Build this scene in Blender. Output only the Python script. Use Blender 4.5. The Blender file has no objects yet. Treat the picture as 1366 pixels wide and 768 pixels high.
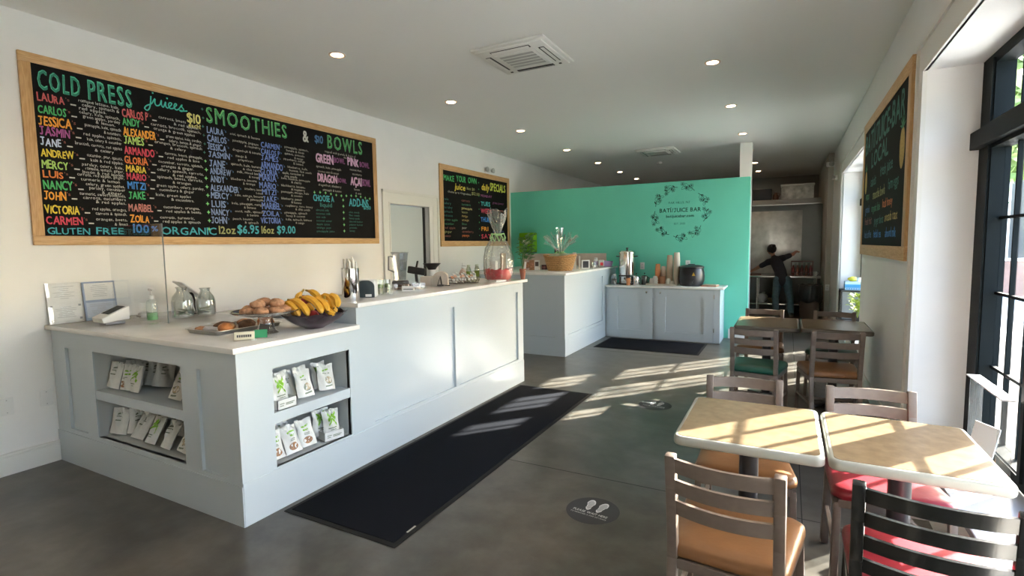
import bpy, bmesh, math, random
from mathutils import Vector, Matrix, Euler, noise
PI = math.pi
R = math.radians
rnd = random.Random(7)
SC = bpy.context.scene
COL = SC.collection

# ------------------------------------------------------------ camera
F_PX = 693.3
YAW, PITCH, ROLL = -0.48822, -0.081402, -0.014497
cam_d = bpy.data.cameras.new('camera')
cam_d.sensor_fit = 'HORIZONTAL'
cam_d.sensor_width = 36.0
cam_d.lens = 36.0 * F_PX / 1366.0
cam_d.clip_start = 0.02
cam_d.clip_end = 300
cam = bpy.data.objects.new('camera', cam_d)
COL.objects.link(cam)
fwd = Vector((math.sin(YAW) * math.cos(PITCH), math.cos(YAW) * math.cos(PITCH), math.sin(PITCH)))
rgt = Vector((math.cos(YAW), -math.sin(YAW), 0))
upv = rgt.cross(fwd)
rg2 = math.cos(ROLL) * rgt + math.sin(ROLL) * upv
up2 = -math.sin(ROLL) * rgt + math.cos(ROLL) * upv
mw = Matrix(((rg2.x, up2.x, -fwd.x, 0), (rg2.y, up2.y, -fwd.y, 0), (rg2.z, up2.z, -fwd.z, 1.5), (0, 0, 0, 1)))
cam.matrix_world = mw
SC.camera = cam

# ------------------------------------------------------------ light and exposure
SC.view_settings.view_transform = 'Standard'
SC.view_settings.look = 'None'
SC.view_settings.gamma = 1.0
SC.view_settings.use_curve_mapping = False
SC.view_settings.exposure = 1.1
SC.cycles.use_denoising = True
SC.cycles.max_bounces = 10
SC.cycles.diffuse_bounces = 6
SC.cycles.transparent_max_bounces = 24
SC.cycles.caustics_reflective = False
SC.cycles.caustics_refractive = False
SC.cycles.sample_clamp_indirect = 6.0
SUN_DIR = Vector((-1.0, -1.19, -0.73)).normalized()
sun_d = bpy.data.lights.new('sun', 'SUN')
sun_d.energy = 36.0
sun_d.angle = R(0.55)
sun_d.color = (1.0, 0.95, 0.86)
sun = bpy.data.objects.new('sun', sun_d)
sun.rotation_euler = SUN_DIR.to_track_quat('-Z', 'Y').to_euler()
sun.location = (8, 10, 6)
COL.objects.link(sun)
SKY_STRENGTH = 1.6
world = bpy.data.worlds.new('world')
SC.world = world
world.use_nodes = True
wn = world.node_tree
wn.nodes.clear()
w_out = wn.nodes.new('ShaderNodeOutputWorld')
w_bg = wn.nodes.new('ShaderNodeBackground')
w_sky = wn.nodes.new('ShaderNodeTexSky')
w_sky.sky_type = 'NISHITA'
w_sky.sun_disc = False
w_sky.sun_elevation = R(25.2)
w_sky.sun_rotation = R(40)
w_sky.dust_density = 2.5
w_bg.inputs['Strength'].default_value = SKY_STRENGTH
wn.links.new(w_sky.outputs[0], w_bg.inputs[0])
wn.links.new(w_bg.outputs[0], w_out.inputs[0])
LAMP_STRENGTH = 40.0

# ------------------------------------------------------------ materials
MATS = {}
def M(name, base, rough=0.5, metal=0.0, var=0.0, scale=12.0, bump=0.0, bscale=60.0, coat=0.0, emit=None, estr=0.0, detail=4.0, stretch=None, spec=0.5, sss=0.0):
    if name in MATS:
        return MATS[name]
    m = bpy.data.materials.new(name)
    m.use_nodes = True
    nt = m.node_tree
    b = nt.nodes['Principled BSDF']
    b.inputs['Base Color'].default_value = (*base, 1)
    b.inputs['Roughness'].default_value = rough
    b.inputs['Metallic'].default_value = metal
    b.inputs['Specular IOR Level'].default_value = spec
    b.inputs['Coat Weight'].default_value = coat
    b.inputs['Coat Roughness'].default_value = 0.08
    tc = nt.nodes.new('ShaderNodeTexCoord')
    vec = tc.outputs['Object']
    if stretch:
        mp = nt.nodes.new('ShaderNodeMapping')
        mp.inputs['Scale'].default_value = stretch
        nt.links.new(vec, mp.inputs['Vector'])
        vec = mp.outputs['Vector']
    if var > 0:
        n = nt.nodes.new('ShaderNodeTexNoise')
        n.inputs['Scale'].default_value = scale
        n.inputs['Detail'].default_value = detail
        nt.links.new(vec, n.inputs['Vector'])
        r = nt.nodes.new('ShaderNodeValToRGB')
        r.color_ramp.elements[0].position = 0.3
        r.color_ramp.elements[1].position = 0.7
        r.color_ramp.elements[0].color = (*[max(0, c * (1 - var)) for c in base], 1)
        r.color_ramp.elements[1].color = (*[min(1, c * (1 + var)) for c in base], 1)
        nt.links.new(n.outputs['Fac'], r.inputs['Fac'])
        nt.links.new(r.outputs['Color'], b.inputs['Base Color'])
    if bump > 0:
        n2 = nt.nodes.new('ShaderNodeTexNoise')
        n2.inputs['Scale'].default_value = bscale
        n2.inputs['Detail'].default_value = 3
        nt.links.new(vec, n2.inputs['Vector'])
        bp = nt.nodes.new('ShaderNodeBump')
        bp.inputs['Strength'].default_value = bump
        bp.inputs['Distance'].default_value = 0.01
        nt.links.new(n2.outputs['Fac'], bp.inputs['Height'])
        nt.links.new(bp.outputs['Normal'], b.inputs['Normal'])
    if emit:
        b.inputs['Emission Color'].default_value = (*emit, 1)
        b.inputs['Emission Strength'].default_value = estr
    if sss > 0:
        b.inputs['Subsurface Weight'].default_value = sss
    MATS[name] = m
    return m

def clear(name, tint=(1, 1, 1), gloss=0.06, edge=0.5, rough=0.02, bump=0.0, bscale=20.0, haze=0.0, hazecol=(0.8, 0.8, 0.8)):
    """clear sheet: lets light straight through and mirrors more at a slant"""
    if name in MATS:
        return MATS[name]
    m = bpy.data.materials.new(name)
    m.use_nodes = True
    nt = m.node_tree
    nt.nodes.clear()
    o = nt.nodes.new('ShaderNodeOutputMaterial')
    t = nt.nodes.new('ShaderNodeBsdfTransparent')
    t.inputs[0].default_value = (*tint, 1)
    g = nt.nodes.new('ShaderNodeBsdfGlossy')
    g.inputs['Roughness'].default_value = rough
    lw = nt.nodes.new('ShaderNodeLayerWeight')
    lw.inputs['Blend'].default_value = 0.3
    mr = nt.nodes.new('ShaderNodeMapRange')
    mr.inputs['To Min'].default_value = gloss
    mr.inputs['To Max'].default_value = edge
    nt.links.new(lw.outputs['Facing'], mr.inputs['Value'])
    mx = nt.nodes.new('ShaderNodeMixShader')
    nt.links.new(mr.outputs[0], mx.inputs[0])
    src = t.outputs[0]
    if haze > 0:
        d = nt.nodes.new('ShaderNodeBsdfDiffuse')
        d.inputs[0].default_value = (*hazecol, 1)
        m2 = nt.nodes.new('ShaderNodeMixShader')
        m2.inputs[0].default_value = haze
        nt.links.new(t.outputs[0], m2.inputs[1])
        nt.links.new(d.outputs[0], m2.inputs[2])
        src = m2.outputs[0]
    nt.links.new(src, mx.inputs[1])
    nt.links.new(g.outputs[0], mx.inputs[2])
    if bump > 0:
        tc = nt.nodes.new('ShaderNodeTexCoord')
        n2 = nt.nodes.new('ShaderNodeTexNoise')
        n2.inputs['Scale'].default_value = bscale
        nt.links.new(tc.outputs['Object'], n2.inputs['Vector'])
        bp = nt.nodes.new('ShaderNodeBump')
        bp.inputs['Strength'].default_value = bump
        bp.inputs['Distance'].default_value = 0.02
        nt.links.new(n2.outputs['Fac'], bp.inputs['Height'])
        nt.links.new(bp.outputs['Normal'], g.inputs['Normal'])
        nt.links.new(bp.outputs['Normal'], lw.inputs['Normal'])
    nt.links.new(mx.outputs[0], o.inputs[0])
    MATS[name] = m
    return m

def floor_material():
    m = bpy.data.materials.new('polished_concrete')
    m.use_nodes = True
    nt = m.node_tree
    b = nt.nodes['Principled BSDF']
    tc = nt.nodes.new('ShaderNodeTexCoord')
    n1 = nt.nodes.new('ShaderNodeTexNoise'); n1.inputs['Scale'].default_value = 1.6; n1.inputs['Detail'].default_value = 8; n1.inputs['Roughness'].default_value = 0.62
    n1.inputs['Distortion'].default_value = 0.15
    nt.links.new(tc.outputs['Object'], n1.inputs['Vector'])
    r = nt.nodes.new('ShaderNodeValToRGB')
    e = r.color_ramp.elements
    e[0].position = 0.36; e[0].color = (0.050, 0.047, 0.040, 1)
    e[1].position = 0.68; e[1].color = (0.145, 0.134, 0.112, 1)
    nt.links.new(n1.outputs['Fac'], r.inputs['Fac'])
    n2 = nt.nodes.new('ShaderNodeTexNoise'); n2.inputs['Scale'].default_value = 7; n2.inputs['Detail'].default_value = 6
    nt.links.new(tc.outputs['Object'], n2.inputs['Vector'])
    mx = nt.nodes.new('ShaderNodeMix'); mx.data_type = 'RGBA'; mx.blend_type = 'MULTIPLY'; mx.inputs[0].default_value = 0.75
    r2 = nt.nodes.new('ShaderNodeValToRGB')
    r2.color_ramp.elements[0].position = 0.35; r2.color_ramp.elements[0].color = (0.66, 0.60, 0.53, 1)
    r2.color_ramp.elements[1].position = 0.65; r2.color_ramp.elements[1].color = (1, 1, 1, 1)
    nt.links.new(n2.outputs['Fac'], r2.inputs['Fac'])
    nt.links.new(r.outputs['Color'], mx.inputs[6]); nt.links.new(r2.outputs['Color'], mx.inputs[7])
    nt.links.new(mx.outputs[2], b.inputs['Base Color'])
    mr = nt.nodes.new('ShaderNodeMapRange'); mr.inputs['To Min'].default_value = 0.24; mr.inputs['To Max'].default_value = 0.38
    nt.links.new(n1.outputs['Fac'], mr.inputs['Value'])
    nt.links.new(mr.outputs[0], b.inputs['Roughness'])
    bp = nt.nodes.new('ShaderNodeBump'); bp.inputs['Strength'].default_value = 0.02; bp.inputs['Distance'].default_value = 0.004
    n3 = nt.nodes.new('ShaderNodeTexNoise'); n3.inputs['Scale'].default_value = 90
    nt.links.new(tc.outputs['Object'], n3.inputs['Vector'])
    nt.links.new(n3.outputs['Fac'], bp.inputs['Height']); nt.links.new(bp.outputs['Normal'], b.inputs['Normal'])
    return m

def wood_material(name, c0, c1, rough=0.45, axis='X', scale=6.0):
    m = bpy.data.materials.new(name); m.use_nodes = True
    nt = m.node_tree; b = nt.nodes['Principled BSDF']
    tc = nt.nodes.new('ShaderNodeTexCoord')
    mp = nt.nodes.new('ShaderNodeMapping')
    s = {'X': (1.2, 14, 14), 'Y': (14, 1.2, 14), 'Z': (14, 14, 1.2)}[axis]
    mp.inputs['Scale'].default_value = s
    nt.links.new(tc.outputs['Object'], mp.inputs['Vector'])
    n = nt.nodes.new('ShaderNodeTexNoise'); n.inputs['Scale'].default_value = scale; n.inputs['Detail'].default_value = 5; n.inputs['Distortion'].default_value = 1.4
    nt.links.new(mp.outputs['Vector'], n.inputs['Vector'])
    r = nt.nodes.new('ShaderNodeValToRGB')
    r.color_ramp.elements[0].position = 0.36; r.color_ramp.elements[0].color = (*c0, 1)
    r.color_ramp.elements[1].position = 0.64; r.color_ramp.elements[1].color = (*c1, 1)
    nt.links.new(n.outputs['Fac'], r.inputs['Fac'])
    nt.links.new(r.outputs['Color'], b.inputs['Base Color'])
    b.inputs['Roughness'].default_value = rough
    return m

# ------------------------------------------------------------ mesh builder
class MB:
    def __init__(s):
        s.bm = bmesh.new(); s.mi = 0; s.X = Matrix.Identity(4)
    def absorb(s, other, mat=None):
        vm = {}
        X = s.X @ mat if mat is not None else s.X
        for v in other.verts:
            vm[v] = s.bm.verts.new(X @ v.co)
        for f in other.faces:
            try:
                nf = s.bm.faces.new([vm[v] for v in f.verts])
                nf.material_index = s.mi
            except ValueError:
                pass
        other.free()
        return s
    def raw(s, verts, faces):
        vs = [s.bm.verts.new(s.X @ Vector(v)) for v in verts]
        for f in faces:
            try:
                nf = s.bm.faces.new([vs[i] for i in f]); nf.material_index = s.mi
            except ValueError:
                pass
        return s
    def box(s, x0, x1, y0, y1, z0, z1, bev=0.0, seg=2, rot=None):
        b = bmesh.new()
        bmesh.ops.create_cube(b, size=1)
        sx, sy, sz = x1 - x0, y1 - y0, z1 - z0
        c = Vector(((x0 + x1) / 2, (y0 + y1) / 2, (z0 + z1) / 2))
        for v in b.verts:
            v.co = Vector((v.co.x * sx, v.co.y * sy, v.co.z * sz))
        if bev > 0:
            bmesh.ops.bevel(b, geom=b.edges[:], offset=min(bev, 0.49 * min(abs(sx), abs(sy), abs(sz))), segments=seg, affect='EDGES', profile=0.5)
        m = Matrix.Translation(c)
        if rot is not None:
            m = m @ Euler(rot).to_matrix().to_4x4()
        return s.absorb(b, m)
    def bar(s, p, q, w, h, bev=0.0, up=(0, 0, 1)):
        p, q = Vector(p), Vector(q); d = q - p; L = d.length
        z = d.normalized(); u = Vector(up)
        if abs(z.dot(u)) > 0.98: u = Vector((0, 1, 0))
        x = u.cross(z).normalized(); y = z.cross(x)
        b = bmesh.new(); bmesh.ops.create_cube(b, size=1)
        for v in b.verts: v.co = Vector((v.co.x * w, v.co.y * h, v.co.z * L))
        if bev > 0: bmesh.ops.bevel(b, geom=b.edges[:], offset=bev, segments=2, affect='EDGES', profile=0.5)
        m = Matrix(((x.x, y.x, z.x, 0), (x.y, y.y, z.y, 0), (x.z, y.z, z.z, 0), (0, 0, 0, 1)))
        return s.absorb(b, Matrix.Translation((p + q) / 2) @ m)
    def lathe(s, prof, seg=24, c=(0, 0, 0), cap0=True, cap1=True, squash=1.0):
        rings = []
        for r, z in prof:
            rings.append([s.bm.verts.new(s.X @ Vector((c[0] + r * math.cos(2 * PI * i / seg), c[1] + squash * r * math.sin(2 * PI * i / seg), c[2] + z))) for i in range(seg)])
        for a, b in zip(rings, rings[1:]):
            for i in range(seg):
                j = (i + 1) % seg
                f = s.bm.faces.new((a[i], a[j], b[j], b[i])); f.material_index = s.mi
        if cap0:
            f = s.bm.faces.new(rings[0][::-1]); f.material_index = s.mi
        if cap1:
            f = s.bm.faces.new(rings[-1]); f.material_index = s.mi
        return s
    def tube(s, pts, r, seg=8, cap=True):
        pts = [Vector(p) for p in pts]
        n = len(pts)
        rr = r if isinstance(r, (list, tuple)) else [r] * n
        prev = None; rings = []
        for i, p in enumerate(pts):
            t = (pts[min(i + 1, n - 1)] - pts[max(i - 1, 0)])
            t = t.normalized() if t.length > 1e-9 else Vector((0, 0, 1))
            if prev is None:
                u = Vector((0, 0, 1)) if abs(t.z) < 0.9 else Vector((1, 0, 0))
                x = u.cross(t).normalized()
            else:
                x = (prev - prev.dot(t) * t)
                x = x.normalized() if x.length > 1e-6 else t.orthogonal().normalized()
            prev = x; y = t.cross(x)
            rings.append([s.bm.verts.new(s.X @ (p + rr[i] * (math.cos(2 * PI * k / seg) * x + math.sin(2 * PI * k / seg) * y))) for k in range(seg)])
        for a, b in zip(rings, rings[1:]):
            for i in range(seg):
                j = (i + 1) % seg
                f = s.bm.faces.new((a[i], a[j], b[j], b[i])); f.material_index = s.mi
        if cap:
            for ring in (rings[0][::-1], rings[-1]):
                f = s.bm.faces.new(ring); f.material_index = s.mi
        return s
    def prism(s, outline, z0, z1, bev=0.0):
        b = bmesh.new()
        vs = [b.verts.new((x, y, z0)) for x, y in outline]
        f = b.faces.new(vs)
        ex = bmesh.ops.extrude_face_region(b, geom=[f])
        for v in ex['geom']:
            if isinstance(v, bmesh.types.BMVert): v.co.z = z1
        bmesh.ops.recalc_face_normals(b, faces=b.faces)
        if bev > 0:
            es = [e for e in b.edges if abs(e.verts[0].co.z - e.verts[1].co.z) < 1e-6]
            bmesh.ops.bevel(b, geom=es, offset=bev, segments=3, affect='EDGES', profile=0.5)
        return s.absorb(b)
    def ball(s, c, r, seg=12, sc=(1, 1, 1), rot=None):
        b = bmesh.new(); bmesh.ops.create_uvsphere(b, u_segments=seg, v_segments=max(6, seg * 2 // 3), radius=r)
        for v in b.verts: v.co = Vector((v.co.x * sc[0], v.co.y * sc[1], v.co.z * sc[2]))
        m = Matrix.Translation(c)
        if rot is not None: m = m @ Euler(rot).to_matrix().to_4x4()
        return s.absorb(b, m)
    def build(s, name, mats, parent=None, smooth=True, ang=38, recalc=True):
        if recalc: bmesh.ops.recalc_face_normals(s.bm, faces=s.bm.faces)
        me = bpy.data.meshes.new(name)
        s.bm.to_mesh(me); s.bm.free()
        for m in (mats if isinstance(mats, (list, tuple)) else [mats]): me.materials.append(m)
        if smooth:
            me.polygons.foreach_set('use_smooth', [True] * len(me.polygons))
            me.set_sharp_from_angle(angle=R(ang))
        o = bpy.data.objects.new(name, me)
        COL.objects.link(o)
        if parent is not None: o.parent = parent
        return o

def tag(o, label, cat, group=None, kind=None):
    o['label'] = label; o['category'] = cat
    if group: o['group'] = group
    if kind: o['kind'] = kind
    return o
def thing(name, label, cat, loc=(0, 0, 0), rz=0.0, group=None, rot=None, kind=None):
    o = bpy.data.objects.new(name, None); COL.objects.link(o)
    o.empty_display_size = 0.05
    o.location = loc; o.rotation_euler = rot if rot else (0, 0, rz)
    return tag(o, label, cat, group, kind)
def struct(o, label=None, cat=None):
    o['kind'] = 'structure'
    if label: o['label'] = label; o['category'] = cat
    return o
def dup(root, loc, rz=0.0, label=None, group=None, rot=None, scale=None):
    r = root.copy(); COL.objects.link(r); r.location = loc; r.rotation_euler = rot if rot else (0, 0, rz)
    if scale: r.scale = scale
    if label: r['label'] = label
    if group: r['group'] = group
    for ch in list(root.children):
        c = ch.copy(); COL.objects.link(c); c.parent = r
        for g in ch.children:
            d = g.copy(); COL.objects.link(d); d.parent = c
    return r

# plate with openings and recessed fields, in a (u,v) plane
def plate(mb, org, ua, va, na, ur, vr, t, openings=(), recess=(), depth=0.019):
    us = sorted({ur[0], ur[1], *[x for o in (*openings, *recess) for x in o[:2]]})
    vs = sorted({vr[0], vr[1], *[x for o in (*openings, *recess) for x in o[2:4]]})
    ua, va, na, org = Vector(ua), Vector(va), Vector(na), Vector(org)
    inside = lambda o, u, v: o[0] < u < o[1] and o[2] < v < o[3]
    for a, b in zip(us, us[1:]):
        for c, d in zip(vs, vs[1:]):
            mu, mv = (a + b) / 2, (c + d) / 2
            if any(inside(o, mu, mv) for o in openings): continue
            off = depth if any(inside(o, mu, mv) for o in recess) else 0.0
            P = []
            for n in (-off, -t):
                for (u, v) in ((a, c), (b, c), (b, d), (a, d)):
                    P.append(org + ua * u + va * v + na * n)
            mb.raw(P, [(0, 1, 2, 3), (7, 6, 5, 4), (0, 4, 5, 1), (1, 5, 6, 2), (2, 6, 7, 3), (3, 7, 4, 0)])

# ------------------------------------------------------------ lettering from the built-in typeface
_GL = {}
def glyph(ch):
    if ch in _GL: return _GL[ch]
    cu = bpy.data.curves.new('glyph', 'FONT'); cu.body = ch; cu.size = 1.0; cu.resolution_u = 2
    ob = bpy.data.objects.new('glyph', cu); COL.objects.link(ob)
    dg = bpy.context.evaluated_depsgraph_get()
    me = bpy.data.meshes.new_from_object(ob.evaluated_get(dg))
    vs = [(v.co.x, v.co.y) for v in me.vertices]; fs = [tuple(p.vertices) for p in me.polygons]
    bpy.data.objects.remove(ob); bpy.data.curves.remove(cu); bpy.data.meshes.remove(me)
    if vs:
        x0 = min(v[0] for v in vs); x1 = max(v[0] for v in vs)
        vs = [(x - x0, y) for x, y in vs]; w = x1 - x0
    else: w = 0.28
    if ch == 'J':
        c_ = max(v[1] for v in glyph('H')[0]); vs = [(.04, c_), (.46, c_), (.46, c_ - .075), (.04, c_ - .075), (.24, c_ - .07), (.325, c_ - .07)]; fs = [(3, 2, 1, 0)]
        o = [(.24, .18), (.325, .17), (.20, .085), (.27, .03), (.13, .075), (.12, 0.0), (.06, .12), (0.0, .07)]
        vs += o; fs += [(4, 6, 7, 5)] + [(6 + 2 * i, 8 + 2 * i, 9 + 2 * i, 7 + 2 * i) for i in range(3)]; w = .46
    _GL[ch] = (vs, fs, w); return _GL[ch]
CAP = None
def word(mb, text, org, ua, va, h, width=None, jit=0.0, bold=0.0, shear=0.0, rg=rnd, centre=False, gap=0.10, narrow=1.0):
    """lettering laid flat from org along ua, cap height h"""
    global CAP
    if CAP is None: CAP = max(v[1] for v in glyph('H')[0])
    org, ua, va = Vector(org), Vector(ua).normalized(), Vector(va).normalized()
    adv = []
    x = 0.0
    for ch in text:
        if ch == ' ': x += 0.34; adv.append(None); continue
        w = glyph(ch)[2]; adv.append(x); x += w + gap
    tot = max(x - gap, 0.01)
    sy = h / CAP
    sx = width / tot if width else sy * narrow
    x0 = -tot * sx / 2 if centre else 0.0
    nn = ua.cross(va)
    for ch, a in zip(text, adv):
        if a is None: continue
        vs, fs, w = glyph(ch)
        an = rg.uniform(-1, 1) * jit; dy = rg.uniform(-1, 1) * jit * 0.35 * h; ss = 1 + rg.uniform(-1, 1) * jit * 0.8
        ca, sa = math.cos(an * .6), math.sin(an * .6)
        copies = [(0, 0)] if bold <= 0 else [(0, 0), (bold * h, 0), (0, bold * h), (bold * h, bold * h)]
        for k, (bx, by) in enumerate(copies):
            P = []
            for px, py in vs:
                qx, qy = px * sx * ss, py * sy * ss
                qx += shear * qy
                qx, qy = qx * ca - qy * sa, qx * sa + qy * ca
                P.append(org + ua * (x0 + a * sx + qx + bx) + va * (qy + dy + by) + nn * (k * 0.00005))
            mb.raw(P, fs)
    return tot * sx
# ------------------------------------------------------------ shared materials
WALL = M('white_wall_paint', (0.83, 0.82, 0.805), 0.6, var=0.02, scale=3, bump=0.04, bscale=120)
CEIL = M('ceiling_paint', (0.84, 0.845, 0.82), 0.65, bump=0.03, bscale=90)
TRIM = M('trim_paint', (0.80, 0.79, 0.75), 0.4, bump=0.02, bscale=40)
TEAL = M('mint_wall_paint', (0.135, 0.60, 0.455), 0.42, var=0.03, scale=2, bump=0.05, bscale=140)
CAB = M('pale_grey_cabinet_paint', (0.53, 0.59, 0.625), 0.22, bump=0.015, bscale=50)
QUARTZ = M('white_quartz', (0.82, 0.80, 0.765), 0.12, var=0.06, scale=6, detail=8)
BLACKM = M('black_window_metal', (0.006, 0.009, 0.010), 0.55, bump=0.02, spec=0.08)
OAK = wood_material('oak_frame', (0.50, 0.28, 0.11), (0.66, 0.42, 0.19), 0.45, 'X', 7)
OAKY = wood_material('oak_frame_long', (0.52, 0.30, 0.12), (0.66, 0.42, 0.20), 0.45, 'Y', 5)
OAKZ = wood_material('oak_frame_tall', (0.48, 0.27, 0.105), (0.62, 0.38, 0.17), 0.45, 'Z', 5)
CHALK = M('chalkboard_black', (0.006, 0.006, 0.0065), 0.7, var=0.2, scale=8, spec=0.12)
STEEL = M('brushed_steel', (0.62, 0.61, 0.59), 0.25, metal=1.0, var=0.04, scale=40, stretch=(1, 1, 30))
CHROME = M('polished_steel', (0.78, 0.77, 0.75), 0.08, metal=1.0)
BLACKP = M('black_plastic', (0.012, 0.012, 0.014), 0.4, bump=0.02)
WHITEP = M('white_plastic', (0.78, 0.78, 0.77), 0.35)
PAPER = M('white_paper', (0.80, 0.80, 0.79), 0.7)
INK = M('dark_ink', (0.06, 0.06, 0.07), 0.6)
PANE = clear('window_glass', (0.97, 0.98, 0.98), 0.03, 0.22)
ACRYL = clear('clear_acrylic', (0.98, 0.985, 0.985), 0.02, 0.28, haze=0.004)
GLASSW = clear('clear_glassware', (0.93, 0.95, 0.94), 0.10, 0.8)
MAT_FL = floor_material()
ZL, ZC, YB, YF = 0.0, 3.133, 15.0, -2.6
XL, XR, XO = -4.64, 0.72, 1.10

# ------------------------------------------------------------ room shell
b = MB(); b.box(XL - 0.3, XO, YF - 0.2, YB + 0.2, -0.12, 0); fl = struct(b.build('floor', MAT_FL, smooth=False), 'dark polished concrete floor with mottled grey brown stain', 'floor')
b = MB()
b.box(XL, XR, 3.115, 3.121, -0.001, 0.0006); b.box(XL, XR, 7.02, 7.026, -0.001, 0.0006); b.box(0.10, 0.106, YF, YB, -0.001, 0.0006)
b.build('control_joint', M('joint_dark', (0.02, 0.02, 0.018), 0.7), fl, smooth=False)
b = MB(); b.box(XL - 0.3, XO + 0.1, YF - 0.2, YB + 0.2, ZC, ZC + 0.15); struct(b.build('ceiling', CEIL, smooth=False), 'smooth white ceiling with recessed lamps', 'ceiling')
b = MB()
b.box(XL - 0.25, XL, YF, 5.33, 0, ZC); b.box(XL - 0.25, XL, 6.17, YB, 0, ZC); b.box(XL - 0.25, XL, 5.33, 6.17, 2.075, ZC)
struct(b.build('wall_left', WALL, smooth=False), 'long white wall behind the service counter', 'wall')
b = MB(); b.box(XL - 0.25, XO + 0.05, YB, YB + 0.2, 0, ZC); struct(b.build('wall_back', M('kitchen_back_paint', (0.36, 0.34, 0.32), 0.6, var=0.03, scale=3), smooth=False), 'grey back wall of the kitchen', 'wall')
b = MB(); plate(b, (0, YF, 0), (-1, 0, 0), (0, 0, 1), (0, 1, 0), (-XO - .05, -XL + .25), (0, ZC), 0.2, openings=[]); struct(b.build('wall_front', WALL, smooth=False), 'white wall behind the camera', 'wall')
W1 = (1.46, 4.05); W2 = (6.88, 9.42); W_FILL = (-0.06, 0.84)  # last opening is unseen, added for fill light
SILL, HEAD = 0.33, 2.52
b = MB()
b.box(XR, XO, YF, YB, 0, SILL - 0.035); b.box(XR, XO, YF, YB, HEAD, ZC)
ys = [YF, W_FILL[0], W_FILL[1], W1[0], W1[1], W2[0], W2[1], YB]
for i in range(0, 8, 2): b.box(XR, XO, ys[i], ys[i + 1], SILL - 0.035, HEAD)
struct(b.build('wall_right', WALL, smooth=False), 'white wall with deep window recesses', 'wall')
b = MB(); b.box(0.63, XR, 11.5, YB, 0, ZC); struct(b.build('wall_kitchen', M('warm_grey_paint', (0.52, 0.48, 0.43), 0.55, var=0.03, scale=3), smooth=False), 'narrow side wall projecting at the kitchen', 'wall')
b = MB(); b.box(XL, -0.53, 8.73, 8.88, 0, 2.49, bev=0.004); struct(b.build('wall_partition', TEAL, smooth=False), 'mint green partition wall short of the ceiling', 'wall')
b = MB(); b.box(-0.74, -0.56, 9.5, 9.68, 0, ZC); struct(b.build('column', TRIM, smooth=False), 'white square post behind the mint partition', 'column')
def skirting(name, segs):
    b = MB()
    for x0, x1, y0, y1 in segs:
        b.box(x0, x1, y0, y1, 0, 0.125)
        ex = 0.004
        b.box(x0 + (0 if x1 - x0 > 0.1 else 0), x1, y0, y1, 0.125, 0.15, bev=0.006)
    return struct(b.build(name, TRIM, smooth=False), 'white baseboard', 'baseboard')
skirting('baseboard_left', [(XL, XL + 0.018, YF, 1.70)])
skirting('baseboard_right', [(XR - 0.018, XR, YF, 1.2), (XR - 0.018, XR, 1.2, 11.5)])
skirting('baseboard_partition', [(-0.80, -0.53, 8.712, 8.73)])

def casing_trim(name, y0, y1, z0, z1, w, sides='lrt', x=XR, s=-1):
    b = MB()
    th = 0.012
    def bx(a0, a1, c0, c1, t):
        b.box(min(x, x + s * t), max(x, x + s * t), a0, a1, c0, c1)
    def strip(a0, a1, c0, c1): bx(a0, a1, c0, c1, th)
    if 'l' in sides: strip(y1, y1 + w, z0, z1 + w); bx(y1 + w - 0.028, y1 + w, z0, z1 + w, 0.026); bx(y1, y1 + 0.022, z0, z1 + 0.022, 0.024)
    if 'r' in sides: strip(y0 - w, y0, z0, z1 + w); bx(y0 - w, y0 - w + 0.028, z0, z1 + w, 0.026); bx(y0 - 0.022, y0, z0, z1 + 0.022, 0.024)
    strip(y0, y1, z1, z1 + w); bx(y0 - (w if 'r' in sides else 0), y1 + (w if 'l' in sides else 0), z1 + w - 0.028, z1 + w, 0.026); bx(y0, y1, z1, z1 + 0.022, 0.024)
    return struct(b.build(name, TRIM, smooth=False), 'flat white window casing', 'trim')
casing_trim('trim_1', W1[0], W1[1], 0.15, HEAD, 0.20, 'lr')
casing_trim('trim_2', W2[0], W2[1], 0.15, HEAD, 0.20, 'l')

def window(name, y0, y1, glaz, label):
    w = bpy.data.objects.new(name, None); COL.objects.link(w); struct(w, label, 'window')
    b = MB()
    ops = []
    for g0, g1 in glaz: ops += [(g0, g1, 0.40, 2.00), (g0, g1, 2.15, 2.46)]
    plate(b, (0.98, 0, 0), (0, 1, 0), (0, 0, 1), (-1, 0, 0), (y0, y1), (SILL, HEAD), 0.085, openings=ops)
    for g0, g1 in glaz:      # raised sash edges
        for (c0, c1) in ((0.40, 2.00), (2.15, 2.46)):
            b.box(0.968, 0.98, g0 - 0.045, g0 - 0.01, c0 - 0.03, c1 + 0.03); b.box(0.968, 0.98, g1 + 0.01, g1 + 0.045, c0 - 0.03, c1 + 0.03)
            b.box(0.968, 0.98, g0 - 0.01, g1 + 0.01, c0 - 0.03, c0 - 0.005)
    b.build('frame', BLACKM, w, smooth=False)
    b = MB(); b.box(0.935, 0.98, y0, y1, 2.02, 2.12, bev=0.004); b.build('transom_bar', BLACKM, w, smooth=False)
    for g0, g1 in glaz:
        b = MB()
        t = (g1 - g0) / 3
        for k in (1, 2):
            b.box(1.029, 1.051, g0 + t * k - 0.008, g0 + t * k + 0.008, 0.40, 2.00); b.box(1.029, 1.051, g0 + t * k - 0.008, g0 + t * k + 0.008, 2.15, 2.46)
        for z in (0.778, 1.196, 1.614): b.box(1.029, 1.051, g0, g1, z - 0.008, z + 0.008)
        b.build('muntin', BLACKM, w, smooth=False)
        b = MB(); b.box(1.038, 1.042, g0, g1, 0.40, 2.00); b.box(1.038, 1.042, g0, g1, 2.15, 2.46)
        b.build('pane', PANE, w, smooth=False)
    return w
window('window_1', W1[0], W1[1], [(1.47 + .05, 2.11), (2.33, 2.97), (3.18, 3.83)], 'tall black grid window beside the near tables')
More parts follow.
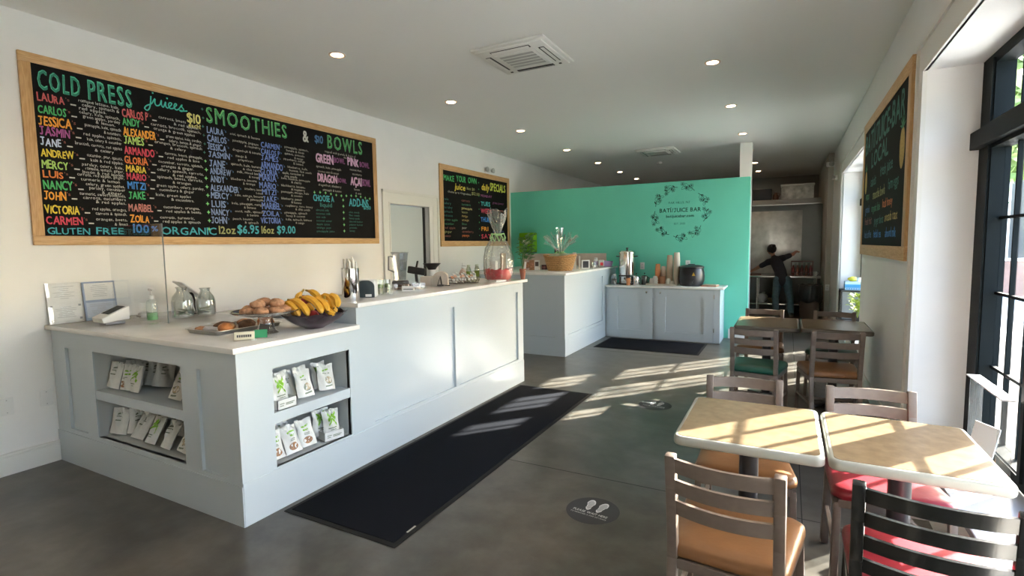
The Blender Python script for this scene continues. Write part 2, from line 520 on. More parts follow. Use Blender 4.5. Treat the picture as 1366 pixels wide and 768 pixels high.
window('window_2', W2[0], W2[1], [(6.94, 7.56), (7.80, 8.43), (8.67, 9.30)], 'black grid window beyond the green lettered board')
window('fill_window', W_FILL[0], W_FILL[1], [(0.06, 0.72)], 'unseen black grid window added for fill light')  # unseen window, added to let fill light onto the left side
for n, (y0, y1) in enumerate((W1, W2, W_FILL)):
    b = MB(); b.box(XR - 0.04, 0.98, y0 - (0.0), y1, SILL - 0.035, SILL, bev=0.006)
    struct(b.build('trim_%d' % (n + 3), M('sill_shade_blue', (0.40, 0.43, 0.48), 0.25, bump=0.02), smooth=False), ['white window ledge beside the near tables', 'white window ledge holding the plant', 'white ledge of the unseen window added for fill light'][n], 'sill')  # white ledge greyed and blued, its shade put into the colour

# doorway in the long wall
d = bpy.data.objects.new('door_1', None); COL.objects.link(d); struct(d, 'pale grey door in a white moulded frame', 'door')
b = MB(); b.box(-4.76, -4.715, 5.34, 6.13, 0.01, 2.065); b.build('slab', M('door_grey', (0.56, 0.61, 0.63), 0.35), d, smooth=False)
b = MB(); b.box(-4.80, -4.70, 6.13, 6.17, 0, 2.07); b.build('gap', M('gap_shade', (0.03, 0.03, 0.03), 0.8), d, smooth=False)  # dark strip standing in for the shade of the open gap
b = MB(); b.tube([(-4.715, 5.42, 1.0), (-4.67, 5.42, 1.0), (-4.665, 5.50, 1.0)], 0.009); b.build('handle', STEEL, d)
b = MB()
b.box(XL, XL + 0.014, 5.21, 5.33, 0, 2.225); b.box(XL, XL + 0.014, 6.17, 6.395, 0, 2.225); b.box(XL, XL + 0.014, 5.33, 6.17, 2.075, 2.225)
b.box(XL, XL + 0.026, 5.19, 5.222, 0, 2.25); b.box(XL, XL + 0.026, 6.37, 6.40, 0, 2.25); b.box(XL, XL + 0.030, 5.19, 6.40, 2.215, 2.25); b.box(XL, XL + 0.022, 5.31, 5.33, 0, 2.09); b.box(XL, XL + 0.022, 6.17, 6.19, 0, 2.09); b.box(XL, XL + 0.022, 5.31, 6.19, 2.075, 2.095)
b.box(XL, XL + 0.020, 6.26, 6.28, 0, 2.1)
struct(b.build('trim_6', TRIM, smooth=False), 'white moulded door casing', 'trim')

# ------------------------------------------------------------ service counter
t = thing('service_counter', 'long pale grey panelled service counter with open snack cubbies', 'counter', (0, 0, 0))
b = MB()
plate(b, (0, 1.70, 0), (1, 0, 0), (0, 0, 1), (0, -1, 0), (-4.635, -2.56), (0, 0.955), 0.03, openings=[(-4.07, -3.07, 0.255, 0.838)], recess=[(-4.45, -4.21, 0.255, 0.835), (-2.915, -2.69, 0.25, 0.835)])
b.box(-4.635, -2.557, 1.694, 1.70, 0, 0.225)
b.build('end_panel', CAB, t, smooth=False)
b = MB()
plate(b, (-2.56, 0, 0), (0, 1, 0), (0, 0, 1), (1, 0, 0), (1.73, 5.07), (0, 1.10), 0.03,
      openings=[(1.73, 2.575, 0.955, 1.10), (1.915, 2.50, 0.25, 0.828)], recess=[(2.72, 3.745, 0.265, 0.975), (3.80, 4.95, 0.265, 1.0)])
b.box(-2.56, -2.56 + 0.006, 1.70, 5.07, 0, 0.243, bev=0.002)
b.build('front_panel', CAB, t, smooth=False)
b = MB()
b.box(-3.05, -2.59, 5.04, 5.07, 0, 1.10); b.box(-3.05, -2.59, 2.575, 2.605, 0.0, 1.10); b.box(-3.05, -3.02, 2.605, 5.04, 0, 1.10)
b.box(-4.635, -3.05, 2.545, 2.575, 0, 0.955)
b.build('side_panel', CAB, t, smooth=False)
CUB = M('cubby_grey_paint', (0.50, 0.52, 0.52), 0.4)
def cubby_shell(x0, x1, y0, y1, z0, z1, open_side):
    b = MB(); k = 0.015
    b.box(x0, x1, y0, y1, z0 - k, z0); b.box(x0, x1, y0, y1, z1, z1 + k)
    if open_side == 'y':
        b.box(x0 - k, x0, y0, y1, z0, z1); b.box(x1, x1 + k, y0, y1, z0, z1); b.box(x0, x1, y1, y1 + k, z0, z1)
    else:
        b.box(x0, x1, y0 - k, y0, z0, z1); b.box(x0, x1, y1, y1 + k, z0, z1); b.box(x0 - k, x0, y0, y1, z0, z1)
    return b.build('cubby', CUB, t, smooth=False)
cubby_shell(-4.07, -3.07, 1.71, 2.12, 0.255, 0.838, 'y')
cubby_shell(-2.93, -2.57, 1.915, 2.50, 0.25, 0.828, 'x')
b = MB(); b.box(-4.07, -3.07, 1.703, 2.12, 0.513, 0.575, bev=0.002); b.build('shelf', CAB, t, smooth=False)
b = MB(); b.box(-2.93, -2.563, 1.915, 2.50, 0.505, 0.567, bev=0.002); b.build('shelf', CAB, t, smooth=False)

b = MB(); b.box(-4.635, -2.525, 1.665, 2.572, 0.956, 0.987, bev=0.004)
tag(b.build('countertop', QUARTZ), 'low white quartz countertop holding the pastry trays', 'countertop')
b = MB(); b.box(-3.14, -2.52, 2.555, 5.115, 1.101, 1.131, bev=0.004)
tag(b.build('bar_top', QUARTZ), 'raised white quartz bar top of the service counter', 'countertop')
# work counter along the wall behind the bar
t = thing('work_counter', 'low work counter against the long wall behind the bar', 'counter', (0, 0, 0))
b = MB(); b.box(-4.635, -4.06, 2.58, 5.18, 0.08, 0.90); b.box(-4.60, -4.10, 2.6, 5.16, 0, 0.08); b.build('body', CAB, t, smooth=False)
b = MB(); b.box(-4.635, -4.03, 2.576, 5.185, 0.90, 0.93, bev=0.004); b.build('worktop', QUARTZ, t)
for k in range(4):
    b = MB(); b.box(-4.06, -4.042, 2.62 + k * 0.64, 3.22 + k * 0.64, 0.12, 0.86, bev=0.003); dd = b.build('door', CAB, t, smooth=False)
    b = MB(); b.tube([(-4.042, 3.17 + k * .64, 0.70), (-4.02, 3.17 + k * .64, 0.70), (-4.02, 3.17 + k * .64, 0.80), (-4.042, 3.17 + k * .64, 0.80)], 0.005); b.build('handle', STEEL, dd)

# side counter in front of the mint wall
t = thing('side_counter', 'tall pale grey panelled counter holding the wicker basket', 'counter', (0, 0, 0))
b = MB()
plate(b, (0, 6.40, 0), (1, 0, 0), (0, 0, 1), (0, -1, 0), (-4.2, -2.61), (0, 1.095), 0.03, recess=[(-3.6, -2.75, 0.255, 0.965)])
b.box(-4.2, -2.604, 6.394, 6.40, 0, 0.05)
b.build('end_panel', CAB, t, smooth=False)
b = MB()
plate(b, (-2.61, 0, 0), (0, 1, 0), (0, 0, 1), (1, 0, 0), (6.43, 8.725), (0, 1.095), 0.03, recess=[(6.53, 8.02, 0.28, 0.995)])
b.box(-2.61, -2.604, 6.40, 8.725, 0, 0.235, bev=0.002)
b.build('front_panel', CAB, t, smooth=False)
b = MB(); b.box(-4.2, -4.17, 6.43, 8.72, 0, 1.095); b.build('back_panel', CAB, t, smooth=False)
b = MB(); b.box(-4.25, -2.575, 6.36, 8.727, 1.097, 1.127, bev=0.004)
tag(b.build('side_countertop', QUARTZ), 'pale stone top of the counter under the wicker basket', 'countertop')
b = MB(); b.box(-4.40, -2.776, 8.706, 8.729, 1.13, 1.345, bev=0.003)
tag(b.build('backsplash', M('backsplash_stone', (0.58, 0.49, 0.42), 0.25, var=0.12, scale=5, detail=8)), 'low tan stone backsplash along the mint wall', 'backsplash')

t = thing('coffee_cabinet', 'low pale grey two door cabinet under the coffee urn', 'cabinet', (0, 0, 0))
b = MB(); b.box(-2.600, -0.865, 8.17, 8.725, 0, 0.808); b.box(-2.600, -0.865, 8.150, 8.17, 0, 0.012)
b.box(-2.600, -2.555, 8.150, 8.17, 0, 0.808); b.box(-0.945, -0.865, 8.150, 8.17, 0, 0.808); b.box(-1.842, -1.80, 8.150, 8.17, 0, 0.808); b.box(-2.60, -0.865, 8.150, 8.17, 0.795, 0.808)
b.build('body', CAB, t, smooth=False)
for (x0, x1, p0, p1, kx) in ((-2.552, -1.845, -2.40, -1.995, -1.937), (-1.797, -0.948, -1.649, -1.09, -1.729)):
    b = MB(); plate(b, (0, 8.135, 0), (1, 0, 0), (0, 0, 1), (0, -1, 0), (x0, x1), (0.015, 0.793), 0.02, recess=[(p0, p1, 0.135, 0.675)])
    dd = b.build('door', CAB, t, smooth=False)
    b = MB(); b.X = Matrix.Translation((kx, 8.135, 0.745)) @ Matrix.Rotation(PI / 2, 4, 'X')
    b.lathe([(0.005, 0), (0.005, 0.012), (0.015, 0.017), (0.016, 0.024), (0.008, 0.028)], 14); b.build('knob', STEEL, dd)
for hz in (0.20, 0.70):
    b = MB(); b.box(-0.952, -0.940, 8.128, 8.136, hz - 0.03, hz + 0.03); b.build('hinge', STEEL, t)
b = MB(); b.box(-2.603, -0.815, 8.10, 8.727, 0.810, 0.838, bev=0.004)
tag(b.build('cabinet_top', QUARTZ), 'pale stone top of the two door coffee cabinet', 'countertop')

# ------------------------------------------------------------ mats and floor stickers
MATC = M('black_mat_pile', (0.011, 0.012, 0.015), 1.0, var=0.5, scale=300, bump=0.3, bscale=400, spec=0.05)
MATR = M('mat_rubber', (0.02, 0.02, 0.018), 0.7, spec=0.15)
def mat(name, x0, x1, y0, y1, label, grp):
    tt = thing(name, label, 'mat', ((x0 + x1) / 2, (y0 + y1) / 2, 0), 0, grp)
    a, c = (x1 - x0) / 2, (y1 - y0) / 2
    b = MB(); b.box(-a, a, -c, c, 0.0005, 0.005, bev=0.002); b.build('border', MATR, tt)
    b = MB(); b.box(-a + .03, a - .03, -c + .03, c - .03, 0.004, 0.010, bev=0.002); b.build('pile', MATC, tt)
    return tt
m_ = mat('floor_mat', -2.515, -1.70, 1.91, 4.89, 'long black floor mat running beside the service counter', 'black floor mats')
b = MB(); b.box(0.375, 0.385, -1.36, -1.29, 0.0095, 0.0112); b.build('tag', M('mat_tag', (0.5, 0.48, 0.4), 0.6), m_)
mat('floor_mat', -2.49, -1.02, 7.2, 8.06, 'short black floor mat in front of the two door cabinet', 'black floor mats')
STK = M('floor_sticker_grey', (0.030, 0.031, 0.033), 0.55)
STW = M('sticker_white', (0.62, 0.61, 0.60), 0.5)
STG = M('sticker_grey_print', (0.33, 0.33, 0.33), 0.5)
def sticker(x, y, rz, label):
    tt = thing('floor_sticker', label, 'sticker', (x, y, 0), rz, 'round waiting spot stickers')
    b = MB(); b.lathe([(0.150, 0.0004), (0.149, 0.0012)], 48); b.build('disc', STK, tt, smooth=False)
    for s in (-1, 1):
        def foot(k):
            o = []
            for i in range(28):
                a = 2 * PI * i / 28
                w = 0.024 * (1 + 0.22 * math.sin(a)) - (0.006 if abs(math.sin(a) + 0.15) < 0.3 else 0)
                o.append((s * 0.036 + k * w * math.cos(a) + s * 0.006 * math.sin(a), 0.048 + k * 0.060 * math.sin(a)))
            return o
        b = MB(); b.mi = 0; b.prism(foot(1.0), 0.0013, 0.0016); b.mi = 1; b.prism(foot(0.80), 0.00165, 0.0019)
        b.mi = 0
        for q in range(5): b.box(s * 0.036 - 0.014, s * 0.036 + 0.014, 0.012 + q * 0.017, 0.0135 + q * 0.017, 0.0019, 0.0021)
        b.build('footprint', [STW, STG], tt, smooth=False)
    b = MB(); word(b, 'PLEASE WAIT HERE', (0, -0.045, 0.0015), (1, 0, 0), (0, 1, 0), 0.020, 0.205, centre=True, bold=0.03)
    word(b, 'TO MAINTAIN A SAFE DISTANCE', (0, -0.068, 0.0015), (1, 0, 0), (0, 1, 0), 0.011, 0.215, centre=True)
    b.build('wording', STW, tt, smooth=False)
sticker(-0.94, 2.705, R(-6), 'round dark floor sticker with white footprints, on bare concrete nearest the camera')
sticker(-1.06, 4.80, R(-6), 'round dark floor sticker with footprints, lit by the window light patch')


# ------------------------------------------------------------ lettered boards
B1 = [('COLD', 'H1', 1.741, 2.63, 0.243, 0.132), ('PRESS', 'H1', 2.036, 2.629, 0.291, 0.136), ('juices', 'Hj', 2.443, 2.641, 0.315, 0.116), ('$10', 'yl', 2.756, 2.605, 0.115, 0.077), ('each!', 'yl', 2.765, 2.566, 0.103, 0.034), ('LAURA', 'rd', 1.723, 2.55, 0.156, 0.054), ('CARLOS', 'gn', 1.721, 2.467, 0.158, 0.054), ('JESSICA', 'or', 1.719, 2.385, 0.188, 0.063), ('JASMIN', 'pu', 1.722, 2.318, 0.173, 0.06), ('JANE', 'lb', 1.721, 2.246, 0.117, 0.055), ('ANDREW', 'ye', 1.718, 2.17, 0.189, 0.051), ('MERCY', 'li', 1.717, 2.088, 0.153, 0.055), ('LUIS', 'ro', 1.719, 2.025, 0.117, 0.046), ('NANCY', 'gn', 1.717, 1.943, 0.167, 0.06), ('JOHN', 'or', 1.715, 1.87, 0.125, 0.059), ('VICTORIA', 'ye', 1.713, 1.773, 0.2, 0.055), ('CARMEN', 'cr', 1.715, 1.696, 0.217, 0.055), ('GLUTEN', 'te', 1.725, 1.628, 0.252, 0.046), ('FREE', 'te', 2.019, 1.632, 0.186, 0.05), ('100', 'bl', 2.271, 1.645, 0.117, 0.067), ('%', 'bl', 2.408, 1.66, 0.051, 0.043), ('ORGANIC', 'te', 2.484, 1.635, 0.47, 0.061), ('CARLOS P', 'rd', 2.253, 2.549, 0.184, 0.061), ('ANDY', 'gn', 2.252, 2.485, 0.122, 0.055), ('ALEXANDER', 'or', 2.252, 2.404, 0.235, 0.061), ('JAMES', 'li', 2.252, 2.343, 0.142, 0.059), ('ARMANDO', 'cr', 2.25, 2.262, 0.218, 0.059), ('GLORIA', 'ro', 2.247, 2.188, 0.166, 0.057), ('MARIA', 'ye', 2.252, 2.124, 0.147, 0.051), ('MARIO', 'cr', 2.255, 2.063, 0.14, 0.052), ('MITZI', 'bl', 2.256, 1.991, 0.13, 0.056), ('JAKE', 'gn', 2.257, 1.913, 0.119, 0.058), ('MARIBEL', 'rs', 2.25, 1.815, 0.178, 0.058), ('ZOILA', 'or', 2.257, 1.728, 0.139, 0.056)]
B1b = [('SMOOTHIES', 'H2', 2.929, 2.637, 0.843, 0.133), ('&', 'wh', 3.976, 2.641, 0.071, 0.114), ('$10', 'db', 4.134, 2.661, 0.111, 0.077), ('BOWLS', 'H2', 4.314, 2.626, 0.537, 0.144), ('LAURA', 'b1', 2.925, 2.546, 0.155, 0.053), ('CARLOS', 'b1', 2.925, 2.473, 0.178, 0.055), ('JESSICA', 'b1', 2.92, 2.4, 0.178, 0.057), ('JASMIN', 'b1', 2.926, 2.335, 0.2, 0.052), ('JANE', 'b1', 2.93, 2.25, 0.142, 0.061), ('ANDREW', 'b1', 2.932, 2.184, 0.199, 0.058), ('ANDY', 'b1', 2.932, 2.113, 0.132, 0.058), ('ALEXANDER', 'b1', 2.927, 2.034, 0.271, 0.054), ('MERCY', 'b1', 2.926, 1.967, 0.17, 0.054), ('LUIS', 'b1', 2.927, 1.886, 0.133, 0.058), ('NANCY', 'b1', 2.923, 1.815, 0.164, 0.056), ('JOHN', 'b1', 2.918, 1.741, 0.143, 0.058), ('CARMEN', 'b2', 3.465, 2.505, 0.209, 0.052), ('CARLOS P', 'b2', 3.461, 2.438, 0.209, 0.052), ('JAMES', 'b2', 3.458, 2.379, 0.196, 0.053), ('ARMANDO', 'b2', 3.453, 2.299, 0.248, 0.063), ('GLORIA', 'b2', 3.444, 2.235, 0.189, 0.059), ('MARIA', 'b2', 3.422, 2.176, 0.195, 0.063), ('MARIO', 'b2', 3.424, 2.104, 0.188, 0.059), ('MITZI', 'b2', 3.449, 2.043, 0.159, 0.053), ('JAKE', 'b2', 3.457, 1.97, 0.148, 0.057), ('MARIBEL', 'b2', 3.441, 1.899, 0.211, 0.059), ('ZOILA', 'b2', 3.437, 1.831, 0.198, 0.049), ('VICTORIA', 'b2', 3.42, 1.757, 0.228, 0.057), ('12oz', 'ol', 2.983, 1.645, 0.158, 0.069), ('$6.95', 'te', 3.163, 1.652, 0.227, 0.077), ('16oz', 'ol', 3.421, 1.655, 0.139, 0.07), ('$9.00', 'te', 3.599, 1.658, 0.224, 0.076), ('GREEN', 'pk', 4.137, 2.448, 0.245, 0.094), ('BOWL', 'dp', 4.4, 2.478, 0.164, 0.058), ('PINK', 'pk', 4.608, 2.473, 0.174, 0.088), ('BOWL', 'dp', 4.807, 2.478, 0.158, 0.059), ('DRAGON', 'pk', 4.149, 2.239, 0.28, 0.082), ('BOWL', 'dp', 4.443, 2.257, 0.133, 0.049), ('AÇAI', 'pk', 4.643, 2.244, 0.177, 0.091), ('BOWL', 'dp', 4.839, 2.252, 0.134, 0.078), ('CHOOSE A', 'te', 4.078, 2.023, 0.297, 0.066), ('liquid', 'dt', 4.17, 1.963, 0.17, 0.043), ('ADD-INS', 'te', 4.606, 1.996, 0.323, 0.089), ('$1.50', 'te', 4.842, 1.971, 0.123, 0.039)]
B2 = [('MAKE', 'gn', 6.55, 2.49, 0.276, 0.091), ('YOUR', 'gn', 6.895, 2.506, 0.262, 0.095), ('OWN', 'gn', 7.23, 2.516, 0.263, 0.092), ('juice', 'ye', 6.839, 2.379, 0.295, 0.094), ('16oz $10', 'ol', 7.19, 2.403, 0.242, 0.045), ('choose up to 4 ingredients', 'gy', 6.655, 2.317, 0.66, 0.033), ('$12.00', 'ol', 7.334, 2.332, 0.249, 0.05), ('daily', 'ye', 7.647, 2.438, 0.245, 0.113), ('SPECIALS', 'yg', 7.935, 2.452, 0.555, 0.137), ('MONDAY', 'pu', 7.623, 2.324, 0.37, 0.041), ('TUES', 'cy', 7.618, 2.174, 0.307, 0.074), ('WEDS', 'cr', 7.613, 2.047, 0.371, 0.082), ('THURS', 'bl', 7.608, 1.903, 0.329, 0.082), ('FRI', 'or', 7.622, 1.749, 0.225, 0.072), ('SAT', 'cr', 7.617, 1.618, 0.331, 0.079)]
PAL = {'H1': (0.10, 0.55, 0.33), 'H1d': (0.02, 0.22, 0.14), 'Hj': (0.06, 0.50, 0.40), 'H2': (0.22, 0.60, 0.20), 'H2d': (0.05, 0.28, 0.10), 'yl': (0.66, 0.60, 0.20), 'rd': (0.55, 0.10, 0.10), 'gn': (0.06, 0.42, 0.13), 'or': (0.80, 0.33, 0.03), 'pu': (0.36, 0.08, 0.27), 'lb': (0.50, 0.62, 0.78), 'ye': (0.74, 0.56, 0.05), 'li': (0.38, 0.62, 0.16), 'ro': (0.72, 0.19, 0.04), 'cr': (0.58, 0.05, 0.09), 'te': (0.05, 0.36, 0.42), 'bl': (0.04, 0.22, 0.62), 'rs': (0.50, 0.19, 0.16), 'wh': (0.55, 0.54, 0.49), 'db': (0.06, 0.16, 0.34), 'b1': (0.20, 0.28, 0.48), 'b2': (0.12, 0.20, 0.52), 'ol': (0.34, 0.34, 0.12), 'pk': (0.58, 0.36, 0.52), 'dp': (0.24, 0.06, 0.20), 'dt': (0.02, 0.16, 0.14), 'yg': (0.56, 0.62, 0.08), 'gy': (0.42, 0.40, 0.34), 'cy': (0.06, 0.50, 0.52), 'dg': (0.04, 0.22, 0.10), 'dr': (0.30, 0.09, 0.06), 'bg': (0.03, 0.16, 0.12), 'gold': (0.52, 0.36, 0.10)}
PKEYS = list(PAL)
def chalk(k): return M('chalk_' + k, PAL[k], 0.7, var=0.18, scale=60)
CHM = [chalk(k) for k in PKEYS]
class Board:
    """a framed board; u runs along ua from org, v upward"""
    def __init__(s, name, label, org, ua, W, H, fw, grp):
        s.ua = Vector(ua); s.va = Vector((0, 0, 1)); s.n = s.ua.cross(s.va); s.org = Vector(org)
        s.t = thing(name, label, 'board', org, 0, grp)
        d = 0.024
        def bx(b, u0, u1, v0, v1, n0, n1, bev=0.0):
            P = [s.ua * u + s.va * v + s.n * n for u in (u0, u1) for v in (v0, v1) for n in (n0, n1)]
            xs = [p.x for p in P]; ys = [p.y for p in P]; zs = [p.z for p in P]
            b.box(min(xs), max(xs), min(ys), max(ys), min(zs), max(zs), bev=bev)
        for (a, c, e, f, mm) in ((0, W, H - fw, H, OAKY), (0, W, 0, fw, OAKY), (0, fw, fw, H - fw, OAKZ), (W - fw, W, fw, H - fw, OAKZ)):
            b = MB(); bx(b, a, c, e, f, 0.001, d, 0.004); b.build('frame_rail', mm, s.t, smooth=True)
        b = MB(); bx(b, fw - 0.003, W - fw + 0.003, fw - 0.003, H - fw + 0.003, 0.002, 0.019); b.build('panel', CHALK, s.t, smooth=False)
        s.b = MB(); s.rg = random.Random(3)
    def put(s, txt, col, u, v, h, w=None, lvl=0.0192, **k):
        s.b.mi = PKEYS.index(col)
        return word(s.b, txt, s.ua * u + s.va * v + s.n * lvl, s.ua, s.va, h, w, rg=s.rg, **k)
    def dash(s, col, u, v, w, h, lvl=0.0192):
        s.b.mi = PKEYS.index(col); o = s.n * lvl
        s.b.raw([s.ua * u + s.va * v + o, s.ua * (u + w) + s.va * v + o, s.ua * (u + w) + s.va * (v + h) + o, s.ua * u + s.va * (v + h) + o], [(0, 1, 2, 3)])
    def star(s, col, u, v, r):
        s.b.mi = PKEYS.index(col); o = s.n * 0.0193; P = []
        for i in range(8):
            rr = r if i % 2 == 0 else r * 0.42; a = PI / 4 * i
            P.append(s.ua * (u + rr * math.sin(a)) + s.va * (v + rr * 1.15 * math.cos(a)) + o)
        s.b.raw(P, [tuple(range(8))])
    def done(s): s.b.build('lettering', CHM, s.t, smooth=False, recalc=False)

def head(bd, txt, c, u, v, w, h):
    bd.put(txt, c, u, v, h, w, jit=0.05, bold=0.035, gap=0.20)
    st = random.Random(3); bd.put(txt, c + 'd', u + 0.0045, v - 0.001, h * 0.99, w, lvl=0.0194, bold=0.0, gap=0.20)

bd = Board('menu_board', 'long oak framed black menu board with cold press juices, smoothies and bowls', (XL, 1.645, 1.55), (0, 1, 0), 3.455, 1.315, 0.066, 'oak framed lettered boards')
U0, V0 = 1.645, 1.55
ING1 = [['romaine lettuce, kale,', 'celery, spinach &', 'red apples.'], ['celery, kale, spinach,', 'green apples, parsley', '& lemon.'], ['pineapple, kale, spinach', '& cucumbers.'], ['red apples, spinach,', 'kale, celery & cucumber'], ['broccoli, carrots, red apples', '& celery'], ['cucumber, pear, spinach,', 'kale & red apples.'], ['parsley, celery, kale,', 'romaine, spinach, ginger,', 'lemon & red apples.'], ['carrots, red apples, ginger,', 'turmeric & lemon'], ['celery, green apples,', 'parsley, cucumber', '& ginger.'], ['turmeric, sweet potatoes,', 'carrots, cucumbers', '& red apples.'], ['red apples, oranges,', 'carrots & spinach.'], ['oranges, beets,', '& limes']]
ING2 = [['carrots, beets', '& red apples.'], ['carrots, broccoli, spinach,', 'orange & green apples'], ['green apples, kale, parsley,', 'celery, lemon & ginger.'], ['oranges, broccoli, spinach', '& celery'], ['carrots, beets, pineapple,', 'red apples & lime'], ['cucumber, carrots, spinach,', 'oranges & ginger.'], ['celery, spinach, carrots,', '& red apples.'], ['spinach, beets, carrots,', '& oranges.'], ['green apples, celery, parsley,', 'cucumbers & ginger'], ['kale, green apples', '& cucumbers.'], ['cucumbers, oranges,', 'red apples & beets.'], ['carrots, turmeric,', 'red apples & spinach']]
ING3 = [['acai, spinach & banana'], ['pineapple, papaya', '& raspberry'], ['dragonfruit & banana'], ['mango &', 'grapefruit'], ['spinach, kale, banana', '& chia seeds'], ['milk, mixed berry', '& mango'], ['blueberry, banana', '& orange'], ['strawberry, banana', '& coconut'], ['kale, mango, banana', '& pineapple'], ['kale, pineapple, mango', '& banana'], ['oats, milk, spinach', '& banana'], ['peach, banana', '& spinach']]
ING4 = [['pineapple, spinach,', 'banana & dates'], ['spinach, avocado', '& mango'], ['strawberry, mango', '& banana'], ['blueberry, kale,', 'banana, flax seeds'], ['apple, cucumber &', 'chia seeds'], ['kale, banana, pineapple', '& cherry'], ['blackberry, banana,', '& raspberry'], ['pineapple, mango, kale', '& coconut'], ['blueberry, peach', '& banana'], ['raspberry, oats, honey', '& chia seeds'], ['pineapple, spinach', 'honey & coconut'], ['kale, spinach, banana', '& mango']]
def listing(rows, ings, umax, sz, gapd, dashes=True, col='wh', lh=None):
    for (row, ing) in zip(rows, ings):
        txt, c, y, z, w, h = row
        u, v = y - U0 + (0.008 if y < 1.75 else 0), z - V0
        bd.put(txt, c, u, v, h, w, jit=0.10, bold=0.05)
        bd.put("'s", 'dr' if c not in ('b1', 'b2') else 'db', u + w + 0.008, v + h * 0.62, h * 0.4, 0.022)
        a = u + w + 0.035
        if dashes: bd.dash('wh', a, v + h * 0.2, 0.034, 0.009)
        a += gapd
        n = len(ing); L = lh or (0.028 if n == 3 else 0.034)
        top = v + h * 0.45 + (n - 1) * L * 0.42
        for k, s_ in enumerate(ing):
            au = a + (0 if k == 0 else (0.02 * (k % 2) + (0.10 if s_.startswith('&') else 0)))
            ww = min(len(s_) * sz * 0.72, umax - au)
            bd.put(s_, col, au, top - k * L, sz, ww, jit=0.14, lvl=0.0193)
for txt, c, y, z, w, h in B1:
    if c == 'H1': head(bd, txt, c, y - U0, z - V0, w, h)
    elif c == 'Hj':
        kp = [(.10, .62), (.08, .2), (.05, -.15), (-.01, -.34), (-.07, -.25), (-.02, -.05), (.10, .14), (.19, .5), (.185, .22), (.23, .08), (.31, .2), (.35, .5), (.345, .22), (.39, .08), (.455, .45), (.45, .2), (.50, .08), (.61, .40), (.56, .46), (.525, .28), (.56, .09), (.64, .14), (.70, .30), (.735, .43), (.70, .48), (.665, .3), (.70, .09), (.78, .16), (.875, .50), (.865, .36), (.915, .2), (.86, .05), (.80, .10), (.90, .10), (1.03, .17)]
        sm = []
        for i in range(len(kp) - 1):
            q = [kp[max(0, min(len(kp) - 1, i + d))] for d in (-1, 0, 1, 2)]
            for k in range(5):
                t_ = k / 5
                sm.append(tuple(.5 * (2 * q[1][m] + (q[2][m] - q[0][m]) * t_ + (2 * q[0][m] - 5 * q[1][m] + 4 * q[2][m] - q[3][m]) * t_ ** 2 + (3 * q[1][m] - q[0][m] - 3 * q[2][m] + q[3][m]) * t_ ** 3) for m in (0, 1)))
        bd.b.mi = PKEYS.index(c); P = []; hh = .125
        pp = [(y - U0 + a_ * w, z - V0 + .038 + b_ * hh) for a_, b_ in sm]
        for i, (u_, v_) in enumerate(pp):
            a_, b_ = pp[max(0, i - 1)], pp[min(len(pp) - 1, i + 1)]; dx, dy = b_[0] - a_[0], b_[1] - a_[1]; L_ = math.hypot(dx, dy) or 1
            for s_ in (1, -1): P.append(bd.ua * (u_ - s_ * dy / L_ * .0048) + bd.va * (v_ + s_ * dx / L_ * .0048) + bd.n * (.0192 + .00001 * i))
        bd.b.raw(P, [(2 * i, 2 * i + 1, 2 * i + 3, 2 * i + 2) for i in range(len(pp) - 1)])
        bd.dash(c, y - U0 + .13 * w, z - V0 + .038 + .80 * hh, .012, .012); bd.dash(c, y - U0 + .48 * w, z - V0 + .038 + .66 * hh, .012, .012)
r1 = [r for r in B1 if r[2] < 1.75 and r[1] not in ('H1', 'te')]
r2 = [r for r in B1 if 2.24 < r[2] < 2.26]
listing(r1, ING1, 2.235 - U0, 0.022, 0.050)
listing(r2, ING2, 2.87 - U0, 0.022, 0.050)
for txt, c, y, z, w, h in B1:
    if c in ('yl', 'te') or txt in ('100', '%'): bd.put(txt, c, y - U0, z - V0, h, w, jit=0.08, bold=0.05 if c != 'te' else 0.03)
r3 = [r for r in B1b if r[1] == 'b1']; r4 = [r for r in B1b if r[1] == 'b2']
listing(r3, ING3, 3.455 - U0, 0.022, 0.030, False, 'gy', 0.033)
listing(r4, ING4, 4.09 - U0, 0.022, 0.030, False, 'gy', 0.033)
for txt, c, y, z, w, h in B1b:
    if c == 'H2': head(bd, txt, c, y - U0, z - V0, w, h)
    elif c not in ('b1', 'b2'): bd.put(txt, c, y - U0, z - V0, h, w, jit=0.08, bold=0.05 if c != 'pk' else 0.08)
for k, (s_, u, v) in enumerate((('topped with granola & fruits of', 4.27, 2.575), ('the season', 4.55, 2.545), ('spinach, kale, pineapple', 4.14, 2.395), ('coconut meat & mango', 4.16, 2.345), ('coconut meat,', 4.64, 2.42), ('strawberry', 4.68, 2.37), ('& raspberry', 4.70, 2.32), ('dragonfruit, blueberry', 4.16, 2.195), ('pineapple & banana', 4.22, 2.145), ('banana', 4.70, 2.19), ('& acai', 4.72, 2.145))):
    bd.put(s_, 'gy', u - U0, v - V0, 0.024, len(s_) * 0.0152, jit=0.12)
for k, s_ in enumerate(('almond milk', 'coconut milk', 'oat milk', 'coconut water', 'apple juice', 'orange juice', 'pineapple juice')):
    bd.put(s_, 'bg', 4.11 - U0, 1.915 - V0 - k * 0.039, 0.023, len(s_) * 0.017, jit=0.10)
for k, s_ in enumerate(('chia seeds', 'flax seeds', 'hemp seeds', 'almond butter', 'peanut butter', 'protein', 'honey')):
    bd.put(s_, 'bg', 4.60 - U0, 1.915 - V0 - k * 0.037, 0.023, len(s_) * 0.017, jit=0.10)
for k in range(15): bd.star('H2' if k > 5 else 'bg', 2.895 - U0 + 0.004 * math.sin(k * 2.1), 2.745 - V0 - k * 0.0755, 0.013 + 0.004 * (k > 6))
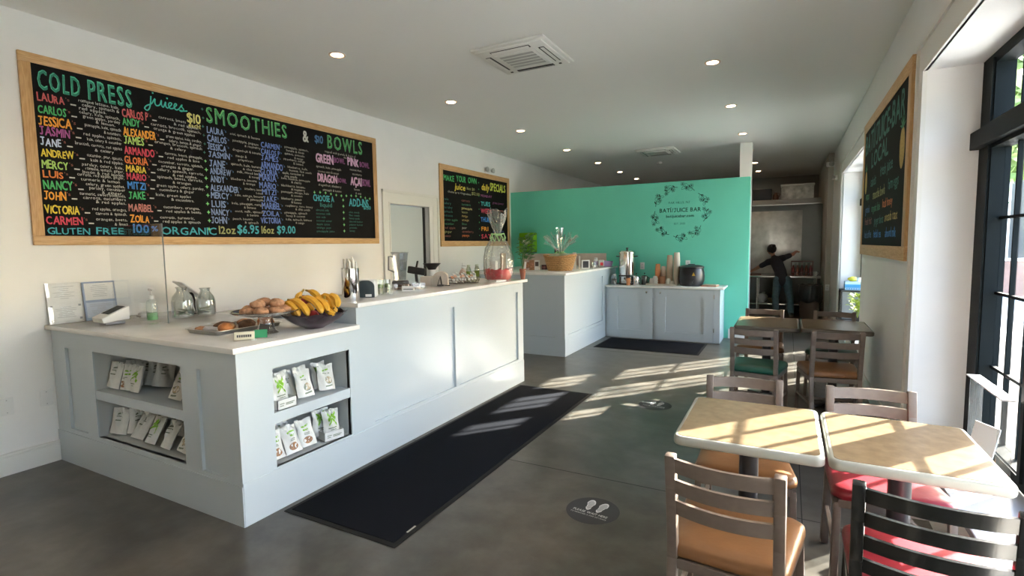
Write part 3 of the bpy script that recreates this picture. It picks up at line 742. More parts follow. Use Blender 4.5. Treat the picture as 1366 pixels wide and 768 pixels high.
for k in range(12): bd.star('H2', 4.10 - U0 + k * 0.078, 2.115 - V0 + 0.008 * math.sin(k), 0.017)
for k in range(6): bd.star('H2', 4.515 - U0, 2.06 - V0 - k * 0.072, 0.018)
bd.done()

bd = Board('menu_board', 'smaller oak framed black board of daily specials on the long wall', (XL, 6.45, 1.50), (0, 1, 0), 2.195, 1.24, 0.085, 'oak framed lettered boards')
U0, V0 = 6.45, 1.50
for txt, c, y, z, w, h in B2: bd.put(txt, c, y - U0, z - V0 + 0.01, h * 0.92, w, jit=0.09, bold=0.06 if h > 0.06 else 0.02, shear=0.2 if txt in ('juice', 'daily') else 0)
for k, (s_, c) in enumerate((('kale', 'bg'), ('celery', 'bg'), ('parsley', 'dt'), ('spinach', 'bg'), ('lettuce', 'dt'), ('green apple', 'dg'), ('cucumber', 'dg'), ('red apple', 'dr'), ('ginger', 'ol'), ('beets', 'dr'))):
    bd.put(s_, c, 6.53 - U0, 2.205 - V0 - k * 0.062, 0.036, len(s_) * 0.034, jit=0.10)
for k, (s_, c) in enumerate((('carrots', 'dr'), ('turmeric', 'dg'), ('pineapple', 'yl'), ('lemon', 'ol'), ('mango', 'gold'), ('orange', 'gold'), ('lime', 'dg'), ('pear', 'gy'), ('strawberry', 'dr'), ('papaya', 'ro'))):
    bd.put(s_, c, 7.03 - U0, 2.215 - V0 - k * 0.062, 0.038, len(s_) * 0.034, jit=0.10)
for k in range(9): bd.star('gn', 7.56 - U0, 2.56 - V0 - k * 0.11, 0.014)
for k in range(6): bd.put(('green power', 'beets & mango', 'berry kale', 'mango lime', 'peach ginger', 'tropical')[k], ('pu', 'dr', 'bg', 'dg', 'db', 'dr')[k], 8.02 - U0, 2.24 - V0 - k * 0.125, 0.04, 0.40, jit=0.10)
bd.done()

bd = Board('menu_board', 'oak framed green and gold lettered board on the window wall', (XR - 0.0045, 6.80, 1.355), (0, -1, 0), 2.44, 1.36, 0.10, 'oak framed lettered boards')
bd.put('BAT\u00cd/JUICE-BAR', 'bg', 0.14, 1.02, 0.19, 2.08, jit=0.05, bold=0.05)
bd.put('LOCAL', 'bg', 0.62, 0.84, 0.14, 0.95, jit=0.07, bold=0.05)
rg_ = random.Random(11)
def fruit(u, v, r, c):
    bd.b.mi = PKEYS.index(c)
    P = [bd.ua * (u + r * 0.62 * math.cos(2 * PI * i / 20)) + bd.va * (v + r * math.sin(2 * PI * i / 20)) + bd.n * 0.0192 for i in range(20)]
    bd.b.raw(P, [tuple(range(20))])
    bd.b.mi = PKEYS.index('dg')
    for k in range(7):
        a = PI * (k + 0.5) / 7
        p = bd.ua * u + bd.va * (v + r * 0.95) + bd.n * 0.0194
        q = p + (bd.ua * math.cos(a) + bd.va * math.sin(a)) * r * 0.8
        s_ = (bd.ua * math.sin(a) - bd.va * math.cos(a)) * r * 0.10
        bd.b.raw([p + s_, q, p - s_], [(0, 1, 2)])
fruit(2.18, 0.80, 0.15, 'gold'); fruit(0.26, 0.74, 0.12, 'gold')
for k, (s_, c, u, v, h) in enumerate((('salads', 'bg', 0.62, 0.66, 0.09), ('fresh juice', 'bg', 1.2, 0.70, 0.09), ('wraps', 'dg', 0.3, 0.55, 0.08), ('smoothie bowls', 'ol', 0.8, 0.53, 0.08), ('farm eggs', 'bg', 1.65, 0.55, 0.08), ('granola', 'db', 0.3, 0.42, 0.07), ('organic kale', 'dg', 0.75, 0.41, 0.07), ('local honey', 'ro', 1.4, 0.42, 0.07), ('fresh fruit', 'dr', 0.3, 0.30, 0.07), ('ginger shots', 'bg', 0.95, 0.29, 0.07), ('avocado toast', 'gold', 1.55, 0.30, 0.07), ('iced coffee', 'db', 0.3, 0.17, 0.07), ('herbal tea', 'bl', 0.95, 0.17, 0.07), ('almond milk', 'bl', 1.6, 0.17, 0.07))):
    bd.put(s_, c, u, v, h, len(s_) * h * 0.62, jit=0.12, bold=0.03)
bd.done()

# painted wreath and name on the mint wall (lies flat on the wall)
t = thing('wall_decal', 'dark leafy wreath with shop name lettering on mint wall', 'decal', (-1.556, 8.7295, 2.0))
WD = M('decal_dark_green', (0.010, 0.075, 0.060), 0.55)
WL = M('decal_mid_green', (0.030, 0.20, 0.155), 0.55)
UA, VA = Vector((1, 0, 0)), Vector((0, 0, 1))
def dpt(u, v, l=0.0006): return Vector((u, -l, v))
def strip2d(b, pts, w, l=0.0008):
    n = len(pts); P = []
    for i, (u, v) in enumerate(pts):
        a = pts[max(i - 1, 0)]; c = pts[min(i + 1, n - 1)]
        dx, dy = c[0] - a[0], c[1] - a[1]; L = math.hypot(dx, dy) or 1
        ww = w if not isinstance(w, (list, tuple)) else w[i]
        P += [dpt(u - dy / L * ww, v + dx / L * ww, l), dpt(u + dy / L * ww, v - dx / L * ww, l)]
    b.raw(P, [(2 * i, 2 * i + 1, 2 * i + 3, 2 * i + 2) for i in range(n - 1)])
def leaf2d(b, u, v, a, L, w, fill, l=0.0008):
    ca, sa = math.cos(a), math.sin(a); out = []
    for i in range(13):
        s_ = i / 12; out.append((L * s_, w * math.sin(PI * s_) ** 0.8))
    for i in range(11, 0, -1):
        s_ = i / 12; out.append((L * s_, -w * math.sin(PI * s_) ** 0.8))
    pts = [(u + x * ca - y * sa, v + x * sa + y * ca) for x, y in out]
    if fill: b.raw([dpt(x, y, l) for x, y in pts], [tuple(range(len(pts)))])
    else: strip2d(b, pts + pts[:2], 0.0022, l)
rw = random.Random(5)
for g in range(9):
    b = MB()
    a0 = PI / 2 + 0.10 + g * 2 * PI / 9; a1 = a0 + 2 * PI / 9 - 0.18
    Rr = 0.395
    if g % 2: a0, a1 = a1, a0
    pts = [((Rr + 0.02 * math.sin(PI * i / 10)) * math.cos(a0 + (a1 - a0) * i / 10), (Rr + 0.02 * math.sin(PI * i / 10)) * math.sin(a0 + (a1 - a0) * i / 10)) for i in range(11)]
    strip2d(b, pts, [0.0042 - 0.0002 * i for i in range(11)])
    sg = 1 if a1 > a0 else -1
    for i in (2, 4, 6, 8):
        u, v = pts[i]; ta = a0 + (a1 - a0) * i / 10 + sg * PI / 2
        for side in (-1, 1):
            an = ta + side * rw.uniform(0.6, 0.95)
            kind = (i // 2 + side + g) % 3
            if kind == 0: leaf2d(b, u, v, an, 0.052, 0.010, True)
            elif kind == 1: leaf2d(b, u, v, an, 0.068, 0.017, False)
            else:
                q = (u + 0.055 * math.cos(an), v + 0.055 * math.sin(an)); strip2d(b, [(u, v), q], 0.0022)
                for k in range(5):
                    aa = an + k * 2 * PI / 5; leaf2d(b, q[0], q[1], aa, 0.032, 0.011, False)
    b.build('leaf_sprig', WD, t, smooth=False, recalc=False)
b = MB()
word(b, 'BAT\u00cd/JUICE BAR', (0.0, -0.0008, 0.0), UA, VA, 0.062, 0.64, centre=True, bold=0.03)
b.build('name_lettering', WD, t, smooth=False, recalc=False)
b = MB(); word(b, 'FAR HILLS, NJ', (-0.01, -0.0008, 0.135), UA, VA, 0.034, 0.33, centre=True); word(b, 'EST. 2020', (0.0, -0.0008, -0.20), UA, VA, 0.030, 0.17, centre=True)
b.build('place_lettering', WL, t, smooth=False, recalc=False)
b = MB(); word(b, 'batijuicebar.com', (0.0, -0.0008, -0.085), UA, VA, 0.042, 0.43, centre=True, bold=0.04)
b.build('web_lettering', WD, t, smooth=False, recalc=False)
# ------------------------------------------------------------ ceiling: lamps, air units, detector
LENS = M('lamp_lens', (1, 0.9, 0.8), 0.5, emit=(1.0, 0.66, 0.40), estr=LAMP_STRENGTH)
LAMPRING = M('lamp_ring_glow_tint', (0.80, 0.64, 0.52), 0.4)  # white ring tinted orange to stand in for the lamp's glow
def lamp_proto():
    t = thing('recessed_lamp', 'x', 'ceiling lamp', (0, 0, ZC), 0, 'recessed ceiling lamps')
    b = MB(); b.lathe([(0.072, -0.0008), (0.070, -0.006), (0.054, -0.007), (0.047, 0.0)], 28, cap0=False, cap1=False); b.build('trim_ring', LAMPRING, t)
    b = MB(); b.lathe([(0.046, -0.003), (0.030, -0.005)], 24); b.build('lens', LENS, t)
    return t
lp = None
ROWL = [(-3.42, y) for y in (3.34, 5.03, 6.77, 8.53, 10.2, 11.75, 13.2)]
ROWR = [(-0.65, y) for y in (5.17, 6.89, 8.71, 10.35, 12.0, 13.44)]
LBL = ['recessed ceiling lamp above the board reading bowls, first of the row by the long wall', 'recessed ceiling lamp second along the row by the long wall', 'recessed ceiling lamp third along the row by the long wall', 'recessed ceiling lamp fourth along the row by the long wall', 'recessed ceiling lamp fifth along the row by the long wall', 'recessed ceiling lamp second last of the row above the mint wall', 'recessed ceiling lamp last of the row, just above the mint wall edge',
       'recessed ceiling lamp on the window side, beside the bigger air unit', 'recessed ceiling lamp second along the window side row', 'recessed ceiling lamp just in front of the white post', 'recessed ceiling lamp half hidden behind the white post', 'recessed ceiling lamp over the kitchen, first beyond the white post', 'recessed ceiling lamp over the kitchen, last of the window side row']
for (x, y), l in zip(ROWL + ROWR, LBL):
    if lp is None: lp = lamp_proto(); lp.location = (x, y, ZC); lp['label'] = l
    else: dup(lp, (x, y, ZC), 0, l)
for x, y in ((-3.42, 1.62), (-0.65, 3.45), (-0.65, 1.73), (-2.03, 1.7), (-3.42, -0.1), (-0.65, 0.0)):
    dup(lp, (x, y, ZC), 0, 'recessed ceiling lamp overhead outside the picture')

ACW = M('air_unit_white', (0.74, 0.74, 0.70), 0.45)
ACD = M('air_unit_slot', (0.03, 0.03, 0.03), 0.7)
ACG = M('air_unit_grille', (0.40, 0.41, 0.38), 0.6)
def air_unit(x, y, label):
    t = thing('ceiling_air_unit', label, 'air conditioner', (x, y, ZC), 0, 'square ceiling air units')
    h = 0.335
    b = MB(); b.box(-h, h, -h, h, -0.022, -0.0005, bev=0.008); b.box(-h + .03, h - .03, -h + .03, h - .03, -0.036, -0.02, bev=0.010); b.build('panel', ACW, t)
    b = MB(); b.box(-0.185, 0.185, -0.185, 0.185, -0.043, -0.034, bev=0.004); gr = b.build('grille', ACW, t)
    b = MB()
    for r in range(5):
        y0 = -0.15 + r * 0.062
        b.box(-0.155, 0.155, y0, y0 + 0.040, -0.0445, -0.0425)
        for k in range(24):
            pass
    b.build('mesh_row', ACG, gr, smooth=False)
    for k in range(4):
        X = Matrix.Rotation(k * PI / 2, 4, 'Z')
        b = MB(); b.X = X; b.box(-0.18, 0.18, 0.222, 0.272, -0.0375, -0.034); s_ = b.build('outlet', ACD, t, smooth=False)
        b = MB(); b.X = X; b.box(-0.172, 0.172, 0.236, 0.266, -0.041, -0.039, rot=(0.35, 0, 0) if k % 2 == 0 else (0, 0, 0)); b.build('flap', ACW, s_, smooth=False)
    for sx in (-1, 1):
        b = MB(); b.box(sx * .24 - .012, sx * .24 + .012, 0.235, 0.259, -0.040, -0.035, bev=0.003); b.build('catch', ACD, t)
    return t
air_unit(-2.055, 4.14, 'big square white ceiling air unit nearest the camera')
air_unit(-2.08, 9.50, 'far square ceiling air unit above the mint wall')
t = thing('smoke_detector', 'small round white smoke detector behind the far air unit', 'smoke detector', (-2.33, 10.8, ZC))
b = MB(); b.lathe([(0.055, -0.0005), (0.055, -0.02), (0.045, -0.035), (0.0, -0.037)], 24, cap1=False); b.build('body', WHITEP, t)
b = MB(); b.lathe([(0.012, -0.036), (0.010, -0.042), (0, -0.043)], 12, cap1=False); b.build('button', ACG, t)

def emergency_light(name, x, y, z, rz, label, heads):
    t = thing(name, label, 'emergency light', (x, y, z), rz, None)
    b = MB(); b.box(-0.001 - .04, 0.0, -0.085, 0.085, -0.045, 0.045, bev=0.015, seg=3); b.X = Matrix.Translation((-0.0, 0, 0)); bb = b.build('housing', WHITEP, t)
    for hy in heads:
        b = MB(); b.X = Matrix.Translation((-0.055, hy, 0.0)) @ Matrix.Rotation(-PI / 2, 4, 'Y')
        b.lathe([(0.022, -0.02), (0.045, 0.02), (0.045, 0.03), (0.036, 0.026), (0.0, 0.018)], 18, cap1=False); b.build('lamp_head', M('lamp_head_grey', (0.45, 0.45, 0.43), 0.35), t)
emergency_light('emergency_light', XL + 0.001, 7.86, 2.80, PI, 'white twin head emergency light above the daily specials board', (-0.10, 0.10))
emergency_light('emergency_light', 0.675, 11.499, 2.92, PI / 2, 'emergency light high on the side wall at the kitchen', (0.0,))
emergency_light('emergency_light', XR - 0.001, 10.6, 2.58, 0, 'small white emergency light on the window wall near the kitchen', (-0.06,))

# wall plates
def wall_plate(loc, rz, label, kind, grp=None, blank=False):
    t = thing('wall_plate', label, kind, loc, rz, grp)
    b = MB(); b.box(-0.036, 0.036, -0.006, -0.0003, -0.058, 0.058, bev=0.003); b.build('plate', WHITEP, t)
    for z in (() if not blank else (-0.042, 0.042)):
        b = MB(); b.box(-0.003, 0.003, -0.0068, -0.0058, z - 0.003, z + 0.003); b.build('screw', M('screw_grey', (.45, .45, .45), .4), t, smooth=False)
    for z in (() if blank else (-0.022, 0.022)):
        b = MB(); b.box(-0.016, 0.016, -0.0085, -0.005, z - 0.014, z + 0.014, bev=0.004); o = b.build('socket', M('socket_white', (0.70, 0.70, 0.69), 0.4), t)
        b = MB(); b.box(-0.007, -0.005, -0.0092, -0.008, z - 0.006, z + 0.006); b.box(0.005, 0.007, -0.0092, -0.008, z - 0.006, z + 0.006); b.build('slot', INK, o, smooth=False)
wall_plate((XL, 1.43, 0.465), PI / 2, 'white wall plate low on the long wall, further from the counter', 'wall plate', None, True)
wall_plate((XL, 1.645, 0.47), PI / 2, 'white wall plate low on the long wall, tucked against the counter', 'wall plate', None, True)
wall_plate((-2.153, 8.73, 1.13), 0, 'white power outlet on the mint wall beside the coffee urn', 'power outlet')
wall_plate((-1.42, 8.73, 1.165), 0, 'white power outlet on the mint wall behind the black soup kettle', 'power outlet')

# ------------------------------------------------------------ tables and chairs
LAM = M('table_laminate', (0.165, 0.120, 0.070), 0.26, var=0.16, scale=22, detail=6, spec=0.35)
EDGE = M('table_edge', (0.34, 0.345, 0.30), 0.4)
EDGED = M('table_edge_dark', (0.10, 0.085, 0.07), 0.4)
TBASE = M('table_base_black', (0.018, 0.018, 0.022), 0.38, bump=0.02)
def rrect(a, c, r, n=6):
    o = []
    for cx, cy, a0 in ((a - r, c - r, 0), (-a + r, c - r, PI / 2), (-a + r, -c + r, PI), (a - r, -c + r, 3 * PI / 2)):
        for i in range(n + 1):
            an = a0 + PI / 2 * i / n; o.append((cx + r * math.cos(an), cy + r * math.sin(an)))
    return o
def table(x0, x1, y0, y1, label, edge, rz=0.0):
    t = thing('cafe_table', label, 'table', ((x0 + x1) / 2, (y0 + y1) / 2, 0), rz, 'small laminate cafe tables')
    a, c = (x1 - x0) / 2, (y1 - y0) / 2
    b = MB(); b.prism(rrect(a, c, 0.035), 0.700, 0.739, bev=0.012); b.build('edge_band', edge, t)
    b = MB(); b.prism(rrect(a - 0.016, c - 0.016, 0.026), 0.736, 0.7402); b.build('tabletop', LAM, t, smooth=False)
    b = MB(); b.lathe([(0.038, 0.04), (0.038, 0.70)], 24); b.build('column', TBASE, t)
    b = MB()
    for k in range(4):
        an = k * PI / 2 + PI / 4
        p = Vector((0.21 * math.cos(an), 0.21 * math.sin(an), 0.018)); b.bar((0, 0, 0.032), p, 0.055, 0.028, 0.008)
        b.lathe([(0.02, 0), (0.02, 0.012)], 12, c=(p.x * .93, p.y * .93, 0.0))
    b.lathe([(0.07, 0.014), (0.065, 0.04), (0.045, 0.06)], 24); b.build('cross_foot', TBASE, t)
    b = MB(); b.box(-0.16, 0.16, -0.02, 0.02, 0.688, 0.700); b.box(-0.02, 0.02, -0.16, 0.16, 0.688, 0.700); b.build('bracket', TBASE, t, smooth=False)
    return t
table(-0.388, 0.136, 2.070, 2.678, 'small laminate table nearest the camera, on the aisle side', EDGE)
table(0.146, 0.648, 2.068, 2.668, 'small laminate table nearest the camera, against the window ledge', EDGE)
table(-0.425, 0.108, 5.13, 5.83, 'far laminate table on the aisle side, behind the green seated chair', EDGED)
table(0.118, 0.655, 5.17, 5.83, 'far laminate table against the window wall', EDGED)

BROWN = M('brown_chair_metal', (0.150, 0.116, 0.095), 0.42, var=0.10, scale=30, bump=0.02)
BLACKC = M('black_chair_gloss', (0.010, 0.012, 0.013), 0.22, coat=0.3, bump=0.03, bscale=30)
def vinyl(n, c): return M('vinyl_' + n, c, 0.38, var=0.07, scale=14, bump=0.06, bscale=70)
V_TAN = vinyl('tan', (0.215, 0.098, 0.036)); V_RED = vinyl('red', (0.22, 0.006, 0.016)); V_GRN = vinyl('green', (0.012, 0.085, 0.055))
def chair(x, y, rz, label, metal, vin, nsl=3, w=0.180):
    t = thing('cafe_chair', label, 'chair', (x, y, 0), rz, 'ladder back cafe chairs')
    top = 0.80
    def py(z): return -0.195 - 0.050 * max(0, (z - 0.42) / 0.40) ** 1.25 if z > 0.42 else -0.195 - 0.06 * (0.42 - z) / 0.42
    wd = w - 0.016
    for s in (-1, 1):
        b = MB()
        zs = [0.0, 0.22, 0.42, 0.55, 0.68, top]
        for za, zb in zip(zs, zs[1:]):
            b.bar((s * wd, py(za), za), (s * wd, py(zb), zb + (0.0 if zb == top else 0.004)), 0.032, 0.034, 0.004, up=(1, 0, 0))
        b.build('back_post', metal, t)
        b = MB(); b.bar((s * 0.195, 0.175, 0.41), (s * 0.205, 0.195, 0.0), 0.028, 0.028, 0.004, up=(1, 0, 0)); b.build('leg', metal, t)
    hs = 0.050 if nsl == 3 else 0.044
    for k in range(nsl):
        zc = top - 0.034 - k * 0.076
        b = MB(); n = 10; V = []; Fc = []
        for i in range(n + 1):
            u = -wd + 0.010 + 2 * (wd - 0.010) * i / n
            bow = -0.034 * (1 - (u / wd) ** 2)
            for (dy, dz) in ((-0.007, -hs / 2), (0.007, -hs / 2), (0.007, hs / 2), (-0.007, hs / 2)):
                zz = zc + dz; V.append((u, py(zz) + dy + bow, zz))
        for i in range(n):
            for q in range(4): Fc.append((4 * i + q, 4 * i + (q + 1) % 4, 4 * i + 4 + (q + 1) % 4, 4 * i + 4 + q))
        Fc += [(0, 1, 2, 3), (4 * n + 3, 4 * n + 2, 4 * n + 1, 4 * n)]
        b.raw(V, Fc); b.build('back_rail', metal, t)
    # upholstered seat
    out = []
    for cx, cy, a0 in ((0.215 - .05, 0.205 - .05, 0), (-0.215 + .05, 0.205 - .05, PI / 2), (-0.190 + .05, -0.205 + .05, PI), (0.190 - .05, -0.205 + .05, 3 * PI / 2)):
        for i in range(7):
            an = a0 + PI / 2 * i / 6; out.append((cx + 0.05 * math.cos(an), cy + 0.05 * math.sin(an)))
    rings = []
    b = MB()
    for sc, z in ((0.95, 0.424), (1.0, 0.432), (1.0, 0.448), (0.985, 0.462), (0.93, 0.472), (0.75, 0.478), (0.4, 0.481)):
        rings.append([b.bm.verts.new((px * sc, py_ * sc, z)) for px, py_ in out])
    nn = len(out)
    for r0, r1 in zip(rings, rings[1:]):
        for i in range(nn): b.bm.faces.new((r0[i], r0[(i + 1) % nn], r1[(i + 1) % nn], r1[i]))
    b.bm.faces.new(rings[0][::-1]); b.bm.faces.new(rings[-1])
    b.build('seat', vin, t, ang=60)
    b = MB(); b.bar((-0.195, 0.175, 0.405), (0.195, 0.175, 0.405), 0.03, 0.035, 0.003); b.bar((-wd, -0.195, 0.405), (wd, -0.195, 0.405), 0.03, 0.035, 0.003)
    for s in (-1, 1): b.bar((s * wd, -0.195, 0.405), (s * 0.195, 0.175, 0.405), 0.03, 0.035, 0.003, up=(0, 0, 1))
    b.build('seat_frame', metal, t, smooth=False)
    b = MB()
    for s in (-1, 1): b.bar((s * wd, py(0.2), 0.20), (s * 0.20, 0.185, 0.20), 0.018, 0.022, 0.003)
    b.bar((-0.19, 0.0, 0.20), (0.19, 0.0, 0.20), 0.018, 0.022, 0.003)
    b.build('stretcher', metal, t, smooth=False)
    return t
chair(-0.145, 1.955, R(-5), 'brown chair with tan seat, drawn up nearest the camera beside the aisle', BROWN, V_TAN)
chair(0.40, 1.985, R(-5), 'black chair with bright red seat', BLACKC, V_RED, 4, w=0.195)
chair(-0.165, 2.665, R(180 + 5), 'brown chair tucked under the near aisle table, facing the camera', BROWN, V_TAN)
chair(0.385, 2.690, R(180 + 6), 'brown chair with red seat, facing the black chair', BROWN, V_RED)
chair(-0.205, 4.845, R(-6), 'brown chair with green seat', BROWN, V_GRN)
chair(0.325, 4.925, R(8), 'brown chair with tan seat beside the window wall, back to the camera', BROWN, V_TAN)
chair(-0.215, 5.78, R(180 - 3), 'brown chair behind the far aisle table, only its top rail showing', BROWN, V_TAN)
chair(0.40, 5.81, R(180 - 6), 'brown chair behind the far table by the window wall', BROWN, V_GRN)
# ------------------------------------------------------------ snack pouches in the counter cubbies
BAGW = M('pouch_white', (0.70, 0.70, 0.67), 0.28, var=0.05, scale=20, bump=0.25, bscale=35)
BAGGREEN = M('pouch_green_print', (0.25, 0.52, 0.05), 0.35)
BAGBROWN = M('pouch_brown_print', (0.28, 0.13, 0.05), 0.4, var=0.4, scale=80)
BAGCREAM = M('pouch_oat_print', (0.52, 0.42, 0.27), 0.4, var=0.35, scale=110)
BAGGREY = M('pouch_grey_print', (0.20, 0.24, 0.18), 0.4)
BAGM = [BAGW, BAGGREEN, BAGBROWN, BAGCREAM, BAGGREY]
_pm = {}
def pouch_mesh(kind, seed, w=0.116, h=0.172, th=0.052):
    key = (kind, seed)
    rg = random.Random(seed * 13 + 1)
    ph = [rg.uniform(0, 6) for _ in range(6)]
    def S(u, v, side):
        """u -1..1, v 0..1"""
        prof = (1 - v) ** 0.55 * min(1, 0.55 + v * 6) if v < 1 else 0
        prof = (math.sin(PI * min(1, (0.18 + 0.82 * v))) * 0.75 + 0.25 * (1 - v)) * (1 if v < 0.9 else (1 - v) / 0.1)
        e = max(0.0, 1 - abs(u) ** 2.4)
        wr = 0.006 * math.sin(7 * u + ph[0] + 6 * v) + 0.007 * math.sin(9 * v + ph[1] + 4 * u) + 0.004 * math.sin(17 * u - 13 * v + ph[2]) + 0.003 * math.sin(23 * v + 11 * u + ph[3])
        y = side * (th / 2 * prof * e + wr * e * (0.3 + v)) + 0.010 * math.sin(3 * u + ph[3]) * v * v
        wv = w / 2 * (1 + 0.04 * math.sin(6 * v + ph[4]) - 0.05 * (1 - abs(2 * v - 1)))
        z = h * v + 0.004 * math.sin(4 * u + ph[5]) * v
        return (u * wv, y, z)
    b = MB(); n, m = 12, 14
    V = []; Fc = []
    for side in (-1, 1):
        o = len(V)
        for j in range(m + 1):
            for i in range(n + 1): V.append(S(-1 + 2 * i / n, j / m, side))
        for j in range(m):
            for i in range(n):
                a = o + j * (n + 1) + i; Fc.append((a, a + 1, a + n + 2, a + n + 1))
    b.raw(V, Fc)
    bmesh.ops.remove_doubles(b.bm, verts=b.bm.verts, dist=0.0006)
    def deco(pts, mi, lift=0.0022):
        b.mi = mi
        b.raw([(p[0], p[1] - lift, p[2]) for p in (S(u, v, -1) for u, v in pts)], [tuple(range(len(pts)))])
    def blob(u, v, ru, rv, mi, lift=0.0022):
        V = [S(u, v, -1)] + [S(u + ru * math.cos(2 * PI * i / 16), v + rv * math.sin(2 * PI * i / 16), -1) for i in range(16)]
        b.mi = mi; b.raw([(p[0], p[1] - lift, p[2]) for p in V], [(0, 1 + i, 1 + (i + 1) % 16) for i in range(16)])
    def stroke(u0, v0, u1, v1, wd, mi):
        N = 5; P = []
        dx, dy = u1 - u0, v1 - v0; L = math.hypot(dx, dy); nx, ny = -dy / L * wd, dx / L * wd
        for i in range(N + 1):
            t_ = i / N; P += [S(u0 + dx * t_ + nx, v0 + dy * t_ + ny, -1), S(u0 + dx * t_ - nx, v0 + dy * t_ - ny, -1)]
        b.mi = mi; b.raw([(p[0], p[1] - 0.0022, p[2]) for p in P], [(2 * i, 2 * i + 1, 2 * i + 3, 2 * i + 2) for i in range(N)])
    if kind == 'green':
        for q in ((-.5, .86, .25, .55), (.45, .88, -.35, .5), (.0, .78, .5, .62), (-.2, .66, -.45, .42), (.2, .6, .55, .4), (-.55, .62, -.1, .8)): stroke(*q, 0.055, 1)
        stroke(-.5, .30, .45, .31, 0.018, 4); stroke(-.3, .23, .35, .235, 0.012, 4)
    elif kind == 'bowl':
        blob(0.12, 0.34, 0.42, 0.15, 4, 0.0018); blob(0.12, 0.35, 0.38, 0.13, 3); stroke(-.45, .72, .3, .80, 0.03, 1); stroke(-.4, .62, .4, .63, 0.016, 4); stroke(-.3, .10, .5, .14, 0.03, 4)
    elif kind == 'brown':
        blob(-0.15, 0.22, 0.48, 0.13, 2); stroke(-.5, .72, .5, .76, 0.03, 1); stroke(-.4, .60, .4, .61, 0.03, 1); stroke(-.4, .48, .3, .485, 0.012, 4); stroke(-.4, .43, .2, .435, 0.012, 4)
    else:
        stroke(-.35, .74, .05, .80, 0.03, 4); stroke(-.35, .66, .35, .67, 0.014, 4); stroke(-.35, .52, .15, .525, 0.02, 4)
    return b
def pouch(x, y, z, rz, lean, kind, seed, label, grp, roll=0.0):
    key = (kind, seed % 4)
    M4 = Euler((lean, roll, rz), 'XYZ')
    if key not in _pm:
        o = pouch_mesh(kind, seed % 4).build('snack_pouch', BAGM, ang=80); _pm[key] = o
    else:
        o = _pm[key].copy(); COL.objects.link(o)
    o.location = (x, y, z + 0.016 * abs(math.sin(lean)) + 0.03 * abs(math.sin(roll))); o.rotation_euler = (Matrix.Rotation(rz, 3, 'Z') @ Matrix.Rotation(roll, 3, 'Y') @ Matrix.Rotation(lean, 3, 'X')).to_euler()
    return tag(o, label, 'snack pouch', grp)
G1 = 'snack pouches in the end cubby'; G2 = 'snack pouches in the front cubby'
Zu, Zd = 0.5765, 0.2565
for i, (x, y, z, rz, ln, rl, k, l) in enumerate((
    (-4.005, 1.775, Zu, 0.15, -0.22, 0.16, 'plain', 'white snack pouch on the upper end shelf, against its left wall'),
    (-3.95, 1.87, Zu, 0.9, -0.18, 0.14, 'plain', 'white snack pouch turned edge on, second along the upper end shelf'),
    (-3.865, 1.785, Zu, 0.1, -0.30, 0.0, 'brown', 'white snack pouch with brown print, third along the upper end shelf'),
    (-3.755, 1.785, Zu, -0.1, -0.28, -0.03, 'green', 'white snack pouch with green print, fourth along the upper end shelf'),
    (-3.92, 1.95, Zu, 0.3, -0.20, 0.0, 'plain', 'snack pouch standing in shade behind the two printed pouches, upper end shelf'),
    (-3.80, 1.93, Zu, 0.9, -0.15, 0.20, 'plain', 'snack pouch standing in shade on the upper end shelf, left of the gap'),
    (-3.71, 1.93, Zu, 1.0, -0.15, 0.22, 'plain', 'snack pouch in shade leaning beside the empty gap of the upper end shelf'),
    (-3.315, 1.79, Zu, 0.1, -0.45, 0.1, 'bowl', 'lone white snack pouch right of the gap on the upper end shelf'),
    (-4.00, 1.78, Zd, 0.5, -0.2, 0.18, 'plain', 'white snack pouch on the lower end shelf, against its left wall'),
    (-3.89, 1.85, Zd, 1.0, -0.15, 0.12, 'plain', 'narrow edge on snack pouch, second along the lower end shelf'),
    (-3.965, 1.94, Zd, 0.6, -0.2, 0.2, 'plain', 'white snack pouch set back in shade behind the front pouches of the lower end shelf'),
    (-3.765, 1.78, Zd, 0.15, -0.62, 0.1, 'plain', 'slumped white snack pouch, first of the front row on the lower end shelf'),
    (-3.60, 1.775, Zd, 0.0, -0.55, 0.0, 'green', 'slumped white snack pouch with green print in the front row, lower end shelf'),
    (-3.425, 1.775, Zd, -0.1, -0.50, 0.0, 'plain', 'shiny white snack pouch, third of the front row on the lower end shelf'),
    (-3.255, 1.78, Zd, -0.05, -0.55, 0.1, 'bowl', 'white snack pouch at the right end of the front row, lower end shelf'),
    (-3.84, 1.95, Zd, 0.1, -0.5, 0.0, 'plain', 'snack pouch in the back row of the lower end shelf, behind the slumped ones'),
    (-3.68, 1.95, Zd, -0.1, -0.5, 0.0, 'plain', 'snack pouch in the middle of the back row, lower end shelf'),
    (-3.53, 1.95, Zd, 0.1, -0.4, 0.0, 'plain', 'snack pouch at the right end of the back row, lower end shelf'))):
    pouch(x, y, z, rz, ln, k, i, l, G1, rl)
H2 = PI / 2
Zu, Zd = 0.5685, 0.2515
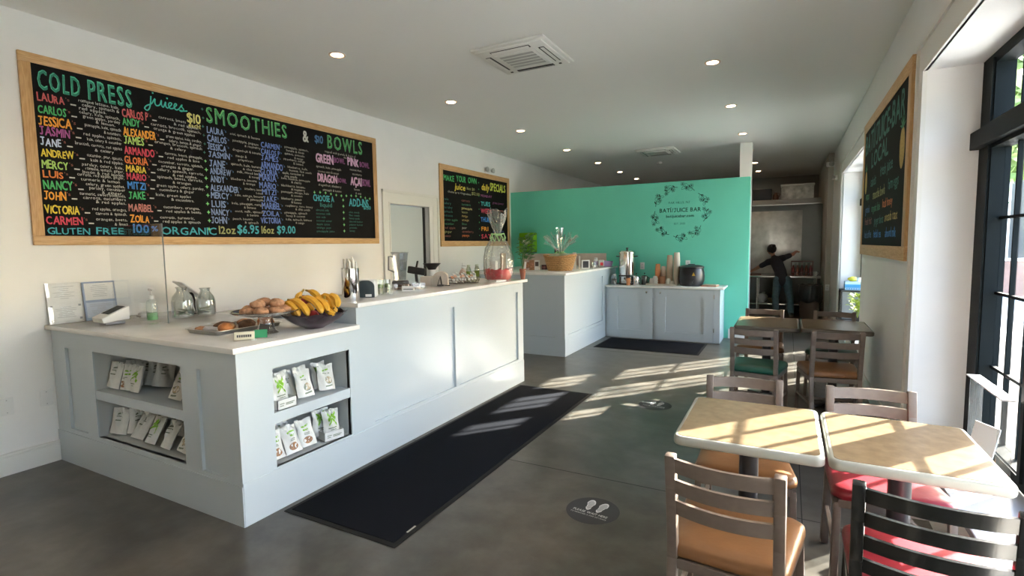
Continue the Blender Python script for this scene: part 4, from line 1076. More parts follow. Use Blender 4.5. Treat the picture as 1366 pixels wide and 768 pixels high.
for i, (x, y, z, rz, ln, rl, k, l) in enumerate((
    (-2.640, 2.02, Zu + 0.012, 0, -0.12, 0.0, 'green', 'white snack pouch with green scrawl standing in the box on the upper front shelf'),
    (-2.64, 2.21, Zu, -0.1, -0.42, 0.05, 'bowl', 'white snack pouch with oat bowl picture in the middle of the upper front shelf'),
    (-2.64, 2.375, Zu, -0.25, -0.45, 0.12, 'bowl', 'white snack pouch with oat bowl picture at the far end of the upper front shelf'),
    (-2.76, 2.05, Zu, 0.1, -0.3, 0.0, 'plain', 'snack pouch behind the box on the upper front shelf'),
    (-2.74, 2.16, Zu, 0.0, -0.30, 0.0, 'plain', 'snack pouch stacked behind the middle of the upper front shelf'),
    (-2.74, 2.28, Zu, 0.1, -0.30, 0.0, 'plain', 'snack pouch behind the two oat bowl pouches on the upper front shelf'),
    (-2.73, 2.41, Zu, -0.1, -0.30, 0.0, 'green', 'snack pouch in the far back corner of the upper front shelf'),
    (-2.635, 1.985, Zd, 0.1, -0.42, 0.05, 'brown', 'white snack pouch with brown picture, nearest on the lower front shelf'),
    (-2.635, 2.10, Zd, 0.0, -0.42, 0.0, 'brown', 'white snack pouch with brown picture, second on the lower front shelf'),
    (-2.645, 2.215, Zd, -0.1, -0.42, 0.0, 'brown', 'white snack pouch with brown picture beside the box on the lower front shelf'),
    (-2.77, 2.00, Zd, 0.2, -0.3, 0.1, 'plain', 'snack pouch propped in the near back corner of the lower front shelf'),
    (-2.765, 2.13, Zd, 0.0, -0.35, 0.0, 'plain', 'snack pouch in the back row of the lower front shelf'),
    (-2.640, 2.40, Zd + 0.012, -0.25, -0.12, 0.0, 'green', 'white snack pouch with green scrawl standing in the box on the lower front shelf'),
    (-2.705, 2.37, Zd + 0.012, -0.25, -0.12, 0.0, 'green', 'second green scrawl pouch in the box on the lower front shelf'))):
    pouch(x, y, z, H2 + rz, ln, k, i + 1, l, G2, rl)
def display_box(x, y, z, rz, label):
    t = thing('display_box', label, 'box', (x, y, z), rz, 'open white snack boxes')
    b = MB(); w, d, h = 0.066, 0.060, 0.055
    b.box(-w, w, -d, d, 0, 0.003); b.box(-w, w, -d, -d + 0.003, 0, h); b.box(-w, w, d - 0.003, d, 0, h * 1.5); b.box(-w, -w + 0.003, -d, d, 0, h); b.box(w - 0.003, w, -d, d, 0, h)
    b.build('tray', M('white_card', (0.68, 0.69, 0.68), 0.5), t, smooth=False)
    b = MB()
    for q, (x0, x1, zz) in enumerate(((-0.05, -0.02, 0.030), (-0.05, -0.025, 0.018), (-0.01, 0.05, 0.028), (-0.01, 0.04, 0.02))): b.box(x0, x1, -d - 0.0006, -d, zz, zz + 0.005)
    b.build('print', BAGGREY, t, smooth=False)
display_box(-2.640, 2.02, Zu + 0.0, H2, 'open white box holding a green pouch on the upper front shelf')
display_box(-2.655, 2.395, Zd, H2 - 0.25, 'open white box holding green pouches on the lower front shelf')

# ------------------------------------------------------------ on the low countertop
ZT = 0.9875
def certificate(y0, y1, z1, label, two, seed):
    t = thing('certificate_holder', label, 'certificate holder', (XL + 0.045, (y0 + y1) / 2, ZT), 0, 'certificates leaning on the wall', rot=(0, -0.12, 0))
    w = (y1 - y0) / 2; h = z1 - ZT; rg = random.Random(seed)
    b = MB(); b.box(-0.008, 0, -w, w, 0, h, bev=0.002); b.build('backing', two, t)
    k = 0
    for (a, c) in ((0.02, h * 0.46), (h * 0.52, h - 0.012)):
        b = MB(); b.box(0.0, 0.001, -w + .012, w - .012, a, c); dd = b.build('document', PAPER if (k or seed == 1) else M('blue_paper', (0.52, 0.58, 0.70), 0.6), t, smooth=False)
        b = MB()
        for q in range(7):
            z = c - 0.018 - q * (c - a - .03) / 7; L = rg.uniform(0.3, 0.85) * (w - .02)
            b.box(0.001, 0.0016, -L, L, z, z + 0.0022)
        if seed == 1 and k == 0:
            for sy in (-1, 1):
                for zz in (a + .002, c - .017): b.box(0.001, 0.0018, sy * (w - .02) - .008, sy * (w - .02) + .008, zz, zz + .015)
        b.build('print', M('pale_ink', (0.30, 0.31, 0.34), 0.6), dd, smooth=False); k += 1
    b = MB(); b.box(0.003, 0.005, -w, w, 0.0, h); b.build('clear_cover', clear('sleeve', (.985, .985, .985), .015, .2), t, smooth=False)
certificate(1.685, 1.893, 1.281, 'white backed holder with two bordered certificates, at the counter end', WHITEP, 1)
certificate(1.902, 2.115, 1.277, 'blue backed holder of papers beside the bordered certificates', M('steel_blue_card', (0.30, 0.38, 0.55), 0.5), 2)
t = thing('sneeze_guard', 'upright clear acrylic screen standing on low countertop', 'screen', (-4.18, 2.06, ZT))
b = MB(); b.box(-0.36, 0.36, -0.003, 0.003, 0.004, 0.70, bev=0.001); b.build('sheet', ACRYL, t, smooth=False)
b = MB(); b.box(0.356, 0.360, -0.0032, 0.0032, 0.004, 0.70); b.build('edge', M('acrylic_edge', (0.20, 0.23, 0.23), 0.2), t, smooth=False)
for x in (-0.25, 0.25):
    b = MB(); b.box(x - .03, x + .03, -0.07, 0.07, 0, 0.005); b.build('foot', ACRYL, t, smooth=False)
# payment terminal
t = thing('payment_terminal', 'white wedge payment terminal with black screen', 'payment terminal', (-4.24, 1.90, ZT), R(-4))
b = MB(); b.raw([(-.085, -.075, .016), (.085, -.075, .016), (.085, .085, .03), (-.085, .085, .03), (-.085, -.085, .05), (.085, -.085, .05), (.085, .085, .125), (-.085, .085, .125)], [(0, 1, 5, 4), (1, 2, 6, 5), (2, 3, 7, 6), (3, 0, 4, 7), (4, 5, 6, 7), (3, 2, 1, 0)])
bmesh.ops.bevel(b.bm, geom=b.bm.edges[:], offset=0.006, segments=2, affect='EDGES', profile=0.5); b.build('shell', WHITEP, t)
b = MB(); b.raw([(-.065, -.035, .0742), (.065, -.035, .0742), (.065, .070, .1205), (-.065, .070, .1205)], [(0, 1, 2, 3)]); 
bmesh.ops.solidify(b.bm, geom=b.bm.faces[:], thickness=-0.002); b.build('screen', M('dark_screen', (0.035, 0.037, 0.042), 0.25), t, smooth=False)
b = MB(); b.box(-.06, .06, -.055, .065, 0, .02, bev=.004); b.build('base', M('grey_plastic', (0.30, 0.30, 0.33), 0.4), t)
# sanitizer
t = thing('sanitizer_bottle', 'clear pump bottle with green gel', 'bottle', (-4.155, 2.13, ZT))
b = MB(); b.lathe([(0.030, 0), (0.036, 0.004), (0.036, 0.12), (0.030, 0.145), (0.014, 0.158), (0.014, 0.165)], 24); b.build('bottle', clear('clear_plastic', (0.93, 0.97, 0.94), 0.08, 0.6, haze=0.10, hazecol=(0.7, 0.8, 0.72)), t)
b = MB(); b.lathe([(0.033, 0.003), (0.0335, 0.055), (0.0, 0.056)], 24, cap1=False); b.build('gel', M('green_gel', (0.20, 0.62, 0.22), 0.2), t)
b = MB(); b.lathe([(0.019, 0.158), (0.019, 0.182), (0.008, 0.187), (0.007, 0.215), (0.017, 0.218), (0.017, 0.236), (0.0, 0.240)], 16, cap1=False); b.bar((0, 0, .228), (0.05, -.01, .224), 0.016, 0.014, .003); b.tube([(0, 0, .16), (0, 0, .02)], 0.003, 8); b.build('pump', WHITEP, t)
# glass jugs
def jug(x, y, s, label, rz):
    t = thing('glass_jar', label, 'glass jar', (x, y, ZT), rz, 'glass jars beside the tablet')
    b = MB(); b.lathe([(0.055 * s, 0), (0.068 * s, 0.006), (0.070 * s, 0.11 * s), (0.060 * s, 0.15 * s), (0.034 * s, 0.185 * s), (0.032 * s, 0.20 * s), (0.040 * s, 0.215 * s), (0.038 * s, 0.216 * s), (0.029 * s, 0.20 * s), (0.031 * s, 0.185 * s), (0.057 * s, 0.148 * s), (0.066 * s, 0.11 * s), (0.064 * s, 0.010), (0, 0.008)], 28, cap1=False); b.build('glass', GLASSW, t)
    b = MB(); b.tube([(0.036 * s, 0, .205 * s), (.075 * s, 0, .19 * s), (.088 * s, 0, .15 * s), (.066 * s, 0, .115 * s)], 0.005, 8); b.build('handle', GLASSW, t)
    rg = random.Random(int(s * 100))
    for k in range(4):
        b = MB(); b.box(-.04 * s, .04 * s, -.02, .02, 0, .002, rot=(rg.uniform(-.3, .3), rg.uniform(-.2, .2), 0)); n_ = b.build('folded_note', M('bank_note', (0.36, 0.42, 0.32), 0.7, var=.2, scale=60), None, smooth=False); tag(n_, 'folded paper note inside the ' + label, 'note', 'folded notes in the glass jars'); n_.location = (x + rg.uniform(-.01, .01), y + rg.uniform(-.012, .012), ZT + 0.022 + k * 0.012); n_.rotation_euler = (0, 0, rg.uniform(0, 3))
jug(-4.10, 2.32, 1.08, 'round glass jar with folded notes, beside the sanitizer bottle', -0.4)
jug(-4.06, 2.475, 1.0, 'round glass jar with handle, nearer the pastries', 2.2)
# order tablet seen from behind
t = thing('order_tablet', 'white tablet on a black stand, back towards the room', 'tablet', (-4.33, 2.44, ZT), R(-18))
b = MB(); b.box(-.17, .17, -.006, .006, -.11, .11, bev=.005); o = b.build('tablet', M('tablet_back', (0.66, 0.66, 0.67), 0.35), t); o.location = (-.03, 0.07, 0.185); o.rotation_euler = (0.85, 0.0, 0)
b = MB(); b.bar((0.0, 0.075, .17), (0.06, 0.10, .012), 0.03, 0.008, .002); b.box(-.04, .12, .05, .17, 0, .012, bev=.003); b.build('stand', BLACKP, t)
b = MB(); b.box(-.16, .16, .0062, .0068, -.10, .10); o = b.build('screen', M('dark_screen', (0.03, 0.03, 0.04), 0.3), t, smooth=False); o.location = (-.03, 0.07, 0.185); o.rotation_euler = (0.85, 0.0, 0)
t = thing('card_reader', 'small round white card reader behind the sanitizer bottle', 'card reader', (-4.40, 2.20, ZT))
b = MB(); b.lathe([(0.04, 0), (0.045, 0.01), (0.040, 0.035), (0.02, 0.045), (0, 0.046)], 24, cap1=False); b.build('shell', WHITEP, t)
b = MB(); b.box(-.025, .025, -.046, -.038, .008, .014); b.build('slot', INK, t, smooth=False)

# pastries
CRUST = M('baked_orange_crust', (0.55, 0.20, 0.06), 0.5, var=0.3, scale=30, bump=0.2, bscale=50)
CHOC = M('dark_muffin', (0.13, 0.065, 0.035), 0.65, var=0.45, scale=45, bump=0.5, bscale=60)
SCONE = M('sugared_scone', (0.42, 0.22, 0.12), 0.7, var=0.4, scale=38, bump=0.5, bscale=60)
def lump(name, loc, r, sc, mat_, label, cat, grp, seed, rz=0.0):
    b = MB(); b.ball((0, 0, 0), r, 18, sc)
    off = Vector((seed * 3.1, seed * 1.7, 0))
    for v in b.bm.verts:
        nz = noise.noise(v.co * 38 + off); v.co += v.co.normalized() * nz * r * 0.16
        if v.co.z < -r * sc[2] * 0.55: v.co.z = -r * sc[2] * 0.55
    o = b.build(name, mat_, ang=80); o.location = (loc[0], loc[1], loc[2] + r * sc[2] * 0.55); o.rotation_euler = (0, 0, rz)
    return tag(o, label, cat, grp)
t = thing('baking_tray', 'shallow metal baking tray of pastries', 'tray', (-3.155, 2.11, ZT))
b = MB()
rr_ = [(rrect(.150, .222, .03), 0.0), (rrect(.160, .232, .035), 0.024), (rrect(.168, .240, .04), 0.0245), (rrect(.168, .240, .04), 0.027), (rrect(.157, .229, .035), 0.0265), (rrect(.147, .219, .03), 0.004)]
rings = [[b.bm.verts.new((x, y, z)) for x, y in o] for o, z in rr_]
nn = len(rings[0])
for a, c in zip(rings, rings[1:]):
    for i in range(nn): b.bm.faces.new((a[i], a[(i + 1) % nn], c[(i + 1) % nn], c[i]))
b.bm.faces.new(rings[0][::-1]); b.bm.faces.new(rings[-1])
b.build('pan', M('tray_aluminium', (0.50, 0.49, 0.47), 0.32, metal=1.0), t)
b = MB(); b.raw([(-.145, -.215, .0045), (.145, -.215, .0045), (.145, .215, .0045), (-.145, .215, .0045), (-.14, -.21, .0052), (.14, -.21, .0052), (.14, .21, .0052), (-.14, .21, .0052)], [(4, 5, 6, 7), (0, 1, 5, 4), (1, 2, 6, 5), (2, 3, 7, 6), (3, 0, 4, 7)]); b.build('liner_paper', M('baking_paper', (0.60, 0.52, 0.42), 0.7), t, smooth=False)
for i, (x, y, r, sc, mm, l) in enumerate(((-3.06, 1.985, 0.050, (1.0, 0.85, 0.75), CRUST, 'orange crusted bun nearest the camera on the metal tray'),
    (-3.06, 2.26, 0.052, (1.0, 0.95, 0.85), CRUST, 'orange crusted bun at the far end of the metal tray'),
    (-3.065, 2.125, 0.048, (0.9, 1.15, 0.70), CHOC, 'dark brown muffin between the two orange buns'),
    (-3.16, 2.06, 0.048, (1.2, 0.8, 0.55), SCONE, 'brown bar behind the front orange bun'),
    (-3.17, 2.20, 0.050, (0.9, 1.2, 0.55), CHOC, 'dark bar in the middle of the tray back row'),
    (-3.26, 2.10, 0.050, (0.8, 1.4, 0.50), CHOC, 'long dark pastry along the tray back rim'),
    (-3.255, 2.25, 0.050, (0.8, 1.2, 0.50), SCONE, 'brown pastry at the far back corner of the tray'),
    (-3.25, 1.94, 0.032, (1.1, 1.0, 0.6), SCONE, 'small crumbly brown pastry at the near corner of the tray'))):
    lump('pastry', (x, y, ZT + 0.0055), r, sc, mm, l, 'pastry', 'pastries on the metal tray', i)
b = MB(); b.ball((0, 0, 0), .045, 14, (1.1, .55, .35))
for v in b.bm.verts: v.co += Vector((0, 0, 1)) * .008 * noise.noise(v.co * 50)
o = b.build('pastry_bag', M('paper_bag_white', (0.62, 0.61, 0.63), 0.5, bump=0.4, bscale=40)); o.location = (-3.175, 1.955, ZT + .022); o.rotation_euler = (0, 0, 0.4); tag(o, 'crumpled white wrapper beside the front orange bun on the tray', 'wrapper')
# glass stand with scones
t = thing('cake_stand', 'glass cake stand piled with brown scones', 'cake stand', (-2.82, 2.085, ZT))
b = MB(); b.lathe([(0.0, .0), (0.070, 0.0), (0.072, 0.004), (0.055, 0.02), (0.040, 0.06), (0.036, 0.09), (0.05, 0.105), (0.0, 0.106)], 32, cap0=False, cap1=False); b.build('foot', clear('cut_glass', (0.88, 0.88, 0.86), 0.14, 0.85, bump=0.6, bscale=40), t)
b = MB(); b.lathe([(0.0, .106), (0.10, .108), (0.178, .126), (0.190, .134), (0.190, .138), (0.176, .132), (0.10, .114), (0.0, .112)], 40, cap0=False, cap1=False); b.build('plate', clear('plate_glass', (0.86, 0.86, 0.84), 0.16, 0.85, haze=0.12), t)
b = MB(); b.lathe([(0.187, .1335), (0.1935, .136), (0.187, .1395)], 40, cap0=False, cap1=False); b.build('rim', M('glass_rim', (0.10, 0.09, 0.09), 0.15), t)
rg = random.Random(4)
sp = [(0.10 * math.cos(k * 2 * PI / 7), 0.10 * math.sin(k * 2 * PI / 7), 0.122) for k in range(7)] + [(0.0, 0.0, 0.122), (0.055, 0.04, 0.162), (-0.05, 0.03, 0.162), (0.0, -0.05, 0.162)]
pos = ['far from the banana bowl', 'on the rim', 'near the tray', 'at the back', 'by the card', 'at the front edge', 'towards the bananas', 'in the middle', 'on top towards the bananas', 'on top towards the tray', 'on top towards the front']
for i, (x, y, z) in enumerate(sp):
    lump('scone', (-2.82 + x, 2.085 + y, ZT + z), 0.050 + rg.uniform(-.004, .004), (1.0, 0.85, 0.60), SCONE, 'brown sugared scone on the glass cake stand', 'scone', 'scones on the cake stand', i + 20, rg.uniform(0, 3))
# little signs
t = thing('price_tag', 'cream price tag on a stand in front of the baking tray', 'price tag', (-2.70, 1.855, ZT), R(48))
b = MB(); b.box(-.052, .052, -.005, .005, 0.004, .050, bev=.002, rot=(-0.28, 0, 0)); b.build('plaque', M('cream_card', (0.66, 0.62, 0.48), 0.5), t)
b = MB()
for q in range(7): b.box(-.038 + q * .011, -.030 + q * .011, -.0075, -.0070, .020, .034, rot=(-0.28, 0, 0))
b.build('print', INK, t, smooth=False)
b = MB(); b.box(.035, .06, -.02, .012, 0, .006, bev=.002); b.build('clip', WHITEP, t)
t = thing('price_tag', 'green and black card in a clear block beside the cake stand', 'price tag', (-2.66, 1.96, ZT), R(42))
b = MB(); b.box(-.06, .06, -.012, .012, 0, .045, bev=.003); b.build('block', ACRYL, t)
b = MB(); b.box(-.058, .012, -.014, -.0125, .006, .052, rot=(-0.15, 0, 0)); b.build('green_card', M('green_card', (0.04, 0.30, 0.14), 0.5), t, smooth=False)
b = MB(); b.box(-.030, .022, -.002, .0, .045, .080, rot=(-0.25, 0.2, 0)); b.build('black_card', M('black_card', (0.03, 0.025, 0.022), 0.5), t, smooth=False)
# banana bowl
BC = Vector((-2.715, 2.36, ZT))
t = thing('fruit_bowl', 'dark wavy rimmed bowl heaped with bananas', 'bowl', BC)
b = MB(); seg = 48; pr = [(0.0, 0.0), (0.062, 0.0), (0.068, 0.006), (0.12, 0.030), (0.17, 0.062), (0.205, 0.098), (0.200, 0.100), (0.165, 0.068), (0.115, 0.036), (0.06, 0.013), (0.0, 0.011)]
rings = []
for j, (r, z) in enumerate(pr):
    ring = []
    for i in range(seg):
        a = 2 * PI * i / seg; k = (r / 0.205) ** 3
        ring.append(b.bm.verts.new(((r + 0.006 * k * math.sin(9 * a)) * math.cos(a), (r + 0.006 * k * math.sin(9 * a)) * math.sin(a), z + 0.008 * k * math.sin(9 * a + 1))))
    rings.append(ring)
for a_, c_ in zip(rings, rings[1:]):
    for i in range(seg): b.bm.faces.new((a_[i], a_[(i + 1) % seg], c_[(i + 1) % seg], c_[i]))
bmesh.ops.remove_doubles(b.bm, verts=b.bm.verts, dist=0.0001)
b.build('bowl', M('plum_glass', (0.035, 0.018, 0.030), 0.18, var=0.3, scale=15), t)
BAN = M('banana_peel', (0.70, 0.37, 0.035), 0.42, var=0.14, scale=16, bump=0.03)
BANT = M('banana_tip', (0.07, 0.045, 0.02), 0.7)
vr = Vector((0.883, 0.469, 0)); vt = Vector((0.469, -0.883, 0))
def banana(u0, v0, u1, v1, bulge, dep0, dep1, r, label, sx=1):
    """an arc from its stem to its tip; u along the bar, v upward, dep towards the aisle"""
    P0 = BC + vr * u0 + Vector((0, 0, v0)) + vt * dep0; P2 = BC + vr * u1 + Vector((0, 0, v1)) + vt * dep1
    d = (P2 - P0); nrm = Vector((0, 0, 1)) * abs(d.dot(vr)) + vr * (-d.z) * (1 if d.dot(vr) >= 0 else -1)
    nrm = (nrm.normalized() if nrm.length > 1e-6 else vr) * sx
    mid = (P0 + P2) / 2
    o0 = mid.copy()
    t = thing('banana', label, 'banana', o0, 0, 'bananas in the dark bowl')
    n = 14; pts = []; rad = []
    for i in range(n + 1):
        s = i / n
        p = P0.lerp(P2, s) + nrm * bulge * 4 * s * (1 - s) - o0
        pts.append(p)
        rad.append(r * 1.12 * (0.42 if s < 0.06 else min(1, 0.5 + (s - 0.06) * 4.2) if s < 0.2 else 1.0 if s < 0.82 else max(0.35, 1 - ((s - 0.82) / 0.18) ** 2 * 0.65)))
    b = MB(); b.tube(pts, rad, 7); b.build('peel', BAN, t, ang=30)
    b = MB(); d0 = (pts[0] - pts[1]).normalized(); b.tube([pts[0] - d0 * .002, pts[0] + d0 * 0.022], [r * 0.40, r * 0.34], 6); b.build('stem', M('banana_stem', (0.34, 0.22, 0.04), 0.6), t)
    d1 = (pts[-1] - pts[-2]).normalized(); b = MB(); b.tube([pts[-1] - d1 * .003, pts[-1] + d1 * 0.007], [r * 0.37, r * 0.25], 6); b.build('tip', BANT, t)
bl = [(-.145, .175, -.035, .095, .022, .11, .15, .019, 'banana in the first bunch, furthest towards the cake stand'),
      (-.105, .190, .025, .098, .024, .10, .16, .020, 'banana second along the front of the bunch'),
      (-.035, .205, .105, .110, .026, .08, .14, .020, 'long banana in the middle, with a tiny sticker'),
      (.020, .190, .135, .120, .024, .05, .12, .019, 'banana lying over the right rim behind the long one'),
      (.055, .205, .155, .135, .028, .01, .07, .019, 'banana with dark stem, second from the steel straw holder'),
      (.110, .205, .185, .140, .030, .03, .09, .020, 'banana hanging over the bowl edge by the straw holder'),
      (.095, .190, .175, .100, -.026, .06, .11, .019, 'banana curling down at the bowl edge under the hanging one'),
      (-.175, .155, -.085, .090, .018, .06, .09, .018, 'short banana at the end of the bowl near the scones'),
      (-.06, .235, -.045, .135, -.030, .03, .06, .019, 'upright banana under the bunch stem'),
      (-.02, .240, .07, .150, .022, .02, .06, .019, 'banana on top of the heap below the bunch stem'),
      (.03, .150, .14, .095, .016, -.07, -.02, .018, 'banana at the back of the bowl by the bar'),
      (-.12, .150, -.02, .10, .016, -.08, -.04, .018, 'banana at the back of the bowl by the wall')]
for q in bl: banana(*q)
lump('apple', BC + vr * -0.075 + Vector((0, 0, .155)) + vt * 0.0, 0.040, (1, 1, .95), M('red_apple', (0.30, 0.02, 0.025), 0.3, var=0.3, scale=14), 'red apple peeping out between bananas', 'apple', None, 44)
lump('apple', BC + Vector((0, 0, .05)) + vt * 0.02, 0.042, (1, 1, .95), MATS['red_apple'], 'red apple at the bottom of the banana bowl', 'apple', None, 45)

# ------------------------------------------------------------ on the raised bar top
ZB = 1.1312
t = thing('straw_holder', 'tall steel cylinder full of white straws', 'straw holder', (-2.685, 2.66, ZB))
b = MB(); b.lathe([(0.058, 0), (0.060, 0.003), (0.060, 0.228), (0.057, 0.230), (0.055, 0.228), (0.055, 0.01), (0.0, 0.009)], 32, cap1=False); b.build('cylinder', CHROME, t)
rg = random.Random(8)
for k in range(20):
    a = k * 2.4; r = 0.045 * math.sqrt((k + .5) / 20)
    x, y = r * math.cos(a), r * math.sin(a); hh = 0.285 + rg.uniform(-.012, .012) + (0.025 if k == 3 else 0)
    b = MB(); b.tube([(0, 0, 0.0), (rg.uniform(-.004, .004), rg.uniform(-.004, .004), hh - .012)], 0.0078, 8); o = b.build('straw', M('paper_straw', (0.76, 0.72, 0.64), 0.6)); o.location = (-2.685 + x, 2.66 + y, ZB + 0.0105)
    tag(o, 'white straw standing in the tall steel cylinder', 'straw', 'straws in the steel cylinder')
t = thing('napkin_dispenser', 'white napkin dispenser with dark rounded face', 'napkin dispenser', (-2.745, 2.885, ZB), R(28))
b = MB(); b.box(-.068, .068, -.045, .055, 0.004, .132, bev=.012, seg=3); b.build('body', WHITEP, t)
b = MB(); o_ = [(-.066, .006), (.066, .006), (.066, .085)] + [(.066 - .05 + .05 * math.cos(a * PI / 12), .085 + .045 * math.sin(a * PI / 12)) for a in range(1, 7)] + [(-.066 + .05 - .05 * math.sin(a * PI / 12), .085 + .045 * math.cos(a * PI / 12)) for a in range(0, 7)]
b.X = Matrix.Rotation(PI / 2, 4, 'X'); b.prism(o_, 0.044, 0.054, bev=0.003); b.build('face', M('slate_plastic', (0.035, 0.05, 0.06), 0.35), t)
b = MB(); b.box(.0, .045, -.0555, -.054, .012, .030); b.build('white_label', PAPER, t, smooth=False)
HERB = M('herb_green', (0.16, 0.26, 0.06), 0.5, var=.5, scale=70)
def tumbler(x, y, r, h, label, herb=True, straw=True):
    t = thing('glass_cup', label, 'glass', (x, y, ZB), 0, 'clear cups on the bar')
    b = MB(); b.lathe([(r * .8, 0), (r, h), (r * .94, h), (r * .75, .006), (0, .005)], 24, cap1=False); b.build('glass', GLASSW, t)
    if herb:
        b = MB(); b.lathe([(r * .80, h * .42), (r * .88, h * .62), (r * .5, h * .70), (0, h * .66)], 18, cap0=True, cap1=False); b.build('herb_filling', HERB, t)
        b = MB(); b.lathe([(r * .76, .007), (r * .80, h * .40)], 18); b.build('pale_filling', M('pale_filling', (0.48, 0.44, 0.30), 0.5), t)
    if straw:
        b = MB(); b.box(r * .2, r * .42, -r * 1.03, -r * .98, h * .05, h * .95); b.build('white_label', PAPER, t, smooth=False)
tumbler(-2.84, 3.12, .036, .115, 'clear cup with green filling, beside the napkin dispenser')
tumbler(-2.87, 3.23, .036, .110, 'clear cup with green filling, second from the napkin dispenser')
tumbler(-2.79, 3.19, .030, .075, 'small empty clear cup in front of the two filled ones', False, False)
t = thing('name_card', 'small white card in front of the clear sample tray', 'card', (-2.80, 3.42, ZB), R(35))
b = MB(); b.box(-.05, .05, -.003, .003, 0, .045, bev=.001, rot=(-.3, 0, 0)); b.build('card', PAPER, t, smooth=False)
b = MB(); b.box(-.04, .04, -.0105, -.010, .015, .022, rot=(-.3, 0, 0)); b.build('print', INK, t, smooth=False)
t = thing('sample_tray', 'clear lidded tray of dark wrapped treats on the bar', 'tray', (-2.92, 3.54, ZB), R(62))
b = MB(); b.box(-.14, .14, -.09, .09, 0, .004); b.box(-.14, .14, -.09, -.087, .004, .06); b.box(-.14, .14, .087, .09, .004, .06); b.box(-.14, -.137, -.087, .087, .004, .06); b.box(.137, .14, -.087, .087, .004, .06); b.build('tray', ACRYL, t, smooth=False)
for k in range(10):
    rg = random.Random(k + 50)
    b = MB(); b.box(-.03, .03, -.016, .016, -.011, .011, bev=.006, seg=2); o = b.build('wrapped_treat', M('treat_%d' % (k % 3), ((.16, .09, .07), (.36, .28, .24), (.10, .07, .08))[k % 3], .35, var=.4, scale=50)); o.location = Vector((-2.92, 3.54, ZB + .017 + (k // 6) * .022)) + Matrix.Rotation(R(62), 3, 'Z') @ Vector((-.09 + (k % 5) * .045, -.04 + (k // 5) * .07 if k < 6 else 0.0, 0)); o.rotation_euler = (0, 0, rg.uniform(0, 3))
    tag(o, 'small wrapped treat in the clear tray on the bar', 'treat', 'treats in the clear tray')
t = thing('card_scanner', 'black scanner head on a slim black stand', 'scanner', (-2.96, 3.74, ZB), R(20))
b = MB(); b.bar((0.005, 0, .0), (-.005, 0, .13), 0.026, .014, .003); b.box(-.05, .06, -.04, .05, 0, .010, bev=.003); b.build('stand', BLACKP, t)
b = MB(); b.box(-.082, .082, -.018, .018, -.032, .032, bev=.010, rot=(0, 0.16, 0)); o = b.build('scanner_head', BLACKP, t); o.location = (0, 0, .155)
b = MB(); b.bar((0.0, 0, .185), (0.014, 0, .245), .026, .014, .005); b.build('grip', BLACKP, t)
t = thing('leaflet_holder', 'clear upright leaflet holder beside the black scanner', 'holder', (-2.84, 3.86, ZB), R(25))
b = MB(); b.box(-.05, .05, -.002, .002, 0, .11); b.box(-.05, .05, -.002, .05, 0, .003); b.box(-.05, .05, .048, .05, 0, .10); b.build('holder', ACRYL, t, smooth=False)
t = thing('carton', 'tan cardboard carton with rounded lid on the bar', 'box', (-3.01, 4.06, ZB), R(30))
TANC = M('tan_card', (0.52, 0.44, 0.37), 0.6, var=.05, scale=20)
b = MB(); b.box(-.12, .0, -.07, .07, 0, .085, bev=.004); b.build('tray', TANC, t)
b = MB(); b.X = Matrix.Rotation(PI / 2, 4, 'X'); b.prism([(0.0, 0), (.14, 0), (.14, .075)] + [(.07 + .07 * math.cos(a * PI / 10), .075 + .055 * math.sin(a * PI / 10)) for a in range(1, 10)] + [(0.0, .075)], -.07, .07); b.build('lid', TANC, t)
t = thing('easel', 'black folding easel leaning by the tan carton', 'easel', (-2.88, 3.99, ZB), R(30))
b = MB(); b.bar((-.03, 0, 0), (0, 0.0, .09), .01, .006); b.bar((.09, -.01, .004), (0, 0, .012), .02, .006); b.bar((0, 0, .09), (.01, .03, .0), .01, .006); b.bar((-.03, 0, .004), (.03, 0, .004), .012, .02); b.build('frame', BLACKP, t, smooth=False)
